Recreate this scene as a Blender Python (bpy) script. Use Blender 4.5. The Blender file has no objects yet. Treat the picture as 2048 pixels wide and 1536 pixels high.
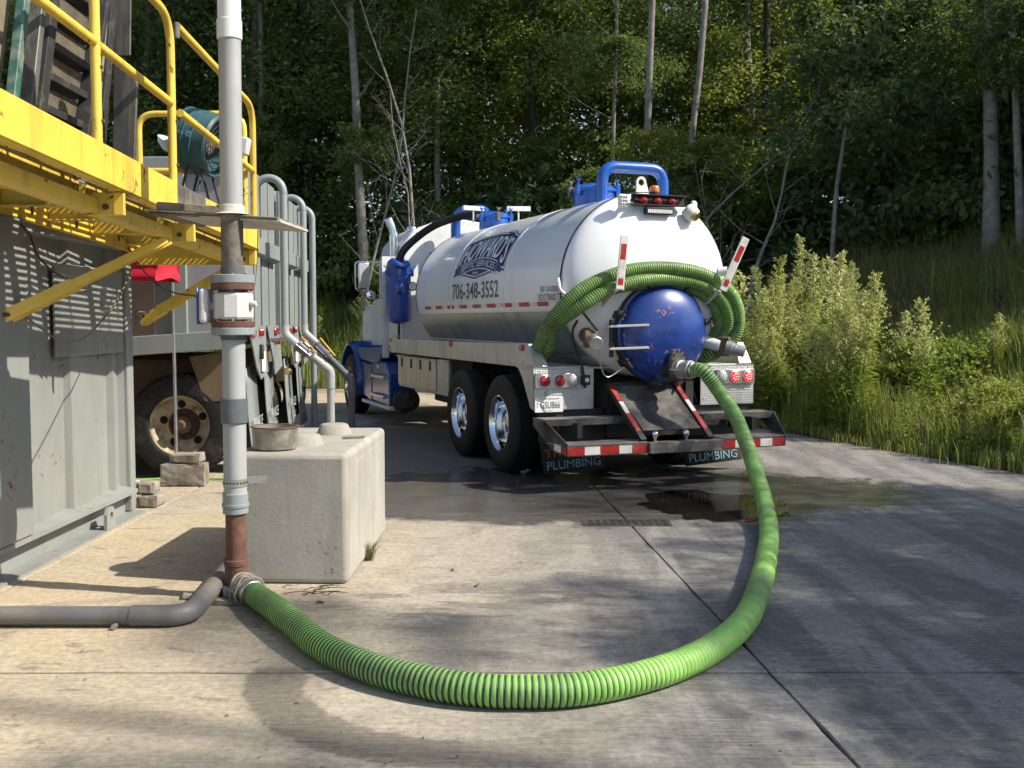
import bpy, bmesh, math, random
from mathutils import Vector, Matrix, noise

S = bpy.context.scene
C = S.collection
rad = math.radians

# ------------------------------------------------------------------ camera
CAM_H, PITCH, FPX = 1.63, 0.0622, 2071.0
cam = bpy.data.cameras.new('camera')
cam.sensor_width = 36.0
cam.lens = FPX / 2048 * 36.0
cam.clip_end = 2000
cam.clip_start = 0.05
camo = bpy.data.objects.new('camera', cam)
C.objects.link(camo)
SHADE_TREES = [(10.6, 2.6, 7.2), (12.0, 4.8, 7.8), (10.8, 0.4, 8.0), (13.6, 6.8, 8.0), (9.6, 4.6, 6.4), (11.8, -1.4, 8.4), (20.5, -1.2, 17.6), (18.6, -0.6, 17.2), (13.6, 15.6, 4.4), (12.6, 17.4, 4.2), (14.8, 18.6, 5.0)]   # x, y, height
camo.location = (0, 0, CAM_H)
camo.rotation_euler = (math.pi / 2 - PITCH, 0, 0)
S.camera = camo
S.render.resolution_x, S.render.resolution_y = 1024, 768

# ------------------------------------------------------------------ sky and sun
SUN_EL = rad(43)
SUN_AZ = rad(103)                       # clockwise from +Y: the sun stands to the right, a little behind the camera
w = bpy.data.worlds.new('World'); S.world = w; w.use_nodes = True
nt = w.node_tree
bg = nt.nodes['Background']
sky = nt.nodes.new('ShaderNodeTexSky'); sky.sky_type = 'NISHITA'; sky.sun_disc = False
sky.sun_elevation = SUN_EL; sky.sun_rotation = SUN_AZ; sky.air_density = 1.0; sky.dust_density = 1.2
nt.links.new(sky.outputs[0], bg.inputs[0]); bg.inputs[1].default_value = 0.125
sl = bpy.data.lights.new('sun', 'SUN'); sl.energy = 5.0; sl.angle = rad(0.53); sl.color = (1.0, 0.93, 0.80)
so = bpy.data.objects.new('sun', sl); C.objects.link(so)
sd = Vector((math.sin(SUN_AZ) * math.cos(SUN_EL), math.cos(SUN_AZ) * math.cos(SUN_EL), math.sin(SUN_EL)))
so.rotation_euler = sd.to_track_quat('Z', 'Y').to_euler()
S.render.engine = 'CYCLES'
S.cycles.use_adaptive_sampling = True; S.cycles.adaptive_threshold = 0.03
S.cycles.max_bounces = 4; S.cycles.diffuse_bounces = 2; S.cycles.glossy_bounces = 2; S.cycles.transmission_bounces = 3; S.cycles.transparent_max_bounces = 4
S.view_settings.view_transform = 'Standard'; S.view_settings.look = 'None'
S.view_settings.exposure = 0.58; S.view_settings.gamma = 1.0

# ------------------------------------------------------------------ reading points of the place off the lens
_c, _s = math.cos(PITCH), math.sin(PITCH)
def ray(u, v):
    a, b = (u - 1024) / FPX, (768 - v) / FPX
    return Vector((a, _c + b * _s, -_s + b * _c))
def gz(u, v, z=0.0):
    d = ray(u, v); return Vector((0, 0, CAM_H)) + d * ((z - CAM_H) / d.z)
def gy(u, v, Y):
    d = ray(u, v); return Vector((0, 0, CAM_H)) + d * (Y / d.y)
def gx(u, v, X):
    d = ray(u, v); return Vector((0, 0, CAM_H)) + d * (X / d.x)

# ------------------------------------------------------------------ materials
MATS = {}
def nd(t, typ, **kw):
    n = t.nodes.new(typ)
    for k, val in kw.items():
        setattr(n, k, val)
    return n
def mth(t, op, a, b=None, clamp=False):
    n = t.nodes.new('ShaderNodeMath'); n.operation = op; n.use_clamp = clamp
    for i, x in enumerate((a, b)):
        if x is None: continue
        if isinstance(x, (int, float)): n.inputs[i].default_value = x
        else: t.links.new(x, n.inputs[i])
    return n.outputs[0]
def mixc(t, fac, a, b, mode='MIX'):
    n = t.nodes.new('ShaderNodeMix'); n.data_type = 'RGBA'; n.blend_type = mode
    for sock, x in ((n.inputs[0], fac), (n.inputs[6], a), (n.inputs[7], b)):
        if isinstance(x, (int, float)): sock.default_value = x
        elif isinstance(x, (tuple, list)): sock.default_value = tuple(x) + ((1,) if len(x) == 3 else ())
        else: t.links.new(x, sock)
    return n.outputs[2]
def noi(t, vec, scale, detail=4, rough=0.55, dist=0.0):
    n = nd(t, 'ShaderNodeTexNoise'); n.inputs['Scale'].default_value = scale; n.inputs['Detail'].default_value = min(detail, 4)
    n.inputs['Roughness'].default_value = rough; n.inputs['Distortion'].default_value = dist
    t.links.new(vec, n.inputs['Vector']); return n.outputs['Fac']
def mapped(t, vec, sc=(1, 1, 1), rot=(0, 0, 0), loc=(0, 0, 0)):
    n = nd(t, 'ShaderNodeMapping'); n.inputs['Scale'].default_value = sc; n.inputs['Rotation'].default_value = rot
    n.inputs['Location'].default_value = loc; t.links.new(vec, n.inputs['Vector']); return n.outputs[0]
def ramp(t, fac, a, b, ca=(0, 0, 0), cb=(1, 1, 1)):
    n = nd(t, 'ShaderNodeMapRange'); n.clamp = True
    n.inputs[1].default_value = a; n.inputs[2].default_value = b
    t.links.new(fac, n.inputs[0]); return n.outputs[0]
def newmat(name):
    m = bpy.data.materials.new(name); m.use_nodes = True
    t = m.node_tree; b = t.nodes['Principled BSDF']
    MATS[name] = m
    return m, t, b
def bump(t, b, h, strength=0.3, dist=0.01):
    n = nd(t, 'ShaderNodeBump'); n.inputs['Strength'].default_value = strength; n.inputs['Distance'].default_value = dist
    t.links.new(h, n.inputs['Height']); t.links.new(n.outputs[0], b.inputs['Normal'])
def mul3(c, k): return tuple(min(1, x * k) for x in c)

def M(name, col, rough=0.5, metal=0.0, var=0.12, scale=6.0, dirt=0.0, dirtcol=(0.12, 0.09, 0.06), dscale=3.0,
      streak=False, bmp=0.0, bscale=40.0, coat=0.0, chips=0.0, chipcol=(0.12, 0.045, 0.02), chscale=14.0, spec=0.5, emit=None):
    """paint, metal, plastic: colour with slow variation, grime patches or run-down streaks, chips through to rust"""
    m, t, b = newmat(name)
    tc = nd(t, 'ShaderNodeTexCoord').outputs['Object']
    n1 = noi(t, tc, scale, 5, 0.6)
    colr = mixc(t, ramp(t, n1, 0.3, 0.7), mul3(col, 1 - var), mul3(col, 1 + var * 0.7))
    rg = rough
    if dirt > 0:
        dv = mapped(t, tc, (1, 1, 0.12)) if streak else tc
        n2 = noi(t, dv, dscale, 7, 0.68, 0.3)
        mask = mth(t, 'MULTIPLY', ramp(t, n2, 0.62 - dirt * 0.35, 0.86 - dirt * 0.25), min(1, 0.5 + dirt))
        colr = mixc(t, mask, colr, dirtcol)
    if chips > 0:
        n3 = noi(t, tc, chscale, 8, 0.7, 0.6)
        n4 = noi(t, tc, chscale * 0.18, 3, 0.5)
        mk = ramp(t, mth(t, 'ADD', mth(t, 'MULTIPLY', n3, 0.6), mth(t, 'MULTIPLY', n4, 0.5)), 0.70 - chips * 0.2, 0.72 - chips * 0.2)
        colr = mixc(t, mk, colr, mixc(t, n1, chipcol, mul3(chipcol, 2.2)))
        rn = nd(t, 'ShaderNodeMix'); rn.inputs[2].default_value = rough; rn.inputs[3].default_value = 0.9
        t.links.new(mk, rn.inputs[0]); t.links.new(rn.outputs[0], b.inputs['Roughness'])
        if metal: 
            t.links.new(mth(t, 'MULTIPLY', mth(t, 'SUBTRACT', 1.0, mk), metal), b.inputs['Metallic'])
    else:
        rr = nd(t, 'ShaderNodeMapRange'); rr.inputs[3].default_value = max(0.02, rough - 0.08); rr.inputs[4].default_value = min(1, rough + 0.12)
        t.links.new(n1, rr.inputs[0]); t.links.new(rr.outputs[0], b.inputs['Roughness'])
        b.inputs['Metallic'].default_value = metal
    t.links.new(colr, b.inputs['Base Color'])
    b.inputs['Specular IOR Level'].default_value = spec
    if coat: b.inputs['Coat Weight'].default_value = coat; b.inputs['Coat Roughness'].default_value = 0.12
    if bmp: bump(t, b, noi(t, tc, bscale, 6, 0.65), bmp, 0.01)
    if emit:
        b.inputs['Emission Color'].default_value = tuple(emit[:3]) + (1,); b.inputs['Emission Strength'].default_value = emit[3]
    return m

def diamond(name, col, k=120.0, metal=0.75, rough=0.38, dirt=0.25, dirtcol=(0.10, 0.09, 0.07)):
    m, t, b = newmat(name)
    tc = nd(t, 'ShaderNodeTexCoord').outputs['Object']
    sx = nd(t, 'ShaderNodeSeparateXYZ'); t.links.new(tc, sx.inputs[0])
    a = mth(t, 'ADD', sx.outputs[0], sx.outputs[1])
    p = mth(t, 'SINE', mth(t, 'MULTIPLY', mth(t, 'ADD', a, sx.outputs[2]), k))
    q = mth(t, 'SINE', mth(t, 'MULTIPLY', mth(t, 'SUBTRACT', a, sx.outputs[2]), k))
    h = ramp(t, mth(t, 'MULTIPLY', p, q), 0.15, 0.75)
    n = noi(t, tc, 4.0, 6, 0.65)
    n2 = noi(t, mapped(t, tc, (1, 1, 0.35)), 2.3, 6, 0.7)
    colr = mixc(t, ramp(t, n, 0.3, 0.7), mul3(col, 0.8), col)
    colr = mixc(t, mth(t, 'MULTIPLY', ramp(t, n2, 0.5, 0.8), dirt * 2.2, True), colr, dirtcol)
    colr = mixc(t, mth(t, 'MULTIPLY', h, 0.25), colr, mul3(col, 1.25))
    t.links.new(colr, b.inputs['Base Color'])
    b.inputs['Metallic'].default_value = metal
    t.links.new(ramp(t, n2, 0.2, 0.9), b.inputs['Roughness'])
    rr = nd(t, 'ShaderNodeMapRange'); rr.inputs[3].default_value = rough - 0.1; rr.inputs[4].default_value = rough + 0.25
    t.links.new(n2, rr.inputs[0]); t.links.new(rr.outputs[0], b.inputs['Roughness'])
    bump(t, b, h, 0.6, 0.004)
    return m

def leafmat(name, col, col2, trans=0.35, rough=0.55, scale=0.6):
    m, t, b = newmat(name)
    geo = nd(t, 'ShaderNodeNewGeometry')
    oi = nd(t, 'ShaderNodeObjectInfo')
    n1 = noi(t, geo.outputs['Position'], scale, 4, 0.6)
    f = mth(t, 'ADD', mth(t, 'MULTIPLY', geo.outputs['Random Per Island'], 0.6), mth(t, 'MULTIPLY', n1, 0.6))
    f = mth(t, 'ADD', f, mth(t, 'MULTIPLY', mth(t, 'SUBTRACT', oi.outputs['Random'], 0.5), 0.35), True)
    colr = mixc(t, ramp(t, f, 0.25, 0.95), col, col2)
    t.nodes.remove(b)
    df = nd(t, 'ShaderNodeBsdfDiffuse'); t.links.new(colr, df.inputs[0])
    tr = nd(t, 'ShaderNodeBsdfTranslucent'); t.links.new(mixc(t, 0.5, colr, (0.30, 0.36, 0.05)), tr.inputs[0])
    mx = nd(t, 'ShaderNodeMixShader'); mx.inputs[0].default_value = trans
    t.links.new(df.outputs[0], mx.inputs[1]); t.links.new(tr.outputs[0], mx.inputs[2])
    gl = nd(t, 'ShaderNodeBsdfGlossy'); gl.inputs['Roughness'].default_value = rough; gl.inputs[0].default_value = (1, 1, 1, 1)
    mg = nd(t, 'ShaderNodeMixShader'); mg.inputs[0].default_value = 0.06 if rough < 0.5 else 0.025
    t.links.new(mx.outputs[0], mg.inputs[1]); t.links.new(gl.outputs[0], mg.inputs[2])
    t.links.new(mg.outputs[0], t.nodes['Material Output'].inputs[0])
    return m

# ------------------------------------------------------------------ mesh builder
class MB:
    def __init__(s): s.v = []; s.f = []; s.mi = []
    def add(s, vs, fs, m=0):
        o = len(s.v); s.v += [tuple(x) for x in vs]; s.f += [tuple(i + o for i in f) for f in fs]; s.mi += [m] * len(fs); return s
    def box(s, c, d, R=None, m=0, taper=None):
        vs = []
        for z in (-.5, .5):
            for x, y in ((-.5, -.5), (.5, -.5), (.5, .5), (-.5, .5)):
                k = taper if (taper and z > 0) else 1
                p = Vector((x * d[0] * k, y * d[1] * k, z * d[2]))
                if R is not None: p = R @ p
                vs.append(p + Vector(c))
        return s.add(vs, [(3, 2, 1, 0), (4, 5, 6, 7), (0, 1, 5, 4), (1, 2, 6, 5), (2, 3, 7, 6), (3, 0, 4, 7)], m)
    def b2(s, x0, x1, y0, y1, z0, z1, m=0):
        return s.box(((x0 + x1) / 2, (y0 + y1) / 2, (z0 + z1) / 2), (abs(x1 - x0), abs(y1 - y0), abs(z1 - z0)), None, m)
    def bar(s, p, q, w, h, up=(0, 0, 1), m=0):
        p, q = Vector(p), Vector(q); y = (q - p); L = y.length; y.normalize()
        x = y.cross(Vector(up)); 
        if x.length < 1e-5: x = y.cross(Vector((1, 0, 0)))
        x.normalize(); z = x.cross(y)
        R = Matrix((x, y, z)).transposed()
        return s.box((p + q) / 2, (w, L, h), R, m)
    def tube(s, pts, r, n=12, caps=True, m=0, mfun=None):
        pts = [Vector(p) for p in pts]; k = len(pts)
        rs = r if isinstance(r, (list, tuple)) else [r] * k
        T = []
        for i in range(k):
            a = pts[max(0, i - 1)]; b = pts[min(k - 1, i + 1)]; d = (b - a)
            T.append(d.normalized() if d.length > 1e-9 else Vector((0, 0, 1)))
        nrm = T[0].orthogonal().normalized()
        vs = []; fs = []
        for i in range(k):
            nrm = (nrm - T[i] * nrm.dot(T[i]))
            if nrm.length < 1e-6: nrm = T[i].orthogonal()
            nrm.normalize(); bi = T[i].cross(nrm)
            for j in range(n):
                a = 2 * math.pi * j / n
                vs.append(pts[i] + (nrm * math.cos(a) + bi * math.sin(a)) * rs[i])
        o = len(s.v); s.v += [tuple(x) for x in vs]
        for i in range(k - 1):
            mm = mfun(i) if mfun else m
            for j in range(n):
                s.f.append((o + i * n + j, o + i * n + (j + 1) % n, o + (i + 1) * n + (j + 1) % n, o + (i + 1) * n + j)); s.mi.append(mm)
        if caps:
            s.f.append(tuple(o + j for j in reversed(range(n)))); s.mi.append(m)
            s.f.append(tuple(o + (k - 1) * n + j for j in range(n))); s.mi.append(m)
        return s
    def cyl(s, p, q, r, r2=None, n=20, caps=True, m=0):
        return s.tube([p, q], [r, r if r2 is None else r2], n, caps, m)
    def lathe(s, prof, c, axis, n=32, m=0, a0=0.0, a1=None, mlist=None, ref=None):
        """prof: list of (radius, distance along axis from c)"""
        ax = Vector(axis).normalized(); e1 = Vector(ref).normalized() if ref else ax.orthogonal().normalized(); e2 = ax.cross(e1)
        full = a1 is None; a1_ = a0 + 2 * math.pi if full else a1
        cols = n if full else n + 1
        o = len(s.v)
        for (r, t) in prof:
            for j in range(cols):
                a = a0 + (a1_ - a0) * j / n
                p = Vector(c) + ax * t + (e1 * math.cos(a) + e2 * math.sin(a)) * r
                s.v.append(tuple(p))
        for i in range(len(prof) - 1):
            mm = mlist[i] if mlist else m
            for j in range(n):
                j2 = (j + 1) % cols
                s.f.append((o + i * cols + j, o + i * cols + j2, o + (i + 1) * cols + j2, o + (i + 1) * cols + j)); s.mi.append(mm)
        return s
    def prism(s, poly, d, m=0):
        poly = [Vector(p) for p in poly]; d = Vector(d); n = len(poly)
        vs = poly + [p + d for p in poly]
        fs = [tuple(reversed(range(n))), tuple(range(n, 2 * n))] + [(i, (i + 1) % n, n + (i + 1) % n, n + i) for i in range(n)]
        return s.add(vs, fs, m)
    def build(s, name, mats, parent=None, smooth=38, bevel=0.0, w=False, seg=1, fixn=True):
        me = bpy.data.meshes.new(name)
        vs = s.v
        if w and parent:
            off = Vector((0, 0, 0)); q = parent
            while q: off += q.location; q = q.parent
            vs = [tuple(Vector(p) - off) for p in s.v]
        me.from_pydata(vs, [], s.f)
        if not isinstance(mats, (list, tuple)): mats = [mats]
        for mm in mats: me.materials.append(MATS[mm] if isinstance(mm, str) else mm)
        me.polygons.foreach_set('material_index', s.mi)
        if fixn:
            bm = bmesh.new(); bm.from_mesh(me); bmesh.ops.recalc_face_normals(bm, faces=bm.faces); bm.to_mesh(me); bm.free()
        if smooth:
            me.polygons.foreach_set('use_smooth', [True] * len(me.polygons))
            me.set_sharp_from_angle(angle=rad(smooth))
        me.update()
        o = bpy.data.objects.new(name, me); C.objects.link(o)
        if parent: o.parent = parent
        if bevel:
            bv = o.modifiers.new('bevel', 'BEVEL'); bv.width = bevel; bv.segments = seg; bv.limit_method = 'ANGLE'; bv.angle_limit = rad(40)
        return o

def tag(o, label=None, cat=None, group=None, kind=None):
    if label: o['label'] = label
    if cat: o['category'] = cat
    if group: o['group'] = group
    if kind: o['kind'] = kind
    return o
def thing(name, label, cat, loc=(0, 0, 0), rz=0.0, group=None):
    o = bpy.data.objects.new(name, None); C.objects.link(o); o.location = loc; o.rotation_euler = (0, 0, rz)
    o.empty_display_size = 0.2
    return tag(o, label, cat, group)
def copy_tree(o, parent=None, loc=None, rz=None):
    c = o.copy(); C.objects.link(c); c.parent = parent
    if loc is not None: c.location = loc
    if rz is not None: c.rotation_euler = (0, 0, rz)
    for ch in list(o.children): copy_tree(ch, c)
    return c
def arc_pts(c, e1, e2, r, a0, a1, n):
    c, e1, e2 = Vector(c), Vector(e1), Vector(e2)
    return [c + (e1 * math.cos(a0 + (a1 - a0) * i / n) + e2 * math.sin(a0 + (a1 - a0) * i / n)) * r for i in range(n + 1)]
def spline(pts, per=8):
    """Catmull-Rom through the points"""
    P = [Vector(p) for p in pts]; P = [P[0] * 2 - P[1]] + P + [P[-1] * 2 - P[-2]]
    out = []
    for i in range(1, len(P) - 2):
        for k in range(per):
            t = k / per; a, b, c, d = P[i - 1], P[i], P[i + 1], P[i + 2]
            out.append(0.5 * ((2 * b) + (c - a) * t + (2 * a - 5 * b + 4 * c - d) * t * t + (3 * b - a - 3 * c + d) * t ** 3))
    out.append(P[-2]); return out
def resample(pts, step):
    out = [pts[0].copy()]; acc = 0.0
    for a, b in zip(pts[:-1], pts[1:]):
        L = (b - a).length; t = step - acc
        while t <= L:
            out.append(a + (b - a) * (t / L)); t += step
        acc = L - (t - step)
    return out
def rounded_path(pts, r, n=6):
    """polyline with its corners rounded to elbows"""
    P = [Vector(p) for p in pts]; out = [P[0]]
    for i in range(1, len(P) - 1):
        a = (P[i - 1] - P[i]).normalized(); b = (P[i + 1] - P[i]).normalized()
        L = min(r, (P[i - 1] - P[i]).length * .49, (P[i + 1] - P[i]).length * .49)
        s0, s1 = P[i] + a * L, P[i] + b * L
        for k in range(n + 1):
            t = k / n; out.append(s0 * (1 - t) ** 2 + P[i] * 2 * t * (1 - t) + s1 * t * t)
    out.append(P[-1]); return out
def text2d(body, size, sx=1.0, shear=0.0, offset=0.0, align='CENTER', space=1.0):
    cu = bpy.data.curves.new('t', 'FONT'); cu.body = body; cu.size = size; cu.align_x = align; cu.align_y = 'CENTER'
    cu.shear = shear; cu.offset = offset; cu.space_character = space; cu.resolution_u = 3
    ob = bpy.data.objects.new('t', cu); C.objects.link(ob)
    bpy.context.view_layer.update()
    me = bpy.data.meshes.new_from_object(ob.evaluated_get(bpy.context.evaluated_depsgraph_get()))
    vs = [(v.co.x * sx, v.co.y) for v in me.vertices]; fs = [tuple(p.vertices) for p in me.polygons]
    bpy.data.objects.remove(ob); bpy.data.curves.remove(cu); bpy.data.meshes.remove(me)
    return vs, fs
def flat_to(mb, vs, fs, fn, m=0, cuts_t=None, cuts_s=None):
    """lay a flat drawing (s,t) on a surface through fn; cut along lines of constant t / s first so that it can bend"""
    bm = bmesh.new(); bv = [bm.verts.new((x, y, 0)) for x, y in vs]
    for f in fs:
        try: bm.faces.new([bv[i] for i in f])
        except ValueError: pass
    for cuts, nrm, ix in ((cuts_t, (0, 1, 0), 1), (cuts_s, (1, 0, 0), 0)):
        for c in cuts or ():
            co = (0, c, 0) if ix == 1 else (c, 0, 0)
            bmesh.ops.bisect_plane(bm, geom=bm.verts[:] + bm.edges[:] + bm.faces[:], plane_co=co, plane_no=nrm)
    bm.verts.index_update()
    mb.add([fn(v.co.x, v.co.y) for v in bm.verts], [tuple(v.index for v in f.verts) for f in bm.faces], m)
    bm.free()
# ------------------------------------------------------------------ material list
M('tank_white', (0.80, 0.80, 0.81), 0.28, var=0.03, scale=1.5, dirt=0.10, dirtcol=(0.55, 0.53, 0.48), dscale=1.6, streak=True, coat=0.5)
M('cab_white', (0.74, 0.74, 0.72), 0.35, var=0.04, scale=2, dirt=0.15, dirtcol=(0.45, 0.43, 0.38), coat=0.4)
M('bracket_white', (0.72, 0.71, 0.68), 0.45, var=0.06, dirt=0.2, dirtcol=(0.35, 0.3, 0.24), chips=0.12)
M('door_blue', (0.008, 0.042, 0.235), 0.34, var=0.35, scale=3, dirt=0.35, dirtcol=(0.012, 0.018, 0.05), dscale=2.5, chips=0.19, chipcol=(0.20, 0.085, 0.055), chscale=26, coat=0.35)
M('truck_blue', (0.010, 0.055, 0.30), 0.28, var=0.15, scale=2, dirt=0.12, dirtcol=(0.05, 0.07, 0.12), coat=0.5)
M('pipe_blue', (0.012, 0.095, 0.42), 0.33, var=0.15, scale=4, dirt=0.1, dirtcol=(0.08, 0.12, 0.2), chips=0.08, coat=0.4)
M('black_steel', (0.018, 0.018, 0.019), 0.55, var=0.3, dirt=0.35, dirtcol=(0.06, 0.052, 0.045), dscale=5, bmp=0.15)
M('dusty_black', (0.035, 0.034, 0.033), 0.7, var=0.35, dirt=0.55, dirtcol=(0.17, 0.155, 0.135), dscale=4, bmp=0.2)
M('step_top', (0.17, 0.16, 0.145), 0.8, var=0.3, dirt=0.4, dirtcol=(0.05, 0.05, 0.05), dscale=9, bmp=0.3)
M('dusty_rubber', (0.030, 0.029, 0.028), 0.8, var=0.3, dirt=0.35, dirtcol=(0.085, 0.075, 0.062), dscale=4, bmp=0.2, spec=0.3)
M('rubber', (0.012, 0.012, 0.012), 0.65, var=0.3, dirt=0.2, dirtcol=(0.045, 0.04, 0.036), dscale=3, bmp=0.12, spec=0.35)
M('old_rubber', (0.020, 0.019, 0.019), 0.8, var=0.3, dirt=0.32, dirtcol=(0.10, 0.075, 0.05), dscale=4, bmp=0.25, spec=0.3)
M('chrome', (0.82, 0.82, 0.84), 0.10, 1.0, var=0.05, dirt=0.12, dirtcol=(0.45, 0.43, 0.40))
M('alu', (0.62, 0.62, 0.62), 0.33, 1.0, var=0.12, dirt=0.2, dirtcol=(0.3, 0.28, 0.25))
M('cast_alu', (0.42, 0.42, 0.41), 0.5, 0.8, var=0.2, dirt=0.3, dirtcol=(0.16, 0.14, 0.12), bmp=0.2)
M('stack_chrome', (0.72, 0.73, 0.75), 0.16, 1.0, var=0.1, dirt=0.3, dirtcol=(0.12, 0.11, 0.10), streak=True)
diamond('diamond_plate', (0.62, 0.62, 0.60))
diamond('diamond_skirt', (0.50, 0.50, 0.47), k=90, rough=0.34, dirt=0.4, dirtcol=(0.22, 0.23, 0.17))
diamond('diamond_box', (0.68, 0.64, 0.55), k=75, rough=0.4, dirt=0.3, dirtcol=(0.28, 0.22, 0.13))
M('hose_land', (0.265, 0.52, 0.115), 0.5, var=0.2, scale=2.5, dirt=0.52, dirtcol=(0.15, 0.185, 0.095), dscale=2.2, spec=0.45)
M('hose_groove', (0.014, 0.060, 0.020), 0.6, var=0.2)
M('coil_land', (0.22, 0.38, 0.10), 0.45, var=0.22, scale=2.5, dirt=0.45, dirtcol=(0.09, 0.11, 0.035), dscale=2.5, spec=0.45)
M('coil_groove', (0.010, 0.036, 0.016), 0.6, var=0.2)
M('tape_red', (0.42, 0.018, 0.015), 0.4, var=0.2, scale=20, dirt=0.3, dirtcol=(0.35, 0.16, 0.12), dscale=8)
M('tape_white', (0.68, 0.67, 0.64), 0.4, var=0.1, scale=20, dirt=0.3, dirtcol=(0.4, 0.37, 0.32), dscale=8)
M('lens_red', (0.32, 0.010, 0.012), 0.15, var=0.2, coat=0.8)
M('lens_red_lit', (0.55, 0.02, 0.02), 0.2, var=0.1, emit=(1.0, 0.03, 0.03, 0.9))
M('led_red_lit', (0.9, 0.2, 0.2), 0.3, var=0.05, emit=(1.0, 0.25, 0.2, 3.0))
M('lens_clear', (0.45, 0.44, 0.42), 0.18, var=0.1, coat=0.8)
M('lens_amber', (0.75, 0.20, 0.01), 0.18, var=0.15, coat=0.8)
M('led_white', (0.75, 0.76, 0.78), 0.2, var=0.1, coat=0.6)
M('vinyl_navy', (0.010, 0.022, 0.085), 0.4, var=0.05)
M('vinyl_black', (0.012, 0.012, 0.016), 0.4, var=0.05)
M('vinyl_blue', (0.02, 0.09, 0.40), 0.4, var=0.05)
M('vinyl_pale', (0.74, 0.75, 0.82), 0.4, var=0.03)
M('vinyl_grey', (0.10, 0.10, 0.11), 0.4, var=0.3, scale=2)
M('plate_white', (0.72, 0.72, 0.70), 0.4, var=0.05)
M('flap_blue_text', (0.16, 0.33, 0.43), 0.6, var=0.15)
M('flap_orange_text', (0.35, 0.10, 0.05), 0.6, var=0.3)
M('chalk', (0.55, 0.56, 0.54), 0.8, var=0.3)
M('pvc_white', (0.70, 0.69, 0.66), 0.4, var=0.05, scale=3, dirt=0.15, dirtcol=(0.42, 0.39, 0.34), streak=True)
M('pvc_grey', (0.25, 0.275, 0.285), 0.45, var=0.08, scale=3, dirt=0.3, dirtcol=(0.20, 0.19, 0.17), dscale=5, streak=True)
M('pvc_pale', (0.35, 0.36, 0.365), 0.5, var=0.1, scale=4, dirt=0.35, dirtcol=(0.25, 0.24, 0.22), dscale=6, streak=True, bmp=0.06)
M('pvc_dark', (0.10, 0.11, 0.125), 0.45, var=0.12, scale=3, dirt=0.25, dirtcol=(0.2, 0.19, 0.18), dscale=5)
M('pvc_mouldy', (0.12, 0.105, 0.085), 0.75, var=0.4, scale=9, dirt=0.5, dirtcol=(0.26, 0.25, 0.22), dscale=7)
M('drain_grey', (0.12, 0.12, 0.125), 0.5, var=0.25, scale=5, dirt=0.45, dirtcol=(0.20, 0.175, 0.145), dscale=3)
M('rust', (0.135, 0.064, 0.043), 0.85, var=0.4, scale=14, dirt=0.3, dirtcol=(0.07, 0.03, 0.02), dscale=9, bmp=0.4)
M('meter_white', (0.58, 0.58, 0.56), 0.5, var=0.1, dirt=0.45, dirtcol=(0.4, 0.36, 0.3), dscale=4, streak=True)
M('yellow', (0.76, 0.53, 0.075), 0.45, var=0.12, scale=4, dirt=0.28, dirtcol=(0.30, 0.20, 0.045), dscale=5, streak=True, chips=0.15, chscale=17, bmp=0.06, bscale=12)
M('yellow_worn', (0.62, 0.43, 0.07), 0.6, var=0.2, scale=6, dirt=0.45, dirtcol=(0.22, 0.17, 0.07), dscale=6, streak=True, chips=0.25, chscale=12)
M('bare_steel', (0.13, 0.12, 0.11), 0.7, 0.3, var=0.35, scale=8, dirt=0.5, dirtcol=(0.30, 0.27, 0.22), dscale=7, bmp=0.2)
M('container_grey', (0.255, 0.268, 0.255), 0.55, var=0.1, scale=2, dirt=0.32, dirtcol=(0.17, 0.165, 0.14), dscale=3.2, streak=True, chips=0.05, chscale=22, bmp=0.3, bscale=4)
M('trailer_grey', (0.235, 0.26, 0.255), 0.5, var=0.08, scale=2, dirt=0.3, dirtcol=(0.20, 0.20, 0.18), dscale=3, streak=True)
M('trailer_brown', (0.085, 0.062, 0.052), 0.8, var=0.25, scale=3)
M('mud_tan', (0.15, 0.105, 0.06), 0.9, var=0.3, scale=4, bmp=0.2)
M('rim_cream', (0.50, 0.42, 0.28), 0.6, var=0.25, scale=6, dirt=0.55, dirtcol=(0.13, 0.065, 0.035), dscale=5)
M('hub_rust', (0.095, 0.052, 0.032), 0.85, var=0.4, scale=9, bmp=0.3)
M('plywood', (0.22, 0.19, 0.145), 0.85, var=0.35, scale=9, dirt=0.45, dirtcol=(0.055, 0.045, 0.04), dscale=12, bmp=0.3)
M('board_white', (0.52, 0.49, 0.43), 0.8, var=0.2, scale=5, dirt=0.3, dirtcol=(0.25, 0.2, 0.15), dscale=8)
M('cast_concrete', (0.355, 0.34, 0.305), 0.9, var=0.16, scale=3, dirt=0.35, dirtcol=(0.25, 0.22, 0.175), dscale=3.5, streak=True, bmp=0.22, bscale=34, chips=0.10, chipcol=(0.11, 0.095, 0.075), chscale=42)
M('cinder', (0.30, 0.27, 0.23), 0.95, var=0.35, scale=12, dirt=0.5, dirtcol=(0.12, 0.09, 0.06), dscale=6, bmp=0.8, bscale=60)
M('pan_steel', (0.40, 0.37, 0.32), 0.42, 0.55, var=0.25, scale=6, dirt=0.55, dirtcol=(0.13, 0.105, 0.075), dscale=7, bmp=0.1)
M('canvas_red', (0.62, 0.012, 0.035), 0.7, var=0.1, scale=3, bmp=0.1)
M('teal_plastic', (0.040, 0.105, 0.115), 0.45, var=0.12, scale=3, dirt=0.2, dirtcol=(0.08, 0.13, 0.13))
M('fan_white', (0.62, 0.65, 0.67), 0.4, var=0.08)
M('machine_dark', (0.022, 0.021, 0.020), 0.75, var=0.4, scale=8, dirt=0.25, dirtcol=(0.14, 0.125, 0.105), dscale=10, bmp=0.3)
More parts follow.
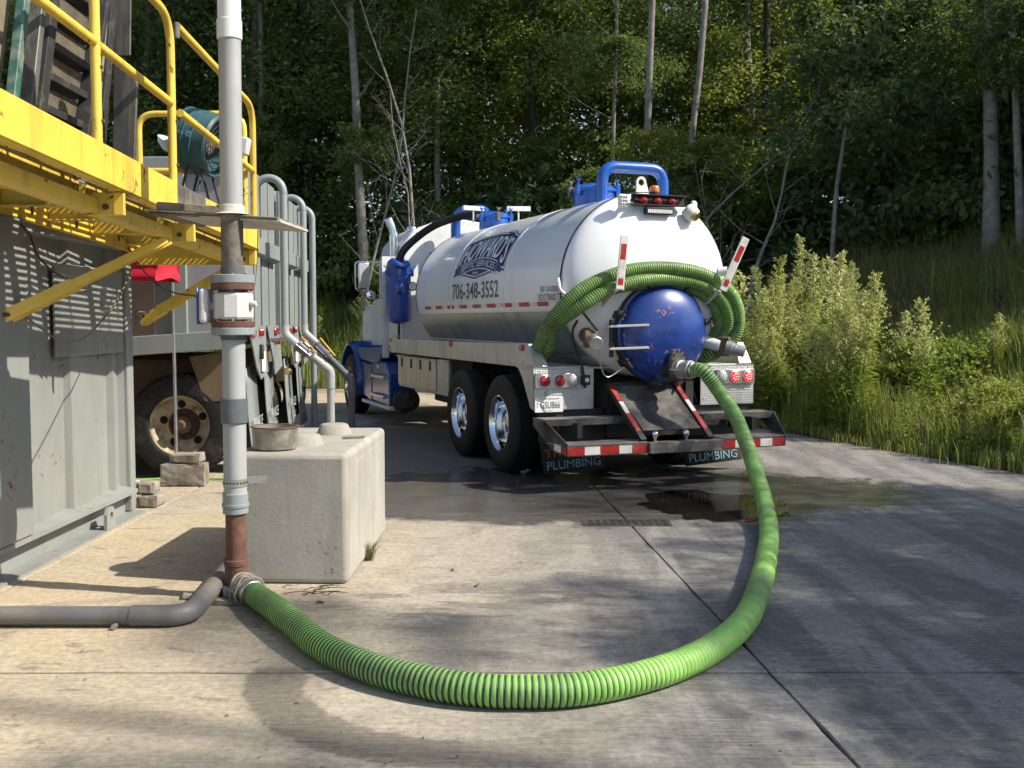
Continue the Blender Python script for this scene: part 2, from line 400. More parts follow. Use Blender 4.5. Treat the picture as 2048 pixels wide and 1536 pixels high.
M('machine_steel', (0.11, 0.105, 0.10), 0.55, 0.4, var=0.3, scale=5, dirt=0.45, dirtcol=(0.30, 0.28, 0.24), dscale=8, streak=True, bmp=0.15)
M('machine_green', (0.03, 0.12, 0.085), 0.6, var=0.3, scale=8, dirt=0.5, dirtcol=(0.25, 0.24, 0.2), dscale=12)
M('machine_tan', (0.25, 0.225, 0.175), 0.7, var=0.15, scale=4, dirt=0.3, dirtcol=(0.13, 0.11, 0.08))
M('mesh_tan', (0.20, 0.17, 0.115), 0.8, var=0.3, scale=10)
M('cable', (0.03, 0.028, 0.025), 0.6, var=0.2)
M('cable_tan', (0.20, 0.165, 0.11), 0.7, var=0.2)
M('rope', (0.30, 0.265, 0.21), 0.9, var=0.3, scale=30, bmp=0.4, bscale=120)
M('brass', (0.55, 0.43, 0.19), 0.3, 1.0, var=0.25, scale=9, dirt=0.3, dirtcol=(0.14, 0.10, 0.05))
M('lever_yellow', (0.75, 0.40, 0.02), 0.5, var=0.1)
M('twig', (0.10, 0.075, 0.05), 0.9, var=0.3)
M('bark_pale', (0.23, 0.215, 0.19), 0.9, var=0.35, scale=5, dirt=0.45, dirtcol=(0.12, 0.11, 0.095), dscale=6, bmp=0.4, bscale=25)
M('bark_dark', (0.055, 0.045, 0.036), 0.95, var=0.4, scale=5, bmp=0.6, bscale=20)
M('bark_brown', (0.12, 0.085, 0.06), 0.95, var=0.35, scale=5, dirt=0.4, dirtcol=(0.05, 0.04, 0.03), dscale=6, bmp=0.6, bscale=20)
leafmat('leaf_dark', (0.048, 0.098, 0.038), (0.115, 0.180, 0.065), 0.40)
leafmat('leaf_mid', (0.072, 0.130, 0.036), (0.175, 0.230, 0.062), 0.44)
leafmat('leaf_yellow', (0.125, 0.185, 0.034), (0.33, 0.34, 0.065), 0.50)
leafmat('grass_green', (0.130, 0.185, 0.030), (0.33, 0.37, 0.075), 0.40, 0.6, 1.2)
leafmat('grass_straw', (0.10, 0.095, 0.040), (0.25, 0.215, 0.10), 0.25, 0.7, 1.0)
leafmat('weed_green', (0.130, 0.200, 0.028), (0.32, 0.39, 0.070), 0.40, 0.6, 1.2)
leafmat('plume', (0.44, 0.48, 0.15), (0.70, 0.69, 0.31), 0.35, 0.8, 1.5)
leafmat('dry_twigleaf', (0.12, 0.10, 0.055), (0.22, 0.19, 0.10), 0.2, 0.8, 1.5)
M('stem_green', (0.11, 0.13, 0.035), 0.8, var=0.3)
M('stem_brown', (0.07, 0.05, 0.03), 0.85, var=0.3)
M('drain_iron', (0.045, 0.042, 0.04), 0.7, 0.4, var=0.3, dirt=0.4, dirtcol=(0.12, 0.1, 0.08))
M('slot_black', (0.006, 0.006, 0.006), 0.9, var=0.1)
M('joint_dirt', (0.055, 0.048, 0.040), 0.95, var=0.4, scale=9)

# concrete yard: beige and tyre-darkened concrete with stains, broom lines, tread prints, damp patches and the truck's shadow painted in
def concrete_yard():
    m, t, b = newmat('yard_concrete')
    P = nd(t, 'ShaderNodeNewGeometry').outputs['Position']
    sx = nd(t, 'ShaderNodeSeparateXYZ'); t.links.new(P, sx.inputs[0]); X, Y = sx.outputs[0], sx.outputs[1]
    big = noi(t, P, 0.45, 5, 0.6, 0.4)
    mid = noi(t, P, 2.2, 6, 0.65, 0.5)
    fine = noi(t, P, 55, 5, 0.7)
    broom = noi(t, mapped(t, P, (1.5, 60, 1)), 2.0, 4, 0.6)
    streak = noi(t, mapped(t, P, (2.6, 0.35, 1), (0, 0, rad(6))), 1.0, 6, 0.68, 0.6)
    col = mixc(t, ramp(t, mid, 0.33, 0.66), (0.33, 0.285, 0.22), (0.50, 0.44, 0.34))
    mott = noi(t, P, 7.0, 8, 0.72, 0.7)
    col = mixc(t, mth(t, 'MULTIPLY', ramp(t, mott, 0.46, 0.66), 0.40), col, (0.24, 0.205, 0.16))
    tan = mth(t, 'MULTIPLY', ramp(t, mth(t, 'ADD', X, mth(t, 'MULTIPLY', big, 1.5)), 0.2, -1.4), ramp(t, big, 0.3, 0.6))
    col = mixc(t, mth(t, 'MULTIPLY', tan, 0.85), col, (0.56, 0.44, 0.265))
    # greyer where the trucks drive
    lane = ramp(t, mth(t, 'ADD', mth(t, 'ADD', X, mth(t, 'MULTIPLY', Y, -0.06)), mth(t, 'MULTIPLY', mth(t, 'SUBTRACT', mid, 0.5), 1.6)), -0.7, 0.7)
    col = mixc(t, mth(t, 'MULTIPLY', lane, 0.88), col, (0.215, 0.211, 0.207))
    dark = mth(t, 'MULTIPLY', lane, ramp(t, mth(t, 'ADD', mth(t, 'MULTIPLY', streak, 0.72), mth(t, 'MULTIPLY', mott, 0.28)), 0.44, 0.56))
    col = mixc(t, mth(t, 'MULTIPLY', dark, 0.86), col, (0.062, 0.060, 0.060))
    # brown and dark blotches everywhere
    bl = ramp(t, noi(t, P, 1.1, 7, 0.7, 0.8), 0.57, 0.62)
    col = mixc(t, mth(t, 'MULTIPLY', bl, 0.52), col, (0.20, 0.165, 0.125))
    bl2 = ramp(t, noi(t, mapped(t, P, (1, 2.2, 1), (0, 0, 0), (7, 3, 0)), 2.6, 7, 0.72, 0.6), 0.61, 0.64)
    col = mixc(t, mth(t, 'MULTIPLY', bl2, 0.65), col, (0.15, 0.13, 0.11))
    # tread prints: two tyre bands
    for xc, hw, k in ((2.27, 0.13, 0.75), (1.62, 0.15, 0.6), (2.75, 0.12, 0.35), (3.35, 0.13, 0.4)):
        dx = mth(t, 'ABSOLUTE', mth(t, 'SUBTRACT', X, xc))
        band = ramp(t, dx, hw, hw * 0.75)
        chev = mth(t, 'SINE', mth(t, 'MULTIPLY', mth(t, 'ADD', Y, mth(t, 'MULTIPLY', dx, 0.9)), 95.0))
        mk = mth(t, 'MULTIPLY', mth(t, 'MULTIPLY', band, ramp(t, chev, -0.1, 0.5)), ramp(t, mth(t, 'ADD', mid, mth(t, 'MULTIPLY', streak, 0.5)), 0.6, 0.85))
        col = mixc(t, mth(t, 'MULTIPLY', mk, k), col, (0.075, 0.070, 0.068))
    # wet print left by the hose: an arc
    dx = mth(t, 'SUBTRACT', X, -0.16); dy = mth(t, 'SUBTRACT', Y, 4.72)
    R = mth(t, 'SQRT', mth(t, 'ADD', mth(t, 'MULTIPLY', dx, dx), mth(t, 'MULTIPLY', dy, dy)))
    R = mth(t, 'ADD', R, mth(t, 'MULTIPLY', mth(t, 'SUBTRACT', noi(t, P, 9, 6, 0.7), 0.5), 0.12))
    arc = mth(t, 'MULTIPLY', ramp(t, R, 0.78, 0.81), ramp(t, R, 1.07, 1.04))
    arc = mth(t, 'MULTIPLY', arc, mth(t, 'MULTIPLY', ramp(t, Y, 4.80, 4.74), ramp(t, X, 0.9, -0.35)))
    col = mixc(t, mth(t, 'MULTIPLY', arc, 0.80), col, (0.130, 0.105, 0.070))
    # damp ground round the drain, widened to paint in the truck's shadow
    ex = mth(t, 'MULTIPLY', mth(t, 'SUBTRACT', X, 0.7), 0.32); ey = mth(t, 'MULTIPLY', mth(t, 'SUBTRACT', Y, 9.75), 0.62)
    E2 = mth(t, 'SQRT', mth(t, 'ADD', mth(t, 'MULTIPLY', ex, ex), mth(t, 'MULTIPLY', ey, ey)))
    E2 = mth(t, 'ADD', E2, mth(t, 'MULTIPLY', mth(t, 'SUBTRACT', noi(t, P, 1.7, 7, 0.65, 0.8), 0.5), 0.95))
    wet_shade = ramp(t, E2, 1.06, 0.92)
    # damp runs near the block
    fx = mth(t, 'MULTIPLY', mth(t, 'SUBTRACT', X, -0.1), 0.75); fy = mth(t, 'MULTIPLY', mth(t, 'SUBTRACT', Y, 6.0), 1.7)
    E3 = mth(t, 'SQRT', mth(t, 'ADD', mth(t, 'MULTIPLY', fx, fx), mth(t, 'MULTIPLY', fy, fy)))
    E3 = mth(t, 'ADD', E3, mth(t, 'MULTIPLY', mth(t, 'SUBTRACT', noi(t, mapped(t, P, (1, 2.5, 1)), 1.4, 7, 0.68, 1.0), 0.5), 3.0))
    damp = ramp(t, E3, 0.42, 0.38)
    col = mixc(t, mth(t, 'MULTIPLY', damp, 0.75), col, (0.15, 0.13, 0.10))
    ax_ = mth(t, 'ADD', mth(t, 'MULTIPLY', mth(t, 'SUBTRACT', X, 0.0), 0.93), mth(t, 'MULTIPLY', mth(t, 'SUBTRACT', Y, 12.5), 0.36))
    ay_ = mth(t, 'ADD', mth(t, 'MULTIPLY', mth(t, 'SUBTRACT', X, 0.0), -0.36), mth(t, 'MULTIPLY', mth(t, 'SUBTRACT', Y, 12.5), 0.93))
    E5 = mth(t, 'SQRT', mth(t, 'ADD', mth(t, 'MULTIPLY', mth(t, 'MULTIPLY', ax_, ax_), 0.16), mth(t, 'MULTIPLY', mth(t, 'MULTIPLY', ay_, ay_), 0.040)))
    oil_shade = ramp(t, mth(t, 'ADD', E5, mth(t, 'MULTIPLY', mth(t, 'SUBTRACT', mid, 0.5), 0.9)), 1.05, 0.75)  # oily dirt under the truck plus its cast shadow, both in the colour
    col = mixc(t, mth(t, 'MULTIPLY', oil_shade, 0.88), col, (0.052, 0.049, 0.046))
    col = mixc(t, mth(t, 'MULTIPLY', wet_shade, 0.86), col, (0.040, 0.037, 0.034))
    # grime at the foot of the standpipe
    gx_ = mth(t, 'SUBTRACT', X, -1.55); gy_ = mth(t, 'SUBTRACT', Y, 5.75)
    E4 = mth(t, 'SQRT', mth(t, 'ADD', mth(t, 'MULTIPLY', gx_, gx_), mth(t, 'MULTIPLY', mth(t, 'MULTIPLY', gy_, gy_), 2.0)))
    gr = ramp(t, mth(t, 'ADD', E4, mth(t, 'MULTIPLY', mth(t, 'SUBTRACT', mid, 0.5), 1.2)), 0.75, 0.25)
    col = mixc(t, mth(t, 'MULTIPLY', gr, 0.7), col, (0.085, 0.07, 0.055))
    col = mixc(t, 0.20, col, mixc(t, ramp(t, broom, 0.3, 0.7), (0.05, 0.05, 0.05), (0.75, 0.72, 0.68)))
    col = mixc(t, mth(t, 'MULTIPLY', ramp(t, fine, 0.58, 0.72), 0.35), col, (0.14, 0.12, 0.10))
    grit = noi(t, P, 26, 4, 0.75)
    col = mixc(t, 1.0, col, mixc(t, ramp(t, grit, 0.36, 0.64), (0.66, 0.65, 0.64), (1.0, 1.0, 1.0)), 'MULTIPLY')
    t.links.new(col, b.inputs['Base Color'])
    ro = nd(t, 'ShaderNodeMix'); ro.inputs[2].default_value = 0.82; ro.inputs[3].default_value = 0.14
    t.links.new(wet_shade, ro.inputs[0]); t.links.new(ro.outputs[0], b.inputs['Roughness'])
    h = mth(t, 'ADD', mth(t, 'MULTIPLY', broom, 0.5), mth(t, 'MULTIPLY', fine, 0.5))
    bump(t, b, h, 0.35, 0.006)
concrete_yard()
def soil_mat():
    m, t, b = newmat('bank_soil')
    P = nd(t, 'ShaderNodeNewGeometry').outputs['Position']
    n = noi(t, P, 0.8, 7, 0.65, 0.5); n2 = noi(t, P, 9, 6, 0.7)
    col = mixc(t, ramp(t, n, 0.4, 0.6), (0.055, 0.050, 0.026), (0.14, 0.065, 0.035))
    col = mixc(t, mth(t, 'MULTIPLY', ramp(t, n2, 0.4, 0.7), 0.6), col, (0.075, 0.07, 0.03))
    t.links.new(col, b.inputs['Base Color']); b.inputs['Roughness'].default_value = 0.95
    bump(t, b, n2, 0.8, 0.06)
soil_mat()
def water_mat():
    m, t, b = newmat('puddle_water')
    P = nd(t, 'ShaderNodeNewGeometry').outputs['Position']
    n = noi(t, P, 3, 4)
    t.links.new(mixc(t, n, (0.012, 0.011, 0.010), (0.024, 0.022, 0.018)), b.inputs['Base Color'])
    b.inputs['Roughness'].default_value = 0.03; b.inputs['IOR'].default_value = 1.33; b.inputs['Specular IOR Level'].default_value = 0.6
    bump(t, b, noi(t, P, 14, 2), 0.02, 0.004)
water_mat()

# ------------------------------------------------------------------ ground
EDGE_P, EDGE_D = Vector((5.41, 10.87)), Vector((-0.342, 0.940))        # right rim of the yard
EDGE_N = Vector((0.940, 0.342))
FAR_Y = 24.3
def bank_d(x, y):
    d1 = (Vector((x, y)) - EDGE_P).dot(EDGE_N); d2 = y - FAR_Y
    m = max(d1, d2) 
    if abs(d1 - d2) < 2: m += (2 - abs(d1 - d2)) ** 2 / 8 * (1 if m > 0 else 0)
    return m
def ground_h(x, y):
    d = bank_d(x, y)
    if d < 0.05: return -0.16
    n = noise.noise(Vector((x * 0.25, y * 0.25, 0))) * 0.35 + noise.noise(Vector((x * 0.9, y * 0.9, 4))) * 0.10
    k = min(1, d / 1.5)
    h = 0.02 + 0.05 * min(d, 1.2)
    if d > 1.2: h += 0.44 * min(d - 1.2, 6.5)
    if d > 7.7: h += 0.10 * min(d - 7.7, 60)
    return h + n * k
def sp(t, a): return math.copysign(abs(t) ** a, t)
g = MB(); N = 150; xs = [sp(-1 + 2 * i / N, 2.6) * 500 + 2 for i in range(N + 1)]; ys = [sp(-1 + 2 * i / N, 2.6) * 500 + 16 for i in range(N + 1)]
xs = sorted(xs + [i * 0.5 for i in range(-24, 44)]); ys = sorted(ys + [i * 0.5 for i in range(12, 66)])
nx, ny = len(xs), len(ys)
g.add([(x, y, ground_h(x, y)) for y in ys for x in xs], [(j * nx + i, j * nx + i + 1, (j + 1) * nx + i + 1, (j + 1) * nx + i) for j in range(ny - 1) for i in range(nx - 1)])
tag(g.build('terrain', 'bank_soil', smooth=180), kind='structure')

# the concrete yard is cast in slabs with open joints between them
yard = bpy.data.objects.new('concrete_yard', None); C.objects.link(yard); tag(yard, kind='structure')
def rim_x(y): return EDGE_P.x + (y - EDGE_P.y) * EDGE_D.x / EDGE_D.y
cols = [lambda y: -14.0, lambda y: -8.5, lambda y: -3.06, lambda y: 1.53 - 0.072 * y, rim_x]
rows = [-9.0, -3.0, 0.6, 4.70, 8.62, 12.9, 17.2, 21.0, FAR_Y]
gap = 0.003; rgap = 0.009
for j in range(len(rows) - 1):
    for i in range(len(cols) - 1):
        y0, y1 = rows[j] + rgap, rows[j + 1] - rgap
        l, r = cols[i], cols[i + 1]
        if i == 3:
            poly = [(l(y0) + gap, y0), (r(y0) if y0 > 0 else r(0), y0), (r(y1) if y1 > 0 else r(0), y1), (l(y1) + gap, y1)]
        else:
            poly = [(l(y0) + gap, y0), (r(y0) - gap, y0), (r(y1) - gap, y1), (l(y1) + gap, y1)]
        rq = random.Random(i * 77 + j); q_ = []
        for (xa, ya), (xb_, yb_) in zip(poly, poly[1:] + poly[:1]):
            nn = max(2, int(math.hypot(xb_ - xa, yb_ - ya) / 0.22))
            for k in range(nn):
                e_ = rq.uniform(-0.0015, 0.0035) if rq.random() < 0.85 else 0.010
                cx_, cy_ = sum(p[0] for p in poly) / 4, sum(p[1] for p in poly) / 4
                x_, y_ = xa + (xb_ - xa) * k / nn, ya + (yb_ - ya) * k / nn; dl = math.hypot(cx_ - x_, cy_ - y_)
                q_.append((x_ + (cx_ - x_) / dl * e_, y_ + (cy_ - y_) / dl * e_))
        poly = q_
        dz = random.Random(i * 31 + j).uniform(-0.0015, 0.0015)
        mb = MB().prism([(x, y, -0.14) for x, y in poly], (0, 0, 0.14 + dz))
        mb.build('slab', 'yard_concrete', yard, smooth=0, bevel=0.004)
MB().prism([(-14, -9, -0.15), (rim_x(0) - 0.05, -9, -0.15), (rim_x(0) - 0.05, 0, -0.15), (rim_x(FAR_Y) - 0.05, FAR_Y - 0.05, -0.15), (-14, FAR_Y - 0.05, -0.15)], (0, 0, 0.135)).build('joint_bed', 'joint_dirt', yard, smooth=0)

# standing water by the drain
rng = random.Random(5)
pud = []
for k in range(90):
    a = 2 * math.pi * k / 90
    r = 1 + 0.34 * noise.noise(Vector((math.cos(a) * 1.3, math.sin(a) * 1.3, 2.0))) + 0.24 * noise.noise(Vector((math.cos(a) * 4, math.sin(a) * 4, 7.0)))
    pud.append((1.78 + 0.62 * r * math.cos(a) - 0.1 * math.sin(a), 9.0 + 0.74 * r * math.sin(a), 0.0035))
pb = MB(); pb.add(pud, [tuple(range(90))])
tag(pb.build('puddle', 'puddle_water', smooth=0), kind='structure')
# ------------------------------------------------------------------ steel container on the left
ct = thing('steel_container', 'grey painted steel container wall under the yellow platform', 'container', (-4.5, 5.8, 0))
YE = 8.75
edges = [2.6, 3.5, 4.4, 5.3, 6.2]
def wallpanel(y0, y1, x0=-3.235, x1=-3.285):
    MB().prism([(x0, y0, 0.20), (x1, y1 - 0.02, 0.20), (x0, y1, 0.20), (-3.36, y1, 0.20), (-3.36, y0, 0.20)], (0, 0, 2.02)).build('wall_panel', 'container_grey', ct, w=True, smooth=0)
for a, b_ in zip(edges[:-1], edges[1:]): wallpanel(a, b_)
for a, b_ in ((6.72, 7.58), (7.58, 8.38), (8.38, 8.62)): wallpanel(a, b_)
MB().b2(-3.36, -3.13, 6.2, 6.72, 0.22, 2.28).build('rib_post', 'container_grey', ct, w=True, bevel=0.015)
MB().b2(-3.36, -3.20, 8.62, YE, 0.02, 2.40).build('corner_post', 'container_grey', ct, w=True, bevel=0.012)
MB().b2(-3.36, -3.17, 2.6, 8.62, 2.20, 2.38).build('top_rail', 'container_grey', ct, w=True, bevel=0.01)
r = MB(); r.prism([(-3.30, 2.6, 0.20), (-3.14, 2.6, 0.185), (-3.14, 2.6, 0.215), (-3.30, 2.6, 0.245)], (0, YE - 2.6 - 0.13, 0)); r.build('bottom_ledge', 'container_grey', ct, w=True, smooth=0)
MB().b2(-3.40, -3.25, 2.6, 8.62, 0.01, 0.20).build('bottom_web', 'container_grey', ct, w=True)
MB().b2(-3.30, -3.10, 2.6, 8.70, 0.001, 0.016).build('foot_plate', 'container_grey', ct, w=True)
MB().b2(-5.70, -3.36, YE - 0.06, YE, 0.05, 2.38).build('end_wall', 'container_grey', ct, w=True)
MB().b2(-5.70, -3.20, 2.6, YE, 2.385, 2.42).build('roof', 'container_grey', ct, w=True)
MB().b2(-5.76, -5.70, 2.6, YE, 0.05, 2.38).build('wall', 'container_grey', ct, w=True)
MB().b2(-3.245, -3.225, 7.33, 8.60, 1.36, 2.03).build('cover_sheet', 'container_grey', ct, w=True, bevel=0.004)
# lifting lug with a hole
lug = MB(); cy, cz = 7.93, 0.10
hole = arc_pts((0, cy + .01, cz + .015), (0, 1, 0), (0, 0, 1), 0.030, 0, 2 * math.pi, 16)[:-1]
out = []
for k in range(16):
    a = 2 * math.pi * k / 16; dy, dz = math.cos(a), math.sin(a)
    s_ = 0.082 / max(abs(dy), abs(dz), 0.001)
    p = Vector((0, cy + dy * s_, cz + dz * s_))
    if dz > 0.5: p.y = cy + (p.y - cy) * 0.6
    out.append(p)
for side, x in ((0, -3.10), (1, -3.125)):
    o_ = len(lug.v); lug.v += [(x, p.y, p.z) for p in hole] + [(x, p.y, p.z) for p in out]
    lug.f += [(o_ + k, o_ + (k + 1) % 16, o_ + 16 + (k + 1) % 16, o_ + 16 + k) for k in range(16)]; lug.mi += [0] * 16
lug.f += [(16 + k, 16 + (k + 1) % 16, 48 + (k + 1) % 16, 48 + k) for k in range(16)] + [(k, (k + 1) % 16, 32 + (k + 1) % 16, 32 + k) for k in range(16)]; lug.mi += [0] * 32
lug.build('lifting_lug', 'container_grey', ct, w=True, smooth=0)

# ------------------------------------------------------------------ yellow work platform
pf = thing('work_platform', 'yellow painted steel platform with pipe handrails above the container', 'platform', (-2.7, 6.0, 2.3))
XO = -2.15
def zt(y): return 2.603 - 0.0405 * (y - 4.4)
def sb(name, x0, x1, y0, y1, a, b_, mat='yellow', bev=0.004):
    """beam along Y that follows the slope of the deck; a, b_: heights below the deck edge"""
    m_ = MB(); vs = []
    for y in (y0, y1):
        for x in (x0, x1):
            vs += [(x, y, zt(y) - a), (x, y, zt(y) - b_)]
    m_.add(vs, [(0, 2, 3, 1), (4, 5, 7, 6), (0, 1, 5, 4), (2, 6, 7, 3), (0, 4, 6, 2), (1, 3, 7, 5)])
    return m_.build(name, mat, pf, w=True, smooth=0, bevel=bev)
for y0, y1, mt in ((2.4, 6.72, 'yellow'), (6.722, 7.35, 'bare_steel'), (7.352, 8.86, 'yellow')):
    sb('edge_beam', XO - 0.012, XO, y0, y1, 0.0, 0.20, mt)
    sb('edge_flange', XO - 0.075, XO - 0.012, y0, y1, 0.19, 0.203, mt, 0.003)
    sb('edge_flange', XO - 0.075, XO - 0.012, y0, y1, -0.002, 0.012, mt, 0.003)
for y0, y1 in ((2.4, 5.80), (5.90, 7.06), (7.20, 8.84)):
    sb('stringer_lip', XO - 0.16, XO - 0.15, y0, y1, 0.245, 0.325, 'yellow')
    sb('stringer_web', XO - 0.25, XO - 0.16, y0, y1, 0.315, 0.325, 'yellow')
    sb('stringer', XO - 0.262, XO - 0.25, y0, y1, 0.13, 0.325, 'yellow_worn')
for y in (5.85, 7.13, 8.82):
    sb('bracket_plate', XO - 0.20, XO - 0.015, y - 0.006, y + 0.006, 0.205, 0.335, 'yellow')
    sb('bracket_lip', XO - 0.075, XO - 0.015, y - 0.022, y - 0.0062, 0.206, 0.334, 'yellow')
    z = zt(y) - 0.285
    MB().cyl((XO - 0.12, y - 0.006, z), (XO - 0.12, y - 0.028, z), 0.016, n=10).build('bolt', 'rust', pf, w=True)
for i, y in enumerate((3.1, 3.8, 4.5, 5.1, 5.75, 6.45, 7.1, 7.85, 8.55)):
    sb('joist', -3.15, XO - 0.27, y - 0.006, y + 0.006, 0.06, 0.20, 'yellow')
    sb('joist_flange', -3.15, XO - 0.27, y - 0.055, y - 0.007, 0.188, 0.20, 'yellow')
    for xx in (-2.95, -2.6):
        MB().cyl((xx, y - 0.03, zt(y) - 0.19), (xx, y - 0.03, zt(y) - 0.245), 0.009, n=8).build('bolt', 'rust', pf, w=True)
sb('wall_angle', -3.19, -3.15, 2.4, 8.86, 0.04, 0.24, 'yellow')
sb('end_beam', -3.19, XO - 0.02, 8.85, 8.865, 0.0, 0.33, 'yellow')
# deck grating: bearing bars along the platform, a few cross bars
for k in range(19):
    x = -3.12 + k * 0.049
    sb('grating_bar', x - 0.005, x + 0.005, 2.4, 8.84, 0.02, 0.04, 'bare_steel', 0)
for k in range(19):
    y = 2.5 + k * 0.35
    sb('cross_bar', -3.14, XO - 0.076, y - 0.012, y + 0.012, 0.012, 0.0195, 'bare_steel', 0)
# diagonal braces: channel with a lip each side
for y, y2 in ((6.45, 7.0), (8.84, 8.76)):
    zu = zt(y2) - 0.31
    b_ = MB(); p, q = Vector((-3.17, y, 1.66 if y < 7 else 1.63)), Vector((XO - 0.17, y2, zu))
    b_.bar(p, q, 0.09, 0.012); 
    d_ = (q - p).normalized(); up_ = Vector((-d_.z, 0, d_.x))
    for s_ in (-0.04, 0.04):
        b_.bar(p + Vector((0, s_, 0)) - up_ * 0.03, q + Vector((0, s_, 0)) - up_ * 0.03, 0.01, 0.055)
    b_.build('brace', 'yellow', pf, w=True, smooth=0, bevel=0.003)
    sl_ = MB(); pm = p + (q - p) * 0.42
    sl_.bar(p + up_ * 0.008, pm + up_ * 0.008, 0.102, 0.012)
    for s_ in (-0.051, 0.051): sl_.bar(p + Vector((0, s_, 0)) - up_ * 0.03, pm + Vector((0, s_, 0)) - up_ * 0.03, 0.008, 0.075)
    sl_.build('brace_sleeve', 'yellow', pf, w=True, smooth=0, bevel=0.003)
    MB().box((-3.165, y, 1.64), (0.05, 0.14, 0.12)).build('wall_shoe', 'bare_steel', pf, w=True, bevel=0.006)
    MB().cyl((-3.12, y - 0.075, 1.66), (-3.12, y + 0.075, 1.66), 0.014, n=10).build('pin', 'rust', pf, w=True)
RR = 0.0265
def zr(y): return zt(y) + 1.06
def rail(name, pts, r=RR, mat='yellow'):
    return MB().tube(pts, r, 14).build(name, mat, pf, w=True, smooth=60)
rail('handrail', rounded_path([(XO - 0.04, 2.4, zr(2.4)), (XO - 0.04, 6.76, zr(6.76)), (XO - 0.04, 6.76, zt(6.76))], 0.22))
rail('handrail', rounded_path([(XO - 0.04, 6.90, zr(6.9) - 0.02), (XO - 0.04, 8.86, zr(8.86) - 0.06), (XO - 0.04, 8.86, zt(8.86) - 0.02)], 0.20))
rail('post', [(XO - 0.04, 5.54, zt(5.54)), (XO - 0.04, 5.54, zr(5.54) + 0.02)])
rail('post', [(XO - 0.04, 3.6, zt(3.6)), (XO - 0.04, 3.6, zr(3.6) + 0.02)])
rail('rail_end', [(XO - 0.04, 6.885, zr(6.9) - 0.10), (XO - 0.04, 6.885, zr(6.9) - 0.0)], 0.022, 'bare_steel')
rail('midrail', [(XO - 0.04, 2.4, zt(2.4) + 0.52), (XO - 0.04, 5.515, zt(5.5) + 0.525)])
rail('midrail', [(XO - 0.04, 5.565, zt(5.56) + 0.52), (XO - 0.04, 6.735, zt(6.73) + 0.51)])
rail('midrail', [(XO - 0.04, 6.93, zt(6.93) + 0.49), (XO - 0.04, 8.84, zt(8.84) + 0.46)])
rail('end_handrail', rounded_path([(-3.13, 8.80, zt(8.8)), (-3.13, 8.80, 3.35), (XO - 0.10, 8.80, 3.35), (XO - 0.10, 8.80, zt(8.8))], 0.14))
rail('end_midrail', [(-3.10, 8.80, 2.875), (XO - 0.13, 8.80, 2.875)])
rail('post', [(-3.22, 8.72, zt(8.8)), (-3.22, 8.72, 3.10)], 0.02)
for y in (5.54, 6.76):
    for dz in (0.12, 0.40):
        MB().lathe([(0, 0.012), (0.010, 0.010), (0.012, 0)], (XO - 0.014, y + 0.004, zt(y) + dz), (1, 0, 0), 10).build('rail_bolt', 'rust', pf, w=True)

# ------------------------------------------------------------------ screening machine on the platform
mc = thing('screening_machine', 'dark inclined screening machine with mesh shelves behind the yellow railing', 'machine', (-2.8, 6.0, 2.4))
XM = -2.62
def inc(name, a, b_, w_, d_, mat, x=XM, bev=0.004):
    p, q = gx(a[0], a[1], x), gx(b_[0], b_[1], x)
    return MB().bar(p, q, d_, w_, up=(0, 1, 0)).build(name, mat, mc, w=True, smooth=0, bevel=bev)
inc('side_frame', (10, 330), (60, -120), 0.06, 0.05, 'machine_green')
inc('guard_mesh', (-35, 330), (18, -120), 0.14, 0.02, 'mesh_tan', x=-2.72)
inc('side_frame', (33, 330), (82, -120), 0.055, 0.12, 'machine_steel')
inc('back_panel', (18, 330), (70, -120), 0.20, 0.02, 'machine_dark', x=-2.80)
inc('stile', (58, 330), (112, -120), 0.085, 0.09, 'machine_dark')
inc('stile', (156, 330), (222, -120), 0.05, 0.09, 'machine_dark')
inc('scraper_plate', (182, 330), (220, -120), 0.075, 0.03, 'machine_tan')
inc('dark_panel', (196, 330), (232, -120), 0.09, 0.05, 'machine_dark', x=-2.70)
inc('hopper_back', (100, 330), (165, -120), 0.95, 0.02, 'machine_dark', x=-3.05)
for k, (a, b_) in enumerate((((68, 268), (158, 308)), ((77, 209), (168, 252)), ((88, 145), (180, 196)), ((98, 84), (188, 142)), ((108, 22), (200, 88)), ((118, -45), (210, 30)))):
    p, q = gx(a[0], a[1], XM), gx(b_[0], b_[1], XM)
    MB().bar(p + Vector((-0.10, 0, 0)), q + Vector((-0.10, 0, 0)), 0.20, 0.018).build('shelf', 'machine_dark', mc, w=True, smooth=0)
    MB().bar(p, q, 0.02, 0.045).build('shelf_lip', 'machine_dark', mc, w=True, smooth=0, bevel=0.003)
    # mesh strip above each shelf: real wires
    if k < 5:
        wires = MB(); o = Vector((-0.05, 0, 0.03)); up = Vector((0, 0.03, 0.11))
        for j in range(9): wires.bar(p + o + up * (j / 8), q + o + up * (j / 8), 0.006, 0.006)
        for j in range(28):
            s_ = p + (q - p) * (j / 27) + o; wires.bar(s_, s_ + up, 0.006, 0.006)
        wires.build('wire_mesh', 'mesh_tan', mc, w=True, smooth=0)
# straight sheet chute beside it
ch = MB(); Yc = 7.2
p0, p1 = gy(228, -80, Yc), gy(262, -80, Yc); q0, q1 = gy(228, 110, Yc), gy(260, 110, Yc)
ch.prism([p0, p1, q1, q0], (0, 0.02, 0)); ch.build('chute_upper', 'machine_steel', mc, w=True, smooth=0, bevel=0.003)
ch = MB(); pts = [gy(228, 112, Yc - .03), gy(245, 125, Yc - .03), gy(274, 165, Yc - .03), gy(268, 320, Yc - .03), gy(225, 320, Yc - .03)]
ch.prism(pts, (0, 0.03, 0)); ch.build('chute_lower', 'machine_steel', mc, w=True, smooth=0, bevel=0.003)

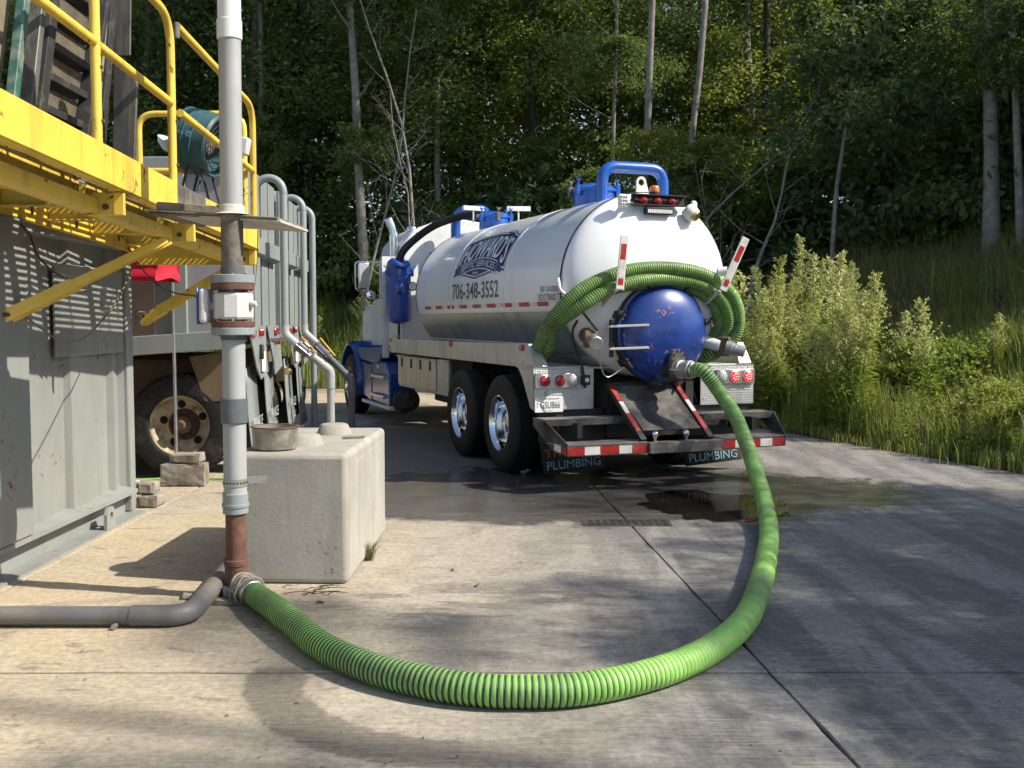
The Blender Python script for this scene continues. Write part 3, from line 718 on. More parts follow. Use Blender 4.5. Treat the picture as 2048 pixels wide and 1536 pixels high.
# ------------------------------------------------------------------ drum fan on the platform
fc = gy(398, 285, 8.15)
fan = thing('drum_fan', 'teal plastic drum fan tied to the yellow platform railing', 'fan', (fc.x, fc.y, fc.z - 0.3))
ax = Vector((0.95, -0.16, -0.24)).normalized()
MB().lathe([(0.20, -0.15), (0.235, -0.13), (0.25, -0.05), (0.245, 0.05), (0.237, 0.12), (0.242, 0.15), (0.23, 0.17), (0.215, 0.165), (0.21, 0.10), (0.20, -0.12)], fc, ax, 40).build('housing', 'teal_plastic', fan, w=True, smooth=40)
for k in range(3):
    t_ = -0.10 + k * 0.075
    MB().lathe([(0.249, t_ - 0.006), (0.256, t_ - 0.003), (0.256, t_ + 0.003), (0.247, t_ + 0.006)], fc, ax, 40).build('housing_rib', 'teal_plastic', fan, w=True)
e1 = ax.orthogonal().normalized(); e2 = ax.cross(e1)
for k in range(5):
    a = 2 * math.pi * k / 5
    d1 = e1 * math.cos(a) + e2 * math.sin(a); d2 = e1 * math.cos(a + 0.5) + e2 * math.sin(a + 0.5)
    bl = MB(); bl.add([fc + ax * 0.02 + d1 * 0.05, fc + ax * 0.02 + d1 * 0.195, fc + ax * 0.09 + d2 * 0.195, fc + ax * 0.06 + d2 * 0.05], [(0, 1, 2, 3)])
    b_o = bl.build('fan_blade', 'machine_steel', fan, w=True, smooth=0); b_o.modifiers.new('solid', 'SOLIDIFY').thickness = 0.006
gm = MB()
for rr in (0.05, 0.09, 0.13, 0.17, 0.21):
    gm.tube(arc_pts(fc + ax * 0.165, e1, e2, rr, 0, 2 * math.pi, 28), 0.003, 5, False)
gm.build('grille', 'black_steel', fan, w=True)
gm = MB(); gm.lathe([(0.0, 0.10), (0.07, 0.10), (0.07, -0.04), (0, -0.04)], fc, ax, 16); gm.build('motor', 'bare_steel', fan, w=True)
for dy in (-0.14, 0.14): MB().tube([fc + Vector((-0.05, dy, -0.20)), fc + Vector((-0.10, dy, -0.40)), fc + Vector((0.12, dy, -0.5)), fc + Vector((0.05, dy, -0.21))], 0.012, 8).build('stand_leg', 'black_steel', fan, w=True)
# the little swirl and letters on the housing
side = (Vector((0, -1, 0)) - ax * Vector((0, -1, 0)).dot(ax)).normalized(); upv = side.cross(ax)
if upv.z < 0: upv = -upv
def onfan(s_, t_):
    a = t_ / 0.254
    return fc + ax * s_ + (side * math.cos(a) + upv * math.sin(a)) * 0.258
em = MB()
for k in range(6):
    a = 2 * math.pi * k / 6; ps = []
    for (r_, da) in ((0.006, 0), (0.016, -0.35), (0.026, 0.1), (0.026, 0.55), (0.015, 0.45)):
        ps.append((0.035 + r_ * math.cos(a + da), 0.02 + r_ * math.sin(a + da)))
    flat_to(em, ps, [tuple(range(5))], onfan, 0)
v_, f_ = text2d('XIA', 0.035); flat_to(em, [(x - 0.035, y + 0.02) for x, y in v_], f_, onfan, 0)
em.build('emblem', 'flap_blue_text', fan, w=True, smooth=0)
MB().tube(spline([fc + Vector((0.02, -0.05, -0.30)), fc + Vector((0.0, -0.1, -0.42)), fc + Vector((-0.06, -0.2, -0.55))], 6), 0.009, 6).build('power_cord', 'cable', fan, w=True)
# pale lamp bowl left of the fan and a small white box behind the pipe
lp = gy(338, 305, 8.2)
bowl = MB(); bowl.lathe([(0.0, 0.0), (0.06, 0.012), (0.11, 0.05), (0.125, 0.09), (0.118, 0.09), (0.10, 0.055), (0.05, 0.022), (0, 0.012)], lp, (0.45, -0.2, 0.85), 28)
tag(bowl.build('lamp_bowl', 'fan_white', smooth=50), 'pale plastic lamp bowl lying tilted left of the teal fan', 'lamp')
wb = gy(490, 293, 7.9)
MBw = MB().box(wb, (0.06, 0.1, 0.13), Matrix.Rotation(0.2, 3, 'Y'))
tag(MBw.build('switch_box', 'fan_white', bevel=0.012, seg=2), 'small white switch box on the railing behind the standpipe', 'switch box')

# ------------------------------------------------------------------ standpipe with flow meter
PY = 6.0
def zpy(v): return gy(470, v, PY).z
xb, xt = gy(473, 1150, PY).x, gy(458, 0, PY).x
def paxis(z):
    z0, z1 = zpy(1150), zpy(0); return Vector((xb + (xt - xb) * (z - z0) / (z1 - z0), PY, z))
spipe = thing('standpipe', 'tall grey and white plastic standpipe with a flanged flow meter', 'pipe', (xb, PY, 0))
def seg(name, v0, v1, rr, mat, n=32, bev=0.0):
    z0, z1 = zpy(v0), zpy(v1)
    return MB().cyl(paxis(z0), paxis(z1), rr, n=n).build(name, mat, spipe, w=True, smooth=50, bevel=bev)
seg('pipe_section', 45, -160, 0.0655, 'pvc_white')
seg('coupling', 80, 40, 0.0705, 'pvc_white', bev=0.004)
seg('pipe_section', 432, 78, 0.063, 'pvc_pale')
seg('pipe_section', 548, 430, 0.063, 'pvc_mouldy')
seg('collar', 550, 534, 0.068, 'pvc_dark')
seg('flange', 567, 550, 0.125, 'pvc_grey', bev=0.004)
seg('flange', 580, 567.5, 0.123, 'rust', bev=0.003)
seg('meter_neck', 590, 578, 0.085, 'bare_steel')
mb_ = MB(); z0, z1 = zpy(641), zpy(584)
mb_.lathe([(0.07, 0), (0.105, 0.004), (0.115, 0.02), (0.115, z1 - z0 - 0.02), (0.105, z1 - z0 - 0.004), (0.07, z1 - z0)], paxis(z0), (0, 0, 1), 10)
mb_.build('meter_body', 'meter_white', spipe, w=True, smooth=30, bevel=0.004)
seg('meter_neck', 645, 639, 0.085, 'bare_steel')
seg('flange', 654, 642, 0.123, 'rust', bev=0.003)
seg('flange', 670, 655, 0.125, 'pvc_grey', bev=0.004)
seg('collar', 680, 669, 0.072, 'pvc_dark')
for vv, zz in ((558, 1), (662, -1)):
    for k in range(8):
        a = 2 * math.pi * (k + .3) / 8; c_ = paxis(zpy(vv)) + Vector((math.cos(a) * 0.102, math.sin(a) * 0.102, 0))
        MB().cyl(c_ - Vector((0, 0, .07 if zz > 0 else 0.03)), c_ + Vector((0, 0, 0.03 if zz > 0 else .07)), 0.009, n=6).build('bolt', 'rust' if k % 2 else 'cast_alu', spipe, w=True)
# display head on the left of the meter
dc = paxis(zpy(612)) + Vector((-0.15, -0.01, 0))
MB().box(dc, (0.05, 0.17, 0.20)).build('meter_head', 'meter_white', spipe, w=True, bevel=0.02, seg=2)
MB().box(dc + Vector((-0.032, 0, 0)), (0.012, 0.15, 0.21)).build('meter_display', 'vinyl_blue', spipe, w=True, bevel=0.005)
MB().cyl(dc + Vector((0, 0.02, 0)), paxis(zpy(612)), 0.03, n=14).build('meter_arm', 'meter_white', spipe, w=True)
MB().lathe([(0.0, 0), (0.018, 0), (0.02, 0.02), (0.013, 0.035), (0, 0.035)], paxis(zpy(608)) + Vector((0.11, -0.03, 0)), (1, -0.2, 0), 14).build('cable_gland', 'meter_white', spipe, w=True)
seg('pipe_section', 800, 678, 0.0660, 'pvc_pale')
seg('coupling', 846, 796, 0.0765, 'pvc_dark', bev=0.004)
seg('pipe_section', 990, 844, 0.0660, 'pvc_pale')
seg('coupling', 1010, 985, 0.0735, 'pvc_grey', bev=0.004)
seg('coupling', 1013, 1006, 0.0785, 'pvc_grey', bev=0.002)
seg('coupling', 1026, 1013, 0.0735, 'pvc_grey', bev=0.003)
seg('steel_pipe', 1135, 1024, 0.0590, 'rust')
seg('tee_collar', 1130, 1117, 0.0720, 'rust', bev=0.004)
seg('tee', 1212, 1118, 0.0670, 'rust', bev=0.006)
# tee branch and cam coupling to the green hose
T0 = paxis(zpy(1165)); HD = Vector((0.62, -0.76, -0.10)).normalized()
MB().cyl(T0, T0 + HD * 0.15, 0.062, n=28).build('tee_branch', 'rust', spipe, w=True)
MB().lathe([(0.062, 0.08), (0.078, 0.085), (0.078, 0.115), (0.066, 0.12), (0.066, 0.15), (0.074, 0.155), (0.074, 0.20), (0.064, 0.205)], T0, HD, 28).build('cam_coupling', 'cast_alu', spipe, w=True, smooth=30)
for sgn in (-1, 1):
    e_ = Vector((0, 0, 1)).cross(HD).normalized() * sgn
    MB().tube([T0 + HD * 0.17 + e_ * 0.085, T0 + HD * 0.08 + e_ * 0.09], 0.008, 6).build('cam_arm', 'cast_alu', spipe, w=True)
rp = MB()
for k in range(4):
    e1_ = HD.orthogonal().normalized(); e2_ = HD.cross(e1_)
    c_ = T0 + HD * (0.095 + 0.03 * k); tilt = HD * (0.02 * (-1) ** k)
    pts = [c_ + (e1_ * math.cos(a) + e2_ * math.sin(a)) * (0.086 + 0.006 * math.sin(3 * a + k)) + tilt * math.cos(a) for a in [2 * math.pi * i / 24 for i in range(25)]]
    rp.tube(pts, 0.007, 6)
e_ = Vector((0, 0, 1)).cross(HD).normalized()
rp.tube(spline([T0 + HD * 0.11 - e_ * 0.09, T0 + HD * 0.12 - e_ * 0.10 + Vector((0, 0, -0.1)), T0 + HD * 0.10 - e_ * 0.07 + Vector((0, 0, -0.17))], 6), 0.007, 6)
tag(rp.build('tie_rope', 'rope', smooth=60), 'pale rope wound round the hose coupling at the standpipe foot', 'rope')
# perforated strap to the concrete block
zs = zpy(964); st = MB(); st.lathe([(0.0675, -0.022), (0.070, -0.022), (0.070, 0.022), (0.0675, 0.022)], paxis(zs), (0, 0, 1), 36); st.build('strap', 'cast_alu', spipe, w=True)
hl = MB()
for k in range(22):
    a = 2 * math.pi * k / 22; c_ = paxis(zs) + Vector((math.cos(a), math.sin(a), 0)) * 0.0702
    hl.cyl(c_, c_ + Vector((math.cos(a), math.sin(a), 0)) * 0.0015, 0.0055, n=8)
hl.build('strap_holes', 'slot_black', spipe, w=True)
ps_ = paxis(zs)
MB().box(ps_ + Vector((0.115, 0.06, 0.005)), (0.11, 0.006, 0.042), Matrix.Rotation(0.35, 3, 'Z')).build('strap_tab', 'cast_alu', spipe, w=True)
MB().box((xb + 0.03, PY - 0.03, 0.055), (0.19, 0.15, 0.05), Matrix.Rotation(0.2, 3, 'Z')).build('foot_block', 'cinder', spipe, w=True, bevel=0.006)
# boards under the foot
tag(MB().box((xb + 0.02, PY - 0.10, 0.016), (0.30, 0.17, 0.028), Matrix.Rotation(-0.05, 3, 'Z')).build('wood_plank', 'plywood', bevel=0.004), 'dark wooden plank under the standpipe foot', 'plank')
tag(MB().box((xb - 0.17, PY + 0.02, 0.014), (0.30, 0.10, 0.022), Matrix.Rotation(0.25, 3, 'Z')).build('flat_stone', 'cinder', bevel=0.006), 'flat broken concrete slab between standpipe and grey drain pipe', 'stone')

# weathered board round the pipe
bd = thing('weathered_board', 'weathered plywood board with peeling edge fixed round the standpipe', 'board', (-1.7, 6.2, 2.2))
R_ = Matrix.Rotation(0.07, 3, 'Y') @ Matrix.Rotation(-0.02, 3, 'X') @ Matrix.Rotation(-0.12, 3, 'Z')
c_ = Vector((-1.70, 6.22, 2.225))
MB().box(c_, (0.80, 0.50, 0.012), R_).build('upper_ply', 'plywood', bd, w=True, bevel=0.003)
MB().box(c_ + R_ @ Vector((0.10, 0.02, -0.015)), (0.63, 0.50, 0.016), R_).build('lower_ply', 'board_white', bd, w=True, bevel=0.003)
MB().box(c_ + R_ @ Vector((-0.22, -0.01, -0.014)), (0.30, 0.46, 0.013), R_).build('packing_strip', 'plywood', bd, w=True, bevel=0.003)
MB().bar(c_ + R_ @ Vector((-0.38, -0.12, 0.04)), c_ + R_ @ Vector((0.02, 0.02, 0.05)), 0.09, 0.05).build('old_timber', 'plywood', bd, w=True, bevel=0.006)
MB().bar(c_ + R_ @ Vector((0.0, -0.16, 0.06)), c_ + R_ @ Vector((0.17, -0.10, 0.012)), 0.10, 0.008).build('bent_flashing', 'bare_steel', bd, w=True, bevel=0.003)
fl = MB(); fl.lathe([(0.064, 0.055), (0.07, 0.05), (0.078, 0.01), (0.10, 0.0)], paxis(2.232), (0, 0, 1), 28); fl.build('sealant_collar', 'board_white', bd, w=True)

# ------------------------------------------------------------------ cables
def cable(name, label, pts, r, mat):
    tag(MB().tube(spline(pts, 8), r, 6).build(name, mat, smooth=60), label, 'cable')
cable('meter_cable', 'dark cable sagging from the container to the flow meter', [gx(185, 452, -3.15), gx(240, 470, -3.15), gx(262, 505, -3.12), gy(300, 556, 8.0), gy(345, 584, 7.2), gy(390, 592, 6.5), dc + Vector((-0.02, 0.0, 0.03))], 0.0055, 'cable')
cable('wall_cable', 'tan cable looping down across the shaded container wall', [gx(45, 628, -3.12), gx(80, 655, -3.12), gx(120, 680, -3.12), gx(165, 678, -3.12), gx(205, 640, -3.12), gx(235, 600, -3.12), gx(262, 540, -3.12), gx(268, 512, -3.12)], 0.0065, 'cable_tan')
cable('conduit_cable', 'dark cable running down under the platform on the container', [gx(42, 448, -3.12), gx(60, 470, -3.12), gx(75, 510, -3.12), gx(110, 545, -3.12), gx(150, 560, -3.12), gx(200, 555, -3.12)], 0.007, 'cable')
cable('thin_cable', 'thin pale cable hanging beside the standpipe from the board', [gy(516, 460, 6.1), gy(515, 510, 6.1), gy(511, 560, 6.1), gy(506, 600, 6.05), paxis(zpy(606)) + Vector((0.15, -0.02, 0))], 0.0035, 'cable_tan')

# ------------------------------------------------------------------ grey drain pipe on the ground
dp = thing('drain_pipe', 'dirty grey plastic drain pipe with an elbow lying on the concrete', 'pipe', (-1.8, 5.5, 0))
zc_ = 0.058
MB().tube([(-4.2, 5.42, zc_), (-1.98, 5.42, zc_)], 0.050, 24).build('pipe_length', 'drain_grey', dp, w=True)
MB().tube(rounded_path([(-2.02, 5.42, zc_), (-1.72, 5.42, zc_), (-1.74, 5.98, zc_ + 0.02)], 0.2, 8), 0.056, 24).build('elbow', 'drain_grey', dp, w=True, smooth=60)
MB().tube([(-1.74, 5.95, zc_ + 0.018), (-1.76, 6.6, zc_ + 0.06), (-1.78, 8.0, zc_ + 0.06)], 0.050, 24).build('pipe_length', 'drain_grey', dp, w=True)
MB().cyl((-2.09, 5.37, 0.02), (-2.09, 5.34, 0.02), 0.014, n=10).build('drain_plug', 'cast_alu', dp, w=True)

# ------------------------------------------------------------------ concrete block
bk = thing('concrete_block', 'big cast concrete block with two lifting knobs beside the standpipe', 'concrete block', (-1.33, 7.05, 0))
MB().box((-1.345, 7.08, 0.405), (0.715, 1.56, 0.81), Matrix.Rotation(rad(-1.5), 3, 'Z')).build('body', 'cast_concrete', bk, w=True, bevel=0.035, seg=3)
for (x, y) in ((-1.36, 6.75), (-1.28, 7.42)):
    MB().lathe([(0.0, 0.075), (0.085, 0.075), (0.10, 0.066), (0.128, 0.0)], (x, y, 0.808), (0, 0, 1), 28).build('knob', 'cast_concrete', bk, w=True, smooth=50)
# panel lines on the right face: three shallow pilasters
for y in (6.75, 7.2, 7.6):
    MB().box((-0.994 + 0.026 * (y - 7.08), y, 0.38), (0.018, 0.30, 0.70), Matrix.Rotation(rad(-1.5), 3, 'Z')).build('face_panel', 'cast_concrete', bk, w=True, bevel=0.01, seg=2)
pn = thing('steel_pan', 'battered round steel pan with a rusty rim on the concrete block', 'pan', (-1.50, 6.52, 0.81))
MB().lathe([(0.0, 0.003), (0.125, 0.003), (0.138, 0.012), (0.142, 0.14), (0.150, 0.143), (0.148, 0.149), (0.136, 0.147), (0.132, 0.02), (0, 0.015)], (-1.50, 6.52, 0.81), (0, 0, 1), 44).build('bowl', 'pan_steel', pn, w=True, smooth=40)
MB().lathe([(0.150, 0.1435), (0.1515, 0.147), (0.149, 0.1505), (0.1355, 0.1485)], (-1.50, 6.52, 0.81), (0, 0, 1), 44).build('rim', 'rust', pn, w=True)
MB().prism([(-1.36, 6.50, 0.952), (-1.325, 6.515, 0.955), (-1.32, 6.54, 0.955), (-1.36, 6.56, 0.952)], (0, 0, 0.006)).build('lip_tab', 'rust', pn, w=True)
tag(MB().tube([(-1.16, 7.05, 0.822), (-1.02, 7.12, 0.822)], 0.008, 8).build('steel_rod', 'bare_steel'), 'short dark steel rod lying on the concrete block', 'rod')

# bricks and blocks by the container end
def stone(name, c, d, rz, mat, label, cat, seed, tilt=0.0):
    bm = bmesh.new(); bmesh.ops.create_cube(bm, size=1); bmesh.ops.subdivide_edges(bm, edges=bm.edges, cuts=4, use_grid_fill=True)
    for v in bm.verts:
        p = Vector((v.co.x * d[0], v.co.y * d[1], v.co.z * d[2]))
        n_ = noise.noise_vector(p * 14 + Vector((seed, seed, 0)))
        v.co = p + n_ * 0.012 - p.normalized() * 0.012 * (1 if sum(abs(abs(a) - 0.5) < 0.01 for a in (v.co.x, v.co.y, v.co.z)) > 1 else 0)
    me = bpy.data.meshes.new(name); bm.to_mesh(me); bm.free(); me.materials.append(MATS[mat])
    o = bpy.data.objects.new(name, me); C.objects.link(o); o.location = c; o.rotation_euler = (tilt, 0, rz)
    return tag(o, label, cat)
stone('cinder_block', (-3.22, 10.12, 0.115), (0.44, 0.20, 0.225), 0.03, 'cinder', 'worn concrete block on the ground under the canopy pole', 'block', 1)
stone('cinder_block', (-3.19, 10.12, 0.275), (0.31, 0.19, 0.095), -0.06, 'cinder', 'smaller pale concrete block carrying the canopy pole foot', 'block', 2)
stone('paving_brick', (-3.16, 8.98, 0.055), (0.19, 0.22, 0.105), 0.0, 'cinder', 'lower pale brick at the container corner', 'brick', 3)
stone('paving_brick', (-3.19, 9.00, 0.165), (0.16, 0.20, 0.11), 0.1, 'cinder', 'rough grey broken brick on top of the pale brick at the container corner', 'brick', 4)
tag(MB().tube([gz(262, 966, 0.04), gz(283, 968, 0.04)], 0.035, 14).build('pipe_stub', 'pvc_white'), 'short white pipe stub poking out behind the container corner', 'pipe')
tag(MB().tube(spline([(-3.9, 10.3, 0.02), (-3.3, 10.45, 0.02), (-2.7, 10.35, 0.02), (-2.2, 10.5, 0.02)], 8), 0.012, 8).build('garden_hose', 'hose_land'), 'thin green garden hose lying under the trailer wheel', 'hose')

# ------------------------------------------------------------------ red canopy
cn = thing('canopy_tent', 'red canopy with a thin aluminium pole between container and trailer', 'canopy', (-3.27, 10.1, 0))
cv = MB(); X0_, X1_, Ya, Yb = -4.9, -3.27, 9.55, 10.2; zt0, zb0 = 2.235, 2.005
n_ = 14
def val(p, q, seed):
    vs = []; p, q = Vector(p), Vector(q); nrm = Vector((0, 0, 1)).cross(q - p).normalized()
    for i in range(n_ + 1):
        for k in range(6):
            t_ = i / n_; z = zt0 + (zb0 - zt0) * k / 5 - 0.02 * math.sin(t_ * 5 + seed)
            off = 0.012 * math.sin(t_ * 3 + k * 1.4 + seed) + 0.010 * math.sin(k * 2.3 + t_ * 2)
            b_ = p + (q - p) * t_; vs.append((b_.x + nrm.x * off, b_.y + nrm.y * off, z + (0.012 if k == 0 else 0)))
    cv.add(vs, [(i * 6 + k, i * 6 + k + 1, (i + 1) * 6 + k + 1, (i + 1) * 6 + k) for i in range(n_) for k in range(5)])
val((X0_, Ya, 0), (X1_, Ya, 0), 0.3); val((X1_, Ya, 0), (X1_, Yb, 0), 1.7); val((X1_, Yb, 0), (X0_, Yb, 0), 2.2)
pk = ((X0_ + X1_) / 2, (Ya + Yb) / 2, zt0 + 0.16)
cv.add([(X0_, Ya, zt0), (X1_, Ya, zt0), (X1_, Yb, zt0), (X0_, Yb, zt0), pk], [(0, 1, 4), (1, 2, 4), (2, 3, 4), (3, 0, 4)])
cv.build('canopy_cloth', 'canvas_red', cn, w=True, smooth=60)
pb_, pt_ = Vector((gy(353, 900, 10.1).x, 10.1, 0.322)), Vector((gy(345, 560, 10.1).x, 10.1, 2.03))
mid_ = pb_ + (pt_ - pb_) * 0.62
MB().cyl(mid_, pt_, 0.014, n=12).build('pole_upper', 'alu', cn, w=True)
MB().cyl(pb_, mid_, 0.017, n=12).build('pole_lower', 'alu', cn, w=True)
MB().box(pt_ + Vector((0, 0, -0.01)), (0.05, 0.05, 0.05)).build('pole_bracket', 'black_steel', cn, w=True, bevel=0.005)

# ------------------------------------------------------------------ dump trailers with their tailgates to the right
def tread_wheel(parent, c, axis, R, W, name='wheel', lug=52, mats=('old_rubber', 'rim_cream', 'hub_rust')):
    """truck wheel with a lugged tread: wheel > tyre, rim, hub"""
    ax_ = Vector(axis).normalized()
    rim = MB(); rr = R * 0.56
    rim.lathe([(rr * 1.06, 0.0), (rr * 1.08, -0.012), (rr * 1.0, -0.02), (rr * 0.97, -0.06), (rr * 0.90, -0.13), (rr * 0.86, -0.15), (rr * 0.55, -0.165), (rr * 0.50, -0.15), (rr * 0.30, -0.145), (rr * 0.28, -0.09), (0, -0.085)], c, ax_, 40, mlist=[0, 0, 0, 0, 0, 0, 1, 1, 1, 1])
    wo = rim.build(name, [mats[1], mats[2]], parent, w=True, smooth=40)
    ty = MB(); ty.lathe([(R * 0.58, -0.004), (R * 0.62, 0.012), (R * 0.78, 0.022), (R * 0.92, 0.010), (R * 0.965, -0.02), (R * 0.965, -W + 0.02), (R * 0.90, -W), (R * 0.6, -W)], c, ax_, 56)
    e1_ = ax_.orthogonal().normalized(); e2_ = ax_.cross(e1_)
    for k in range(lug):
        a = 2 * math.pi * k / lug
        rd = e1_ * math.cos(a) + e2_ * math.sin(a); tg = ax_.cross(rd)
        Rm = Matrix((tg, ax_, rd)).transposed()
        ty.box(Vector(c) + rd * (R * 0.972) - ax_ * (W * 0.28), (R * 2 * math.pi / lug * 0.58, W * 0.48, R * 0.05), Rm)
        ty.box(Vector(c) + rd * (R * 0.972) - ax_ * (W * 0.74) + tg * 0.02, (R * 2 * math.pi / lug * 0.58, W * 0.40, R * 0.05), Rm)
    ty.build('tyre', mats[0], wo, w=True, smooth=30)
    hb = MB(); hb.lathe([(0.0, 0.02), (rr * 0.16, 0.02), (rr * 0.19, 0.0), (rr * 0.2, -0.1)], c, ax_, 24)
    for k in range(10):
        a = 2 * math.pi * k / 10; p = Vector(c) + (e1_ * math.cos(a) + e2_ * math.sin(a)) * rr * 0.44
        hb.cyl(p - ax_ * 0.15, p - ax_ * 0.10, 0.017, n=6)
    hb.build('hub', mats[2], wo, w=True, smooth=40)
    for k in range(5):
        a = 2 * math.pi * (k + .2) / 5; p = Vector(c) + (e1_ * math.cos(a) + e2_ * math.sin(a)) * rr * 0.71
        MB().lathe([(0.0, 0.0), (0.042, 0.0)], p - ax_ * 0.148, ax_, 16).build('hand_hole', 'slot_black', wo, w=True, smooth=0)
    return wo
def dump_trailer(xr, y0, label, near):
    W_ = 2.45; t_ = thing('dump_trailer', label, 'trailer', (xr - 2.5, y0 + W_ / 2, 0), group='grey dump trailers parked behind the container')
    k = -0.08
    def rx(y): return xr + k * (y - y0)
    # tub
    tub = MB(); zl0, zl1, ztop = 1.02, 1.37, 3.22
    A = [(-11.0, zl0 - 0.25), (xr - 0.02, zl1), (xr, ztop), (-11.0, ztop)]
    for yy in (y0, y0 + 0.03, y0 + W_ - 0.03, y0 + W_): pass
    tub.prism([(x + k * 0, y0, z) for x, z in A], (0, 0.03, 0))
    tub.build('tub_side', 'trailer_grey', t_, w=True, smooth=0)
    MB().prism([(x + k * W_, y0 + W_ - 0.03, z) for x, z in A], (0, 0.03, 0)).build('tub_side', 'trailer_grey', t_, w=True, smooth=0)
    MB().prism([(-11.0, y0 + 0.03, zl0 - 0.25), (xr - 0.03, y0 + 0.03, zl1), (xr - 0.03, y0 + 0.03, zl1 + 0.04), (-11.0, y0 + 0.03, zl0 - 0.2)], (0, W_ - 0.06, 0)).build('tub_floor', 'trailer_brown', t_, w=True, smooth=0)
    MB().bar((-11.0, y0 - 0.03, zl0 - 0.15), (xr - 0.05, y0 - 0.03, zl1 + 0.06), 0.07, 0.19).build('sill', 'trailer_grey', t_, w=True, smooth=0, bevel=0.006)
    MB().b2(-11.0, xr + 0.01, y0 - 0.05, y0 - 0.001, ztop - 0.12, ztop + 0.02).build('top_rail', 'trailer_grey', t_, w=True, bevel=0.006)
    for x in ((xr - 0.60), (xr - 1.9), (xr - 3.2)):
        MB().b2(x, x + 0.13, y0 - 0.055, y0 - 0.001, 1.30, ztop - 0.125).build('side_rib', 'trailer_grey', t_, w=True, bevel=0.006)
    if near:
        MB().b2(xr - 1.15, xr - 0.80, y0 - 0.02, y0 - 0.002, 1.34, 2.30).build('side_patch', 'trailer_brown', t_, w=True)
    # tailgate: sheet, uprights, rails
    g_ = MB(); g_.prism([(rx(y0) - 0.03, y0, 1.37), (rx(y0 + W_) - 0.03, y0 + W_, 1.37), (rx(y0 + W_) - 0.07, y0 + W_, 1.37), (rx(y0) - 0.07, y0, 1.37)], (0, 0, ztop - 1.37)); g_.build('tailgate', 'trailer_grey', t_, w=True, smooth=0)
    for (a, b_) in ((0.0, 0.82), (0.93, 1.33), (1.44, 1.86), (1.97, 2.42)):
        g_ = MB(); g_.prism([(rx(y0 + a) - 0.028, y0 + a, 1.40), (rx(y0 + a) + 0.05, y0 + a, 1.40), (rx(y0 + b_) + 0.05, y0 + b_, 1.40), (rx(y0 + b_) - 0.028, y0 + b_, 1.40)], (0, 0, ztop - 1.40 + 0.02)); g_.build('tailgate_rib', 'trailer_grey', t_, w=True, smooth=0, bevel=0.006)
    g_ = MB(); g_.prism([(rx(y0) + 0.052, y0 + 0.1, 2.30), (rx(y0) + 0.15, y0 + 0.1, 2.33), (rx(y0) + 0.15, y0 + 0.1, 2.50), (rx(y0) + 0.052, y0 + 0.1, 2.50)], (k * 0.9, 0.9, 0)); g_.build('tailgate_rail', 'trailer_grey', t_, w=True, smooth=0, bevel=0.006)
    g_ = MB(); g_.prism([(rx(y0 + 1.35) + 0.052, y0 + 1.35, 2.30), (rx(y0 + 1.35) + 0.15, y0 + 1.35, 2.33), (rx(y0 + 1.35) + 0.15, y0 + 1.35, 2.50), (rx(y0 + 1.35) + 0.052, y0 + 1.35, 2.50)], (k * 0.9, 0.9, 0)); g_.build('tailgate_rail', 'trailer_grey', t_, w=True, smooth=0, bevel=0.006)
    # lamp plates with lights, mudflaps
    for j, (a, b_) in enumerate(((0.22, 1.28), (1.42, 2.30))):
        q = rx(y0 + a) + 0.10; q2 = rx(y0 + b_) + 0.10
        pl = MB(); pl.prism([(q, y0 + a, 1.56), (q2, y0 + b_, 1.56), (q2 + 0.02, y0 + b_ + 0.1, 1.06), (q2 + 0.02, y0 + b_ - 0.30, 0.97), (q + 0.02, y0 + a + 0.22, 1.14)], (-0.015, 0, 0)); pl.build('lamp_plate', 'trailer_grey', t_, w=True, smooth=0)
        lamps = ((0.10, 1.48, .11, .07), (0.24, 1.48, .11, .07), (0.62, 1.49, .03, .08), (0.71, 1.49, .03, .08), (0.80, 1.49, .03, .08)) if j == 0 else ((0.55, 1.49, .11, .08), (0.68, 1.49, .11, .08), (0.55, 1.36, .11, .06))
        for dy, z, wy, hz in lamps:
            yy = y0 + a + dy; MB().box((rx(yy) + 0.112, yy, z), (0.03, wy, hz)).build('tail_lamp', 'lens_red', t_, w=True, bevel=0.008)
        if j == 0:
            yy = y0 + a + 0.62; MB().box((rx(yy) + 0.12, yy, 1.28), (0.05, 0.05, 0.16)).build('latch', 'black_steel', t_, w=True, bevel=0.006)
            MB().box((rx(yy) + 0.108, yy + .16, 1.17), (0.008, 0.16, 0.22)).build('sticker', 'plate_white', t_, w=True)
        fy0, fy1 = y0 + a + 0.18, y0 + a + 0.80
        fp = MB(); nn = 6; xx = rx(fy0) + 0.03
        for i in range(nn + 1):
            z = 1.12 - (1.12 - 0.12) * i / nn; bx_ = 0.06 * (i / nn) ** 2
            fp.v += [(xx + bx_, fy0 + 0.05 * i / nn, z), (xx + bx_ + k * 0.6, fy1 + 0.10 * i / nn, z)]
        fp.f += [(2 * i, 2 * i + 1, 2 * i + 3, 2 * i + 2) for i in range(nn)]; fp.mi += [0] * nn
        fo = fp.build('mudflap', 'trailer_grey', t_, w=True, smooth=60); fo.modifiers.new('solid', 'SOLIDIFY').thickness = 0.012
        tx = MB()
        for body, zz, sz in (('PINNACLE', 0.52, 0.17), ('ATS LLC', 0.36, 0.12), ('255', 0.22, 0.13)):
            v_, f_ = text2d(body, sz, 0.72)
            flat_to(tx, v_, f_, lambda s_, tt, zz=zz: (xx + 0.06 * ((1.12 - zz) / 1.0) ** 2 + 0.012 - 0.08 * s_, (fy0 + fy1) / 2 + 0.06 + s_, zz + tt))
        tx.build('flap_lettering', 'chalk', fo, w=True, smooth=0)
    # running gear
    wheels = ((xr - 0.62, y0 + 0.12), (xr - 1.95, y0 + 0.12)) if near else ((xr - 0.62, y0 + 0.12),)
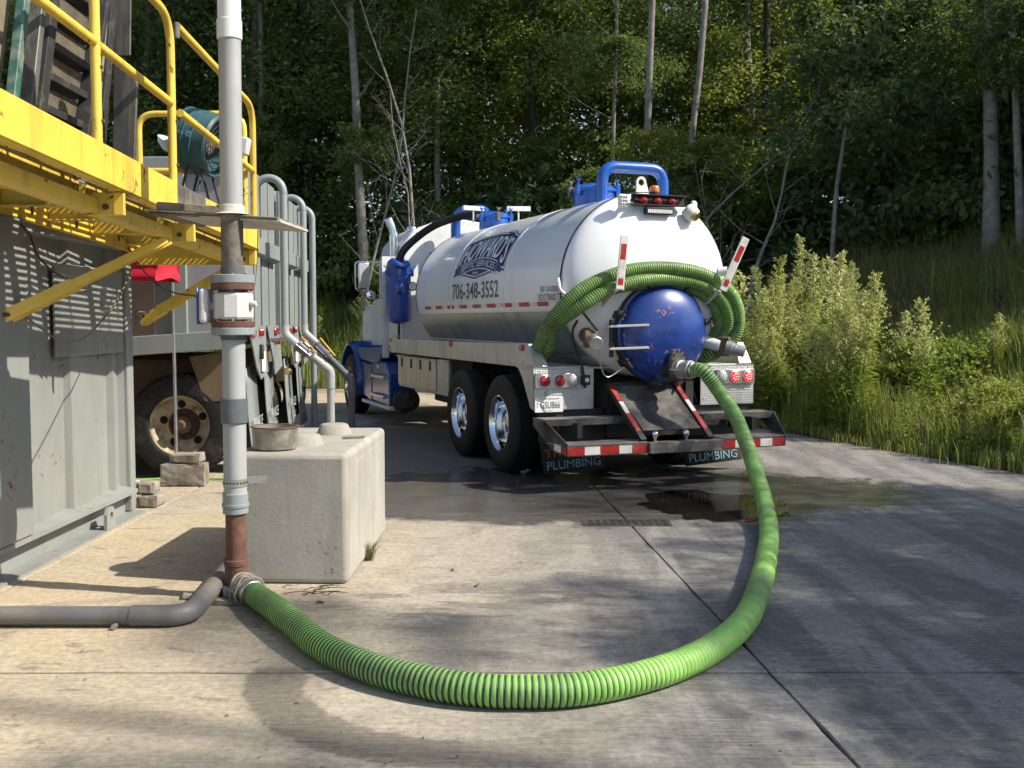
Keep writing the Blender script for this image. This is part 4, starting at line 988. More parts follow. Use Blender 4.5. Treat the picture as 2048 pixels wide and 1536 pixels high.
    for (x, y) in wheels: tread_wheel(t_, Vector((x, y, 0.545)), (0, -1, 0), 0.535, 0.27)
    for (x, y) in ((xr - 0.62, y0 + 0.42), (xr - 0.62, y0 + W_ - 0.72), (xr - 0.62, y0 + W_ - 0.40)):
        ty = MB(); ty.lathe([(0.30, 0), (0.45, 0.0), (0.52, -0.03), (0.52, -0.24), (0.45, -0.27), (0.30, -0.27)], (x, y, 0.545), (0, -1, 0), 32); ty.build('inner_tyre', 'old_rubber', t_, w=True)
    MB().cyl((xr - 0.62, y0 + 0.2, 0.545), (xr - 0.62, y0 + W_ - 0.2, 0.545), 0.09, n=14).build('axle', 'mud_tan', t_, w=True)
    MB().b2(-10.5, xr - 0.25, y0 + 0.65, y0 + 0.85, 0.75, 1.10).build('frame_rail', 'mud_tan', t_, w=True)
    MB().b2(-10.5, xr - 0.25, y0 + W_ - 0.85, y0 + W_ - 0.65, 0.75, 1.10).build('frame_rail', 'mud_tan', t_, w=True)
    MB().b2(xr - 3.4, xr - 0.25, y0 + 0.55, y0 + 0.58, 0.35, 1.2).build('splash_panel', 'mud_tan', t_, w=True)
    MB().prism([(xr - 0.35, y0 + 0.1, 0.80), (xr - 0.16, y0 + 0.1, 0.80), (xr - 0.16, y0 + 0.1, 1.3), (xr - 0.5, y0 + 0.1, 1.25)], (0, 0.5, 0)).build('spring_hanger', 'mud_tan', t_, w=True)
    # landing legs at the front, out of sight behind the container
    for yy in (y0 + 0.4, y0 + W_ - 0.4): MB().b2(-10.3, -10.15, yy, yy + 0.15, 0.0, 1.0).build('landing_leg', 'trailer_grey', t_, w=True)
    return t_
dump_trailer(-2.78, 10.42, 'nearest grey dump trailer, its muddy cream-rimmed wheel beside the concrete blocks', True)
dump_trailer(-2.98, 13.15, 'farther grey dump trailer whose tailgate shows behind the hooked pipes', False)

# ------------------------------------------------------------------ hooked filling pipes
def hook_pipe(label, Y, px, vtop, vel, vend, px2, mat2, slant=True, Y2=None):
    x = gy(px, 500, Y).x; ztop = gy(px, vtop, Y).z; r_ = 0.044
    t_ = thing('filling_pipe', label, 'pipe', (x, Y, 0), group='hooked filling pipes')
    hk = arc_pts((x - 0.16, Y, ztop - 0.16), (1, 0, 0), (0, 0, 1), 0.16, 0, math.pi, 14)
    if slant:
        ze = gy(px, vel, Y).z; Y2 = Y2 or Y; x2 = gy(px2, vend, Y2).x; z2 = gy(px2, vend, Y2).z
        MB().tube([(x, Y, ze)] + hk + [(x - 0.32, Y, ztop - 0.35)], r_, 18).build('riser', 'pvc_grey', t_, w=True, smooth=60)
        el = rounded_path([(x, Y, ze + 0.10), (x, Y, ze), (x + (x2 - x) * 0.28, Y, ze + (z2 - ze) * 0.28)], 0.10, 6)
        MB().tube(el, r_ + 0.004, 18).build('elbow', 'pvc_pale', t_, w=True, smooth=60)
        a = Vector((x, Y, ze)); b_ = Vector((x2, Y2, z2)); d_ = (b_ - a)
        va, vb = a + d_ * 0.26, a + d_ * 0.50; dn_ = d_.normalized()
        vo = MB(); vo.lathe([(0.05, 0), (0.072, 0.0), (0.072, 0.03), (0.060, 0.035), (0.060, d_.length * 0.24 - 0.035), (0.072, d_.length * 0.24 - 0.03), (0.072, d_.length * 0.24), (0.05, d_.length * 0.24)], va, dn_, 20)
        vv = vo.build('valve', 'pvc_dark', t_, w=True, smooth=30)
        for k in range(4):
            aa = math.pi / 4 + k * math.pi / 2; e1_ = dn_.orthogonal().normalized(); e2_ = dn_.cross(e1_); o = (e1_ * math.cos(aa) + e2_ * math.sin(aa)) * 0.066
            MB().cyl(va + o - dn_ * 0.02, vb + o + dn_ * 0.02, 0.006, n=6).build('tie_bolt', 'alu', vv, w=True)
        MB().bar(va + Vector((0.05, -0.02, 0.09)), vb + Vector((0.10, -0.02, 0.0)), 0.03, 0.014).build('lever', 'lever_yellow', t_, w=True, bevel=0.004)
        MB().tube([a + d_ * 0.49, b_], r_, 18).build('slant_pipe', mat2, t_, w=True)
        MB().cyl(a + d_ * 0.49, a + d_ * 0.57, r_ + 0.010, n=18).build('union', mat2, t_, w=True)
        MB().cyl(a + d_ * 0.74, a + d_ * 0.80, r_ + 0.006, n=18).build('coupling', mat2, t_, w=True)
        MB().tube(rounded_path([a + d_ * 0.84, b_, (x2, Y2, z2 - 0.20)], 0.14, 6), r_ + 0.008, 18).build('elbow', mat2, t_, w=True, smooth=60)
        MB().cyl((x2, Y2, z2 - 0.16), (x2, Y2, 0.0), r_, n=18).build('downpipe', mat2, t_, w=True)
        MB().cyl((x2, Y2, 0.10), (x2, Y2, 0.24), r_ + 0.010, n=18).build('coupling', mat2, t_, w=True)
    else:
        MB().tube([(x, Y, 0.0)] + hk + [(x - 0.32, Y, ztop - 0.35)], r_, 18).build('riser', 'pvc_grey', t_, w=True, smooth=60)
    MB().cyl((x, Y, ztop - 0.17), (x, Y, ztop - 0.155), r_ + 0.003, n=18).build('joint_ring', 'pvc_grey', t_, w=True)
    return t_
hook_pipe('nearest hooked grey filling pipe with a dark valve and yellow lever', 11.7, 568, 356, 668, 742, 661, 'pvc_pale', True, 11.9)
hook_pipe('middle hooked grey pipe ending in a dark slanted pipe', 13.9, 607, 395, 664, 760, 703, 'pvc_dark', True, 13.7)
hook_pipe('farthest hooked grey pipe running straight down to the ground', 14.9, 625, 416, 0, 0, 0, None, False)
# brass cap hanging on a chain
cc = gy(576, 743, 11.75)
cap = thing('hanging_cap', 'brass coloured cap hanging on a chain under the valve', 'cap', (cc.x, cc.y, cc.z))
MB().lathe([(0.0, 0.035), (0.035, 0.035), (0.05, 0.02), (0.052, -0.02), (0.04, -0.034), (0, -0.036)], cc, (0.1, 0, 1), 22).build('cap', 'brass', cap, w=True, smooth=40)
chn = MB(); top_ = gy(573, 695, 11.72)
for k in range(11):
    p = cc + Vector((0, 0, 0.03)) + (top_ - cc - Vector((0, 0, 0.03))) * (k / 10)
    e_ = (Vector((1, 0, 0)), Vector((0, 1, 0)))[k % 2]
    chn.tube([p + e_ * 0.010 * math.cos(a) + Vector((0, 0, 0.018)) * math.sin(a) for a in [2 * math.pi * i / 8 for i in range(9)]], 0.003, 5, False)
chn.build('chain', 'bare_steel', cap, w=True)

# ------------------------------------------------------------------ drain grate
gr = thing('drain_grate', 'cast iron slotted drain grate in the concrete behind the truck', 'drain', (0.9, 8.23, 0))
MB().b2(0.56, 1.27, 8.09, 8.37, -0.05, 0.003).build('frame', 'drain_iron', gr, w=True)
for k in range(11):
    for j in range(2):
        x = 0.62 + k * 0.059; y = 8.14 + j * 0.115
        MB().b2(x, x + 0.030, y, y + 0.075, -0.045, 0.0055).build('slot', 'slot_black', gr, w=True)
# twigs and scraps on the ground
rng = random.Random(11)
for i, (px, py, L) in enumerate(((955, 1170, 0.09), (905, 1140, 0.05), (640, 1205, 0.05))):
    p = gz(px, py, 0.008); a = rng.uniform(0, 3); d_ = Vector((math.cos(a), math.sin(a) * .5, 0)) * L
    tag(MB().tube([p - d_ / 2, p + Vector((0, 0, 0.004)), p + d_ / 2 + Vector((0, 0.01, 0))], [0.006, 0.008, 0.004], 6).build('ground_twig', 'twig'),
        ('short dark stick on the open concrete right of the block', 'tiny dark twig between the block and the stick', 'small brown scrap beside the green hose near its coupling')[i], 'twig')
tw = MB()
for k in range(14):
    p = gz(600 + rng.uniform(-40, 60), 1182 + rng.uniform(-12, 10), 0.006); a = rng.uniform(-0.6, 0.6); L = rng.uniform(0.06, 0.22)
    q = p + Vector((math.cos(a) * L, math.sin(a) * L, rng.uniform(0, 0.03)))
    tw.tube([p, (p + q) / 2 + Vector((0, 0, 0.01)), q], [0.003, 0.003, 0.0015], 5)
tag(tw.build('twig_litter', 'twig'), kind='stuff'); 
bpy.data.objects['twig_litter']['label'] = 'loose dry twigs lying at the foot of the concrete block'
bpy.data.objects['twig_litter']['category'] = 'twigs'
# ------------------------------------------------------------------ septic tank truck (local: x right, y forward, z up)
TX, TY, TA = 1.032, 11.50, 0.370
tk = thing('tank_truck', 'white and blue septic tank truck seen from behind, round blue rear hatch', 'truck', (TX, TY, 0), TA)
def tw_(x, y, z):
    return Vector((TX + math.cos(TA) * x - math.sin(TA) * y, TY + math.sin(TA) * x + math.cos(TA) * y, z))
ZC, RT, YR, YF = 1.98, 0.94, -0.90, 4.30
NY = (0, -1, 0)
# shell
MB().lathe([(RT, 0), (RT, YF - YR)], (0, YR, ZC), (0, 1, 0), 96).build('tank_shell', 'tank_white', tk, smooth=60)
hp = [(RT * math.cos(a), 0.30 * math.sin(a)) for a in [math.pi / 2 * i / 18 for i in range(19)]]
head = MB().lathe([(RT - 0.002, -0.02), (RT - 0.002, 0.0)] + [(max(0.0, r - 0.002), t) for r, t in hp[1:]], (0, YR, ZC), NY, 96).build('tank_head', 'tank_white', tk, smooth=60)
MB().lathe([(max(0.0, r), t * 0.8) for r, t in hp], (0, YF, ZC), (0, 1, 0), 64).build('front_head', 'tank_white', tk, smooth=60)
def on_tank(y, ang, off): return Vector((-(RT + off) * math.cos(ang), y, ZC + (RT + off) * math.sin(ang)))
def band(name, mat, y0, y1, a0, a1, off, th=0.004, sgn=1, n=28):
    m_ = MB(); vs = []
    for i in range(n + 1):
        a = a0 + (a1 - a0) * i / n
        for (y, o) in ((y0, off), (y1, off), (y1, off + th), (y0, off + th)):
            p = on_tank(y, a, o); vs.append((p.x * sgn, p.y, p.z))
    m_.add(vs, [(i * 4 + k, i * 4 + (k + 1) % 4, i * 4 + 4 + (k + 1) % 4, i * 4 + 4 + k) for i in range(n) for k in range(4)] + [(0, 1, 2, 3), (n * 4 + 3, n * 4 + 2, n * 4 + 1, n * 4)])
    return m_.build(name, mat, tk, smooth=60)
# wrap sheets meet in raised seams; dark sealant where the head begins
for y in (0.72, 2.69): band('wrap_seam', 'tank_white', y - 0.02, y + 0.02, -0.28, math.pi + 0.28, 0.0005, 0.005, n=60)
band('head_seal', 'black_steel', YR - 0.012, YR + 0.012, -0.22, math.pi + 0.22, 0.001, 0.006, n=60)
band('front_seal', 'black_steel', YF - 0.01, YF + 0.012, -0.28, math.pi + 0.28, 0.001, 0.004, n=60)
# bright skirt of tread plate below the white wrap, both sides, in two sheets each
for sgn in (1, -1):
    band('skirt_plate', 'diamond_skirt', -0.86, 1.415, -0.86, -0.272, 0.004, 0.004, sgn)
    band('skirt_plate', 'diamond_skirt', 1.425, 4.28, -0.86, -0.272, 0.004, 0.004, sgn)
    band('skirt_edge', 'cab_white', -0.86, 4.28, -0.283, -0.262, 0.0085, 0.004, sgn, 3)
# reflective tape along the side
for sgn in (1, -1):
    y = 3.90; k = 0
    while y > -0.86:
        L = 0.30 if k % 2 == 0 else 0.22
        band('reflective_tape', 'tape_red' if k % 2 == 0 else 'tape_white', max(-0.86, y - L), y - 0.004, -0.226, -0.176, 0.002, 0.002, sgn, 3); y -= L; k += 1
# lettering and emblem on the left side: s runs towards the rear, t is height along the skin
def skin(yc, off, t0=0.0):
    return lambda s_, t_: tuple(on_tank(yc - s_, (t_ + t0) / RT, off))
CT = [i * 0.04 for i in range(-8, 24)]
lt = MB(); v_, f_ = text2d('706-348-3552', 0.29, 0.985, offset=0.004)
wid = max(x for x, y in v_) - min(x for x, y in v_); hgt = max(y for x, y in v_) - min(y for x, y in v_); mx_, my_ = (max(x for x, y in v_) + min(x for x, y in v_)) / 2, (max(y for x, y in v_) + min(y for x, y in v_)) / 2
flat_to(lt, [((x - mx_) * 1.72 / wid, (y - my_) * 0.205 / hgt + 0.007) for x, y in v_], f_, skin(1.725, 0.0035), 0, CT)
lt.build('phone_lettering', 'vinyl_grey', tk, smooth=0)
def fit_text(mb, body, cx, cy, w_, h_, yc, off, m_, warp=None, shear=0.0, bold=0.0):
    v_, f_ = text2d(body, 0.2, shear=shear, offset=bold)
    a0, a1 = min(x for x, y in v_), max(x for x, y in v_); b0, b1 = min(y for x, y in v_), max(y for x, y in v_)
    q = [((x - a0) / (a1 - a0) - .5, (y - b0) / (b1 - b0)) for x, y in v_]
    # finer pieces before bending
    if warp: flat_to(mb, q, f_, lambda s_, t_: skin(yc, off)(*warp(s_, t_)), m_, [i / 6 for i in range(1, 6)], [i / 24 - .5 for i in range(1, 24)])
    else: flat_to(mb, [(cx + x * w_, cy + (y - .5) * h_) for x, y in q], f_, skin(yc, off), m_, CT)
lt = MB(); fit_text(lt, 'SRP-154-000008', 0, -0.040, 0.50, 0.062, -0.63, 0.0035, 0); fit_text(lt, 'USDOT8600775', 0, -0.122, 0.58, 0.072, -0.585, 0.0035, 0)
lt.build('registration_lettering', 'vinyl_grey', tk, smooth=0)
LY = 1.675
def drawing(name, mat, polys, off, parent):
    m_ = MB()
    for p in polys: flat_to(m_, p, [tuple(range(len(p)))], skin(LY, off), 0, CT, [i * 0.1 for i in range(-10, 11)])
    return m_.build(name, mat, parent, smooth=0)
def topc(s_, d=0.0): return 0.655 + 0.115 * (1 - (s_ / 0.92) ** 2) + d
def botc(s_, d=0.0): return 0.275 + 0.10 * (1 - (s_ / 0.9) ** 2) + d
def ribbon(f0, f1, s0, s1, n=14):
    return [(s0 + (s1 - s0) * i / n, f0(s0 + (s1 - s0) * i / n)) for i in range(n + 1)] + [(s1 + (s0 - s1) * i / n, f1(s1 + (s0 - s1) * i / n)) for i in range(n + 1)]
def shield(e):
    L, Rr = -0.84 - e, 0.90 + e
    return ribbon(lambda s_: botc(s_) - 0.03 - e, lambda s_: topc(s_) + e * 0.8 + (0.03 if 0.45 < s_ < 0.72 else 0), L, Rr, 30)
logo = drawing('emblem', 'vinyl_navy', [shield(0.035), [(-0.62, 0.27), (-0.62, 0.215), (-0.06, 0.148), (0.56, 0.215), (0.56, 0.27)]], 0.003, tk)
drawing('emblem_border', 'vinyl_pale', [shield(0.014), [(-0.55, 0.26), (-0.55, 0.226), (-0.06, 0.168), (0.49, 0.226), (0.49, 0.26)]], 0.0045, logo)
drawing('emblem_field', 'vinyl_black', [shield(-0.006)], 0.006, logo)
drawing('emblem_base', 'vinyl_navy', [[(-0.50, 0.26), (-0.50, 0.235), (-0.06, 0.182), (0.44, 0.235), (0.44, 0.26)]], 0.006, logo)
hw_ = MB()
for q_, (ds, of_) in enumerate(((-0.010, 0.0076), (0.010, 0.0080), (0.0, 0.0084))):
    fit_text(hw_, "HOWARD'S", 0, 0, 0, 0, LY, of_, 0, lambda x, y: (0.03 + ds + x * 1.62 + (y - .5) * 0.02, botc(x * 1.62 + .03, 0.045 - 0.05 * max(0, x - .28) / .22) * (1 - y) + topc(x * 1.62 + .03, -0.035) * y))
hw_.build('emblem_name', 'vinyl_pale', logo, smooth=0)
def bb(s_): return 0.205 + 0.075 * (1 - ((s_ + .03) / 0.66) ** 2)
drawing('banner_tail', 'vinyl_navy', [[(-0.92, 0.195), (-0.66, 0.235), (-0.66, 0.335), (-0.90, 0.295), (-0.86, 0.245)], [(0.60, 0.235), (0.84, 0.19), (0.80, 0.25), (0.86, 0.30), (0.60, 0.345)]], 0.0082, logo)
drawing('banner_stripe', 'vinyl_blue', [[(-0.85 + .01 * k, 0.222 + 0.026 * k), (-0.68, 0.250 + 0.026 * k), (-0.68, 0.262 + 0.026 * k), (-0.85 + .01 * k, 0.234 + 0.026 * k)] for k in range(3)] + [[(0.62, 0.255 + 0.026 * k), (0.79, 0.224 + 0.026 * k), (0.79, 0.236 + 0.026 * k), (0.62, 0.267 + 0.026 * k)] for k in range(3)], 0.0092, logo)
drawing('banner_border', 'vinyl_pale', [ribbon(lambda s_: bb(s_) - 0.012, lambda s_: bb(s_) + 0.137, -0.71, 0.65)], 0.0088, logo)
drawing('banner', 'vinyl_navy', [ribbon(lambda s_: bb(s_), lambda s_: bb(s_) + 0.125, -0.70, 0.64)], 0.0100, logo)
hw_ = MB(); fit_text(hw_, 'SEPTIC SERVICES', 0, 0, 0, 0, LY, 0.0112, 0, lambda x, y: (-0.03 + x * 1.24, bb(-0.03 + x * 1.24) + 0.022 + y * 0.082), shear=0.12)
hw_.build('banner_lettering', 'vinyl_pale', logo, smooth=0)
stars = []
for c0 in (-0.13, -0.06, 0.01):
    stars.append([(c0 + (0.028 if k % 2 == 0 else 0.011) * math.sin(math.pi * k / 5), 0.222 + (0.028 if k % 2 == 0 else 0.011) * math.cos(math.pi * k / 5)) for k in range(10)])
for st1 in stars: drawing('star', 'vinyl_pale', [st1], 0.0075, logo)

# ---- rear hatch
DX, DZ = 0.03, 1.50
MB().lathe([(0.43, 0), (0.50, 0.0), (0.50, 0.05), (0.515, 0.05), (0.515, 0.085), (0.44, 0.085)], (DX, -1.12, DZ), NY, 64).build('hatch_ring', 'black_steel', tk, smooth=30)
dome = MB().lathe([(0.50, 0.0), (0.50, 0.022)] + [(0.475 * math.cos(a), 0.028 + 0.205 * math.sin(a)) for a in [math.pi / 2 * i / 16 for i in range(17)]], (DX, -1.205, DZ), NY, 72).build('rear_hatch', 'door_blue', tk, smooth=50)
for ang in (112, 62, 12, 160, 215, 258, 310):
    a = rad(ang); r0 = 0.515; cx, cz = DX + r0 * math.cos(a), DZ + r0 * math.sin(a)
    rdv = Vector((math.cos(a), 0, math.sin(a))); tg = Vector((-math.sin(a), 0, math.cos(a)))
    c_ = MB(); P0 = Vector((cx, -1.19, cz))
    c_.box(P0, (0.05, 0.12, 0.075), Matrix((rdv, Vector((0, 1, 0)), tg)).transposed())
    c_.bar(P0 + rdv * 0.02 + Vector((0, -0.05, 0)), P0 - rdv * 0.05 + Vector((0, -0.09, 0)), 0.035, 0.022)
    co = c_.build('hatch_clamp', 'black_steel', dome, smooth=0, bevel=0.004)
    wbt = MB(); wbt.cyl(P0 + Vector((0, -0.03, 0)), P0 + Vector((0, -0.145, 0)), 0.012, n=8)
    for s_ in (-1, 1): wbt.bar(P0 + Vector((0, -0.115, 0)), P0 + Vector((0, -0.15, 0)) + tg * 0.055 * s_, 0.02, 0.012)
    wbt.build('wing_nut', 'dusty_black', dome, smooth=0)
# hinge with two arms on the left
for z in (DZ + 0.05, DZ - 0.17):
    MB().prism([(DX - 0.60, -1.14, z), (DX - 0.60, -1.27, z), (DX - 0.26, -1.43, z + 0.015), (DX - 0.26, -1.36, z + 0.015)], (0, 0, 0.022)).build('hinge_arm', 'bracket_white', dome, smooth=0, bevel=0.003)
MB().cyl((DX - 0.565, -1.22, DZ - 0.24), (DX - 0.565, -1.22, DZ + 0.13), 0.022, n=12).build('hinge_pin', 'black_steel', dome)
# outlet: gate valve, coupling
OP = Vector((0.055, -1.36, 1.14)); OD = Vector((0.38, -0.92, 0.0)).normalized()
MB().cyl(OP + OD * -0.10, OP + OD * 0.06, 0.10, n=28).build('outlet_neck', 'black_steel', dome, smooth=30)
gv = MB(); oval = []
for k in range(28):
    a = 2 * math.pi * k / 28; oval.append((0.115 * math.cos(a), 0.115 * math.sin(a) + (0.085 if math.sin(a) > 0 else 0)))
ex_ = Vector((0, 0, 1)).cross(OD).normalized()
gv.prism([OP + OD * 0.05 + ex_ * x + Vector((0, 0, z)) for x, z in oval], OD * 0.045); gvo = gv.build('gate_valve', 'dusty_black', tk, smooth=30, bevel=0.006)
for k in range(10):
    a = 2 * math.pi * k / 10; p = OP + OD * 0.04 + ex_ * 0.10 * math.cos(a) + Vector((0, 0, 0.10 * math.sin(a) + (0.085 if math.sin(a) > 0 else 0)))
    MB().cyl(p, p + OD * 0.07, 0.009, n=6).build('bolt', 'black_steel', gvo)
MB().lathe([(0.082, 0.09), (0.095, 0.095), (0.095, 0.135), (0.080, 0.14), (0.080, 0.19), (0.092, 0.20), (0.092, 0.245), (0.078, 0.25)], OP, OD, 32).build('outlet_coupling', 'cast_alu', tk, smooth=30)
for s_ in (-1, 1):
    MB().tube([OP + OD * 0.21 + ex_ * 0.10 * s_, OP + OD * 0.11 + ex_ * 0.108 * s_, OP + OD * 0.09 + ex_ * 0.13 * s_], 0.009, 6).build('cam_arm', 'alu', tk)
HOSE_END = OP + OD * 0.23; HOSE_DIR = OD
# left valve with lever and cap
vl = MB(); V0 = Vector((-0.72, -1.02, 1.48)); VD = Vector((-0.1, -0.95, -0.25)).normalized()
vl.cyl(V0, V0 + VD * 0.12, 0.075, n=24); vl.box(V0 + VD * 0.16, (0.16, 0.05, 0.17), Matrix.Rotation(0.2, 3, 'Z')); vlo = vl.build('side_valve', 'mud_tan', tk, smooth=30, bevel=0.008)
MB().lathe([(0.0, 0.33), (0.062, 0.33), (0.07, 0.32), (0.07, 0.23), (0.06, 0.22), (0.06, 0.18)], V0, VD, 28).build('valve_cap', 'cast_alu', vlo, smooth=30)
MB().bar(V0 + VD * 0.2 + Vector((0.06, 0, 0.09)), V0 + VD * 0.22 + Vector((-0.13, 0, 0.30)), 0.03, 0.02).build('valve_lever', 'black_steel', vlo, bevel=0.006)
MB().tube(spline([V0 + VD * 0.33 + Vector((0.03, 0, -0.05)), V0 + VD * 0.3 + Vector((0.06, 0, -0.22)), V0 + VD * 0.28 + Vector((0.14, 0, -0.34)), Vector((-0.42, -1.27, 1.16))], 8), 0.006, 6).build('cap_cable', 'alu', vlo)
MB().tube(spline([(-0.80, -1.00, 1.62), (-0.86, -1.02, 1.52), (-0.84, -1.02, 1.38), (-0.76, -1.02, 1.18), (-0.72, -1.02, 0.95)], 8), 0.012, 6).build('air_line', 'cable', tk)
MB().tube(spline([(-0.93, -0.86, 2.06), (-0.97, -0.92, 2.03), (-0.97, -0.96, 1.93), (-0.93, -0.98, 1.88)], 6), 0.016, 8).build('grab_hook', 'bracket_white', tk)
# right valve: pipe stub, valve, camlock cap
RV = Vector((0.56, -1.02, 1.42)); RD = Vector((0.72, -0.62, -0.24)).normalized()
MB().cyl(RV, RV + RD * 0.24, 0.065, n=24).build('outlet_stub', 'bracket_white', tk)
rvv = MB().box(RV + RD * 0.27, (0.06, 0.15, 0.20), Matrix.Rotation(0.75, 3, 'Z')).build('stub_valve', 'mud_tan', tk, bevel=0.01)
MB().lathe([(0.06, 0.30), (0.078, 0.305), (0.078, 0.37), (0.066, 0.375), (0.066, 0.41), (0.058, 0.415), (0.058, 0.50), (0.0, 0.505)], RV, RD, 28).build('stub_cap', 'cast_alu', tk, smooth=30)
MB().bar(RV + RD * 0.27 + Vector((0.05, -0.02, 0.08)), RV + RD * 0.33 + Vector((0.10, -0.02, 0.28)), 0.03, 0.02).build('stub_lever', 'black_steel', tk, bevel=0.006)
MB().tube(arc_pts(RV + RD * 0.5 + Vector((0, 0, -0.05)), (1, 0, 0), (0, 0, 1), 0.025, 0, 5.5, 12), 0.005, 6).build('pull_ring', 'alu', tk)

# ---- hose hangers: uprights with reflective stripes on short arms
for sgn, b0, b1 in ((-1, Vector((-0.56, -1.44, 1.92)), Vector((-0.54, -1.50, 2.43))), (1, Vector((0.59, -1.44, 1.92)), Vector((0.80, -1.52, 2.44)))):
    d_ = (b1 - b0).normalized(); wv_ = Vector((0, -1, 0)).cross(d_).normalized()
    h_ = MB().bar(b0, b1, 0.085, 0.014, up=(0, -1, 0)).build('hose_hanger', 'bracket_white', tk, smooth=0, bevel=0.003)
    for a, b_ in ((0.08, 0.20), (0.55, 0.84)):
        MB().bar(b0 + (b1 - b0) * a + Vector((0, -0.0085, 0)), b0 + (b1 - b0) * b_ + Vector((0, -0.0085, 0)), 0.055, 0.0025, up=(0, -1, 0)).build('hanger_stripe', 'tape_red', h_, smooth=0)
    MB().bar(b0 + (b1 - b0) * 0.22 + Vector((0, -0.0083, 0)), b0 + (b1 - b0) * 0.54 + Vector((0, -0.0083, 0)), 0.055, 0.0022, up=(0, -1, 0)).build('hanger_stripe', 'tape_white', h_, smooth=0)
    x = b0.x
    MB().prism([(x - 0.035, -1.10, 1.90), (x - 0.035, -1.44, 1.925), (x - 0.035, -1.44, 1.905), (x - 0.035, -1.10, 1.74)], (0.014, 0, 0)).build('hanger_arm', 'bracket_white', tk, smooth=0, bevel=0.002)
    MB().box((x, -1.27, 1.918), (0.10, 0.34, 0.012)).build('hanger_shelf', 'bracket_white', tk, smooth=0)

# ---- lamps at the top of the head
bar_ = MB(); bar_.b2(-0.26, 0.34, -1.10, -1.085, 2.775, 2.865); bar_.b2(-0.26, 0.34, -1.16, -1.085, 2.865, 2.875); bar_.b2(-0.26, 0.34, -1.16, -1.085, 2.765, 2.775)
lb = bar_.build('lamp_bracket', 'black_steel', tk, smooth=0)
for x in (-0.135, 0.025, 0.19): MB().lathe([(0, 0.045), (0.035, 0.04), (0.048, 0.02), (0.05, 0.0)], (x, -1.10, 2.82), NY, 20).build('marker_lamp', 'lens_red', lb, smooth=60)
MB().box((0.03, -1.02, 2.83), (0.5, 0.16, 0.02)).build('lamp_shelf', 'bracket_white', lb)
bc = MB(); bc.lathe([(0.055, 0), (0.055, 0.03), (0.048, 0.035)], (0.02, -1.06, 2.875), (0, 0, 1), 24); bc.build('beacon_base', 'black_steel', tk)
MB().lathe([(0.048, 0.035), (0.050, 0.05), (0.046, 0.085), (0.035, 0.098), (0, 0.102)], (0.02, -1.06, 2.875), (0, 0, 1), 24).build('beacon', 'lens_amber', tk, smooth=60)
wl = MB().box((0.03, -1.13, 2.715), (0.31, 0.06, 0.07)).build('work_light', 'black_steel', tk, bevel=0.006)
for k in range(14): MB().box((-0.10 + k * 0.02, -1.162, 2.708), (0.014, 0.006, 0.035)).build('led', 'led_white', wl, smooth=0)
sq = MB().box((-0.37, -1.12, 2.80), (0.10, 0.05, 0.135), Matrix.Rotation(0.12, 3, 'Z')).build('square_lamp', 'led_white', tk, bevel=0.02, seg=3)
for i in range(3):
    for k in range(3): MB().lathe([(0, 0.004), (0.012, 0.003), (0.013, 0)], (-0.40 + i * 0.03, -1.147 - 0.003 * (1 - i), 2.765 + k * 0.035), NY, 10).build('led', 'chrome', sq)
MB().cyl((-0.31, -1.11, 2.79), (-0.24, -1.09, 2.79), 0.014, n=8).build('lamp_arm', 'alu', tk)
MB().lathe([(0.085, 0), (0.09, 0.03), (0.075, 0.09), (0.035, 0.12), (0, 0.125)], (0.40, -1.08, 2.73), (0.3, -0.75, -0.55), 24).build('camera_pod', 'bracket_white', tk, smooth=60)
MB().lathe([(0, 0.125), (0.045, 0.118), (0.06, 0.10)], (0.40, -1.09, 2.725), (0.3, -0.75, -0.55), 20).build('camera_lens', 'brass', tk)
MB().lathe([(0.0, 0.02), (0.035, 0.02), (0.04, 0.0)], (0.455, -1.09, 2.80), (0.4, -0.9, 0.1), 18).build('round_lamp', 'led_white', tk)
lg = MB(); ring = arc_pts((-0.02, -0.86, 3.03), (1, 0, 0), (0, 0, 1), 0.035, 0, 2 * math.pi, 16)[:-1]
outl = [(-0.02 + 0.055 * math.cos(a), 3.03 + 0.06 * math.sin(a)) if math.sin(a) >= -0.1 else (-0.02 + (0.10 if math.cos(a) > 0 else -0.055) * min(1, abs(math.cos(a)) + .4), 2.885) for a in [2 * math.pi * k / 16 for k in range(16)]]
for y in (-0.86, -0.835):
    o_ = len(lg.v); lg.v += [(p.x, y, p.z) for p in ring] + [(x, y, z) for x, z in outl]
    lg.f += [(o_ + k, o_ + (k + 1) % 16, o_ + 16 + (k + 1) % 16, o_ + 16 + k) for k in range(16)]; lg.mi += [0] * 16
lg.f += [(16 + k, 16 + (k + 1) % 16, 48 + (k + 1) % 16, 48 + k) for k in range(16)] + [(k, (k + 1) % 16, 32 + (k + 1) % 16, 32 + k) for k in range(16)]; lg.mi += [0] * 32
lg.build('lifting_eye', 'bracket_white', tk, smooth=0)
MB().cyl((0.78, -1.05, 2.12), (0.86, -1.10, 2.13), 0.05, n=18).build('side_port', 'bracket_white', tk)

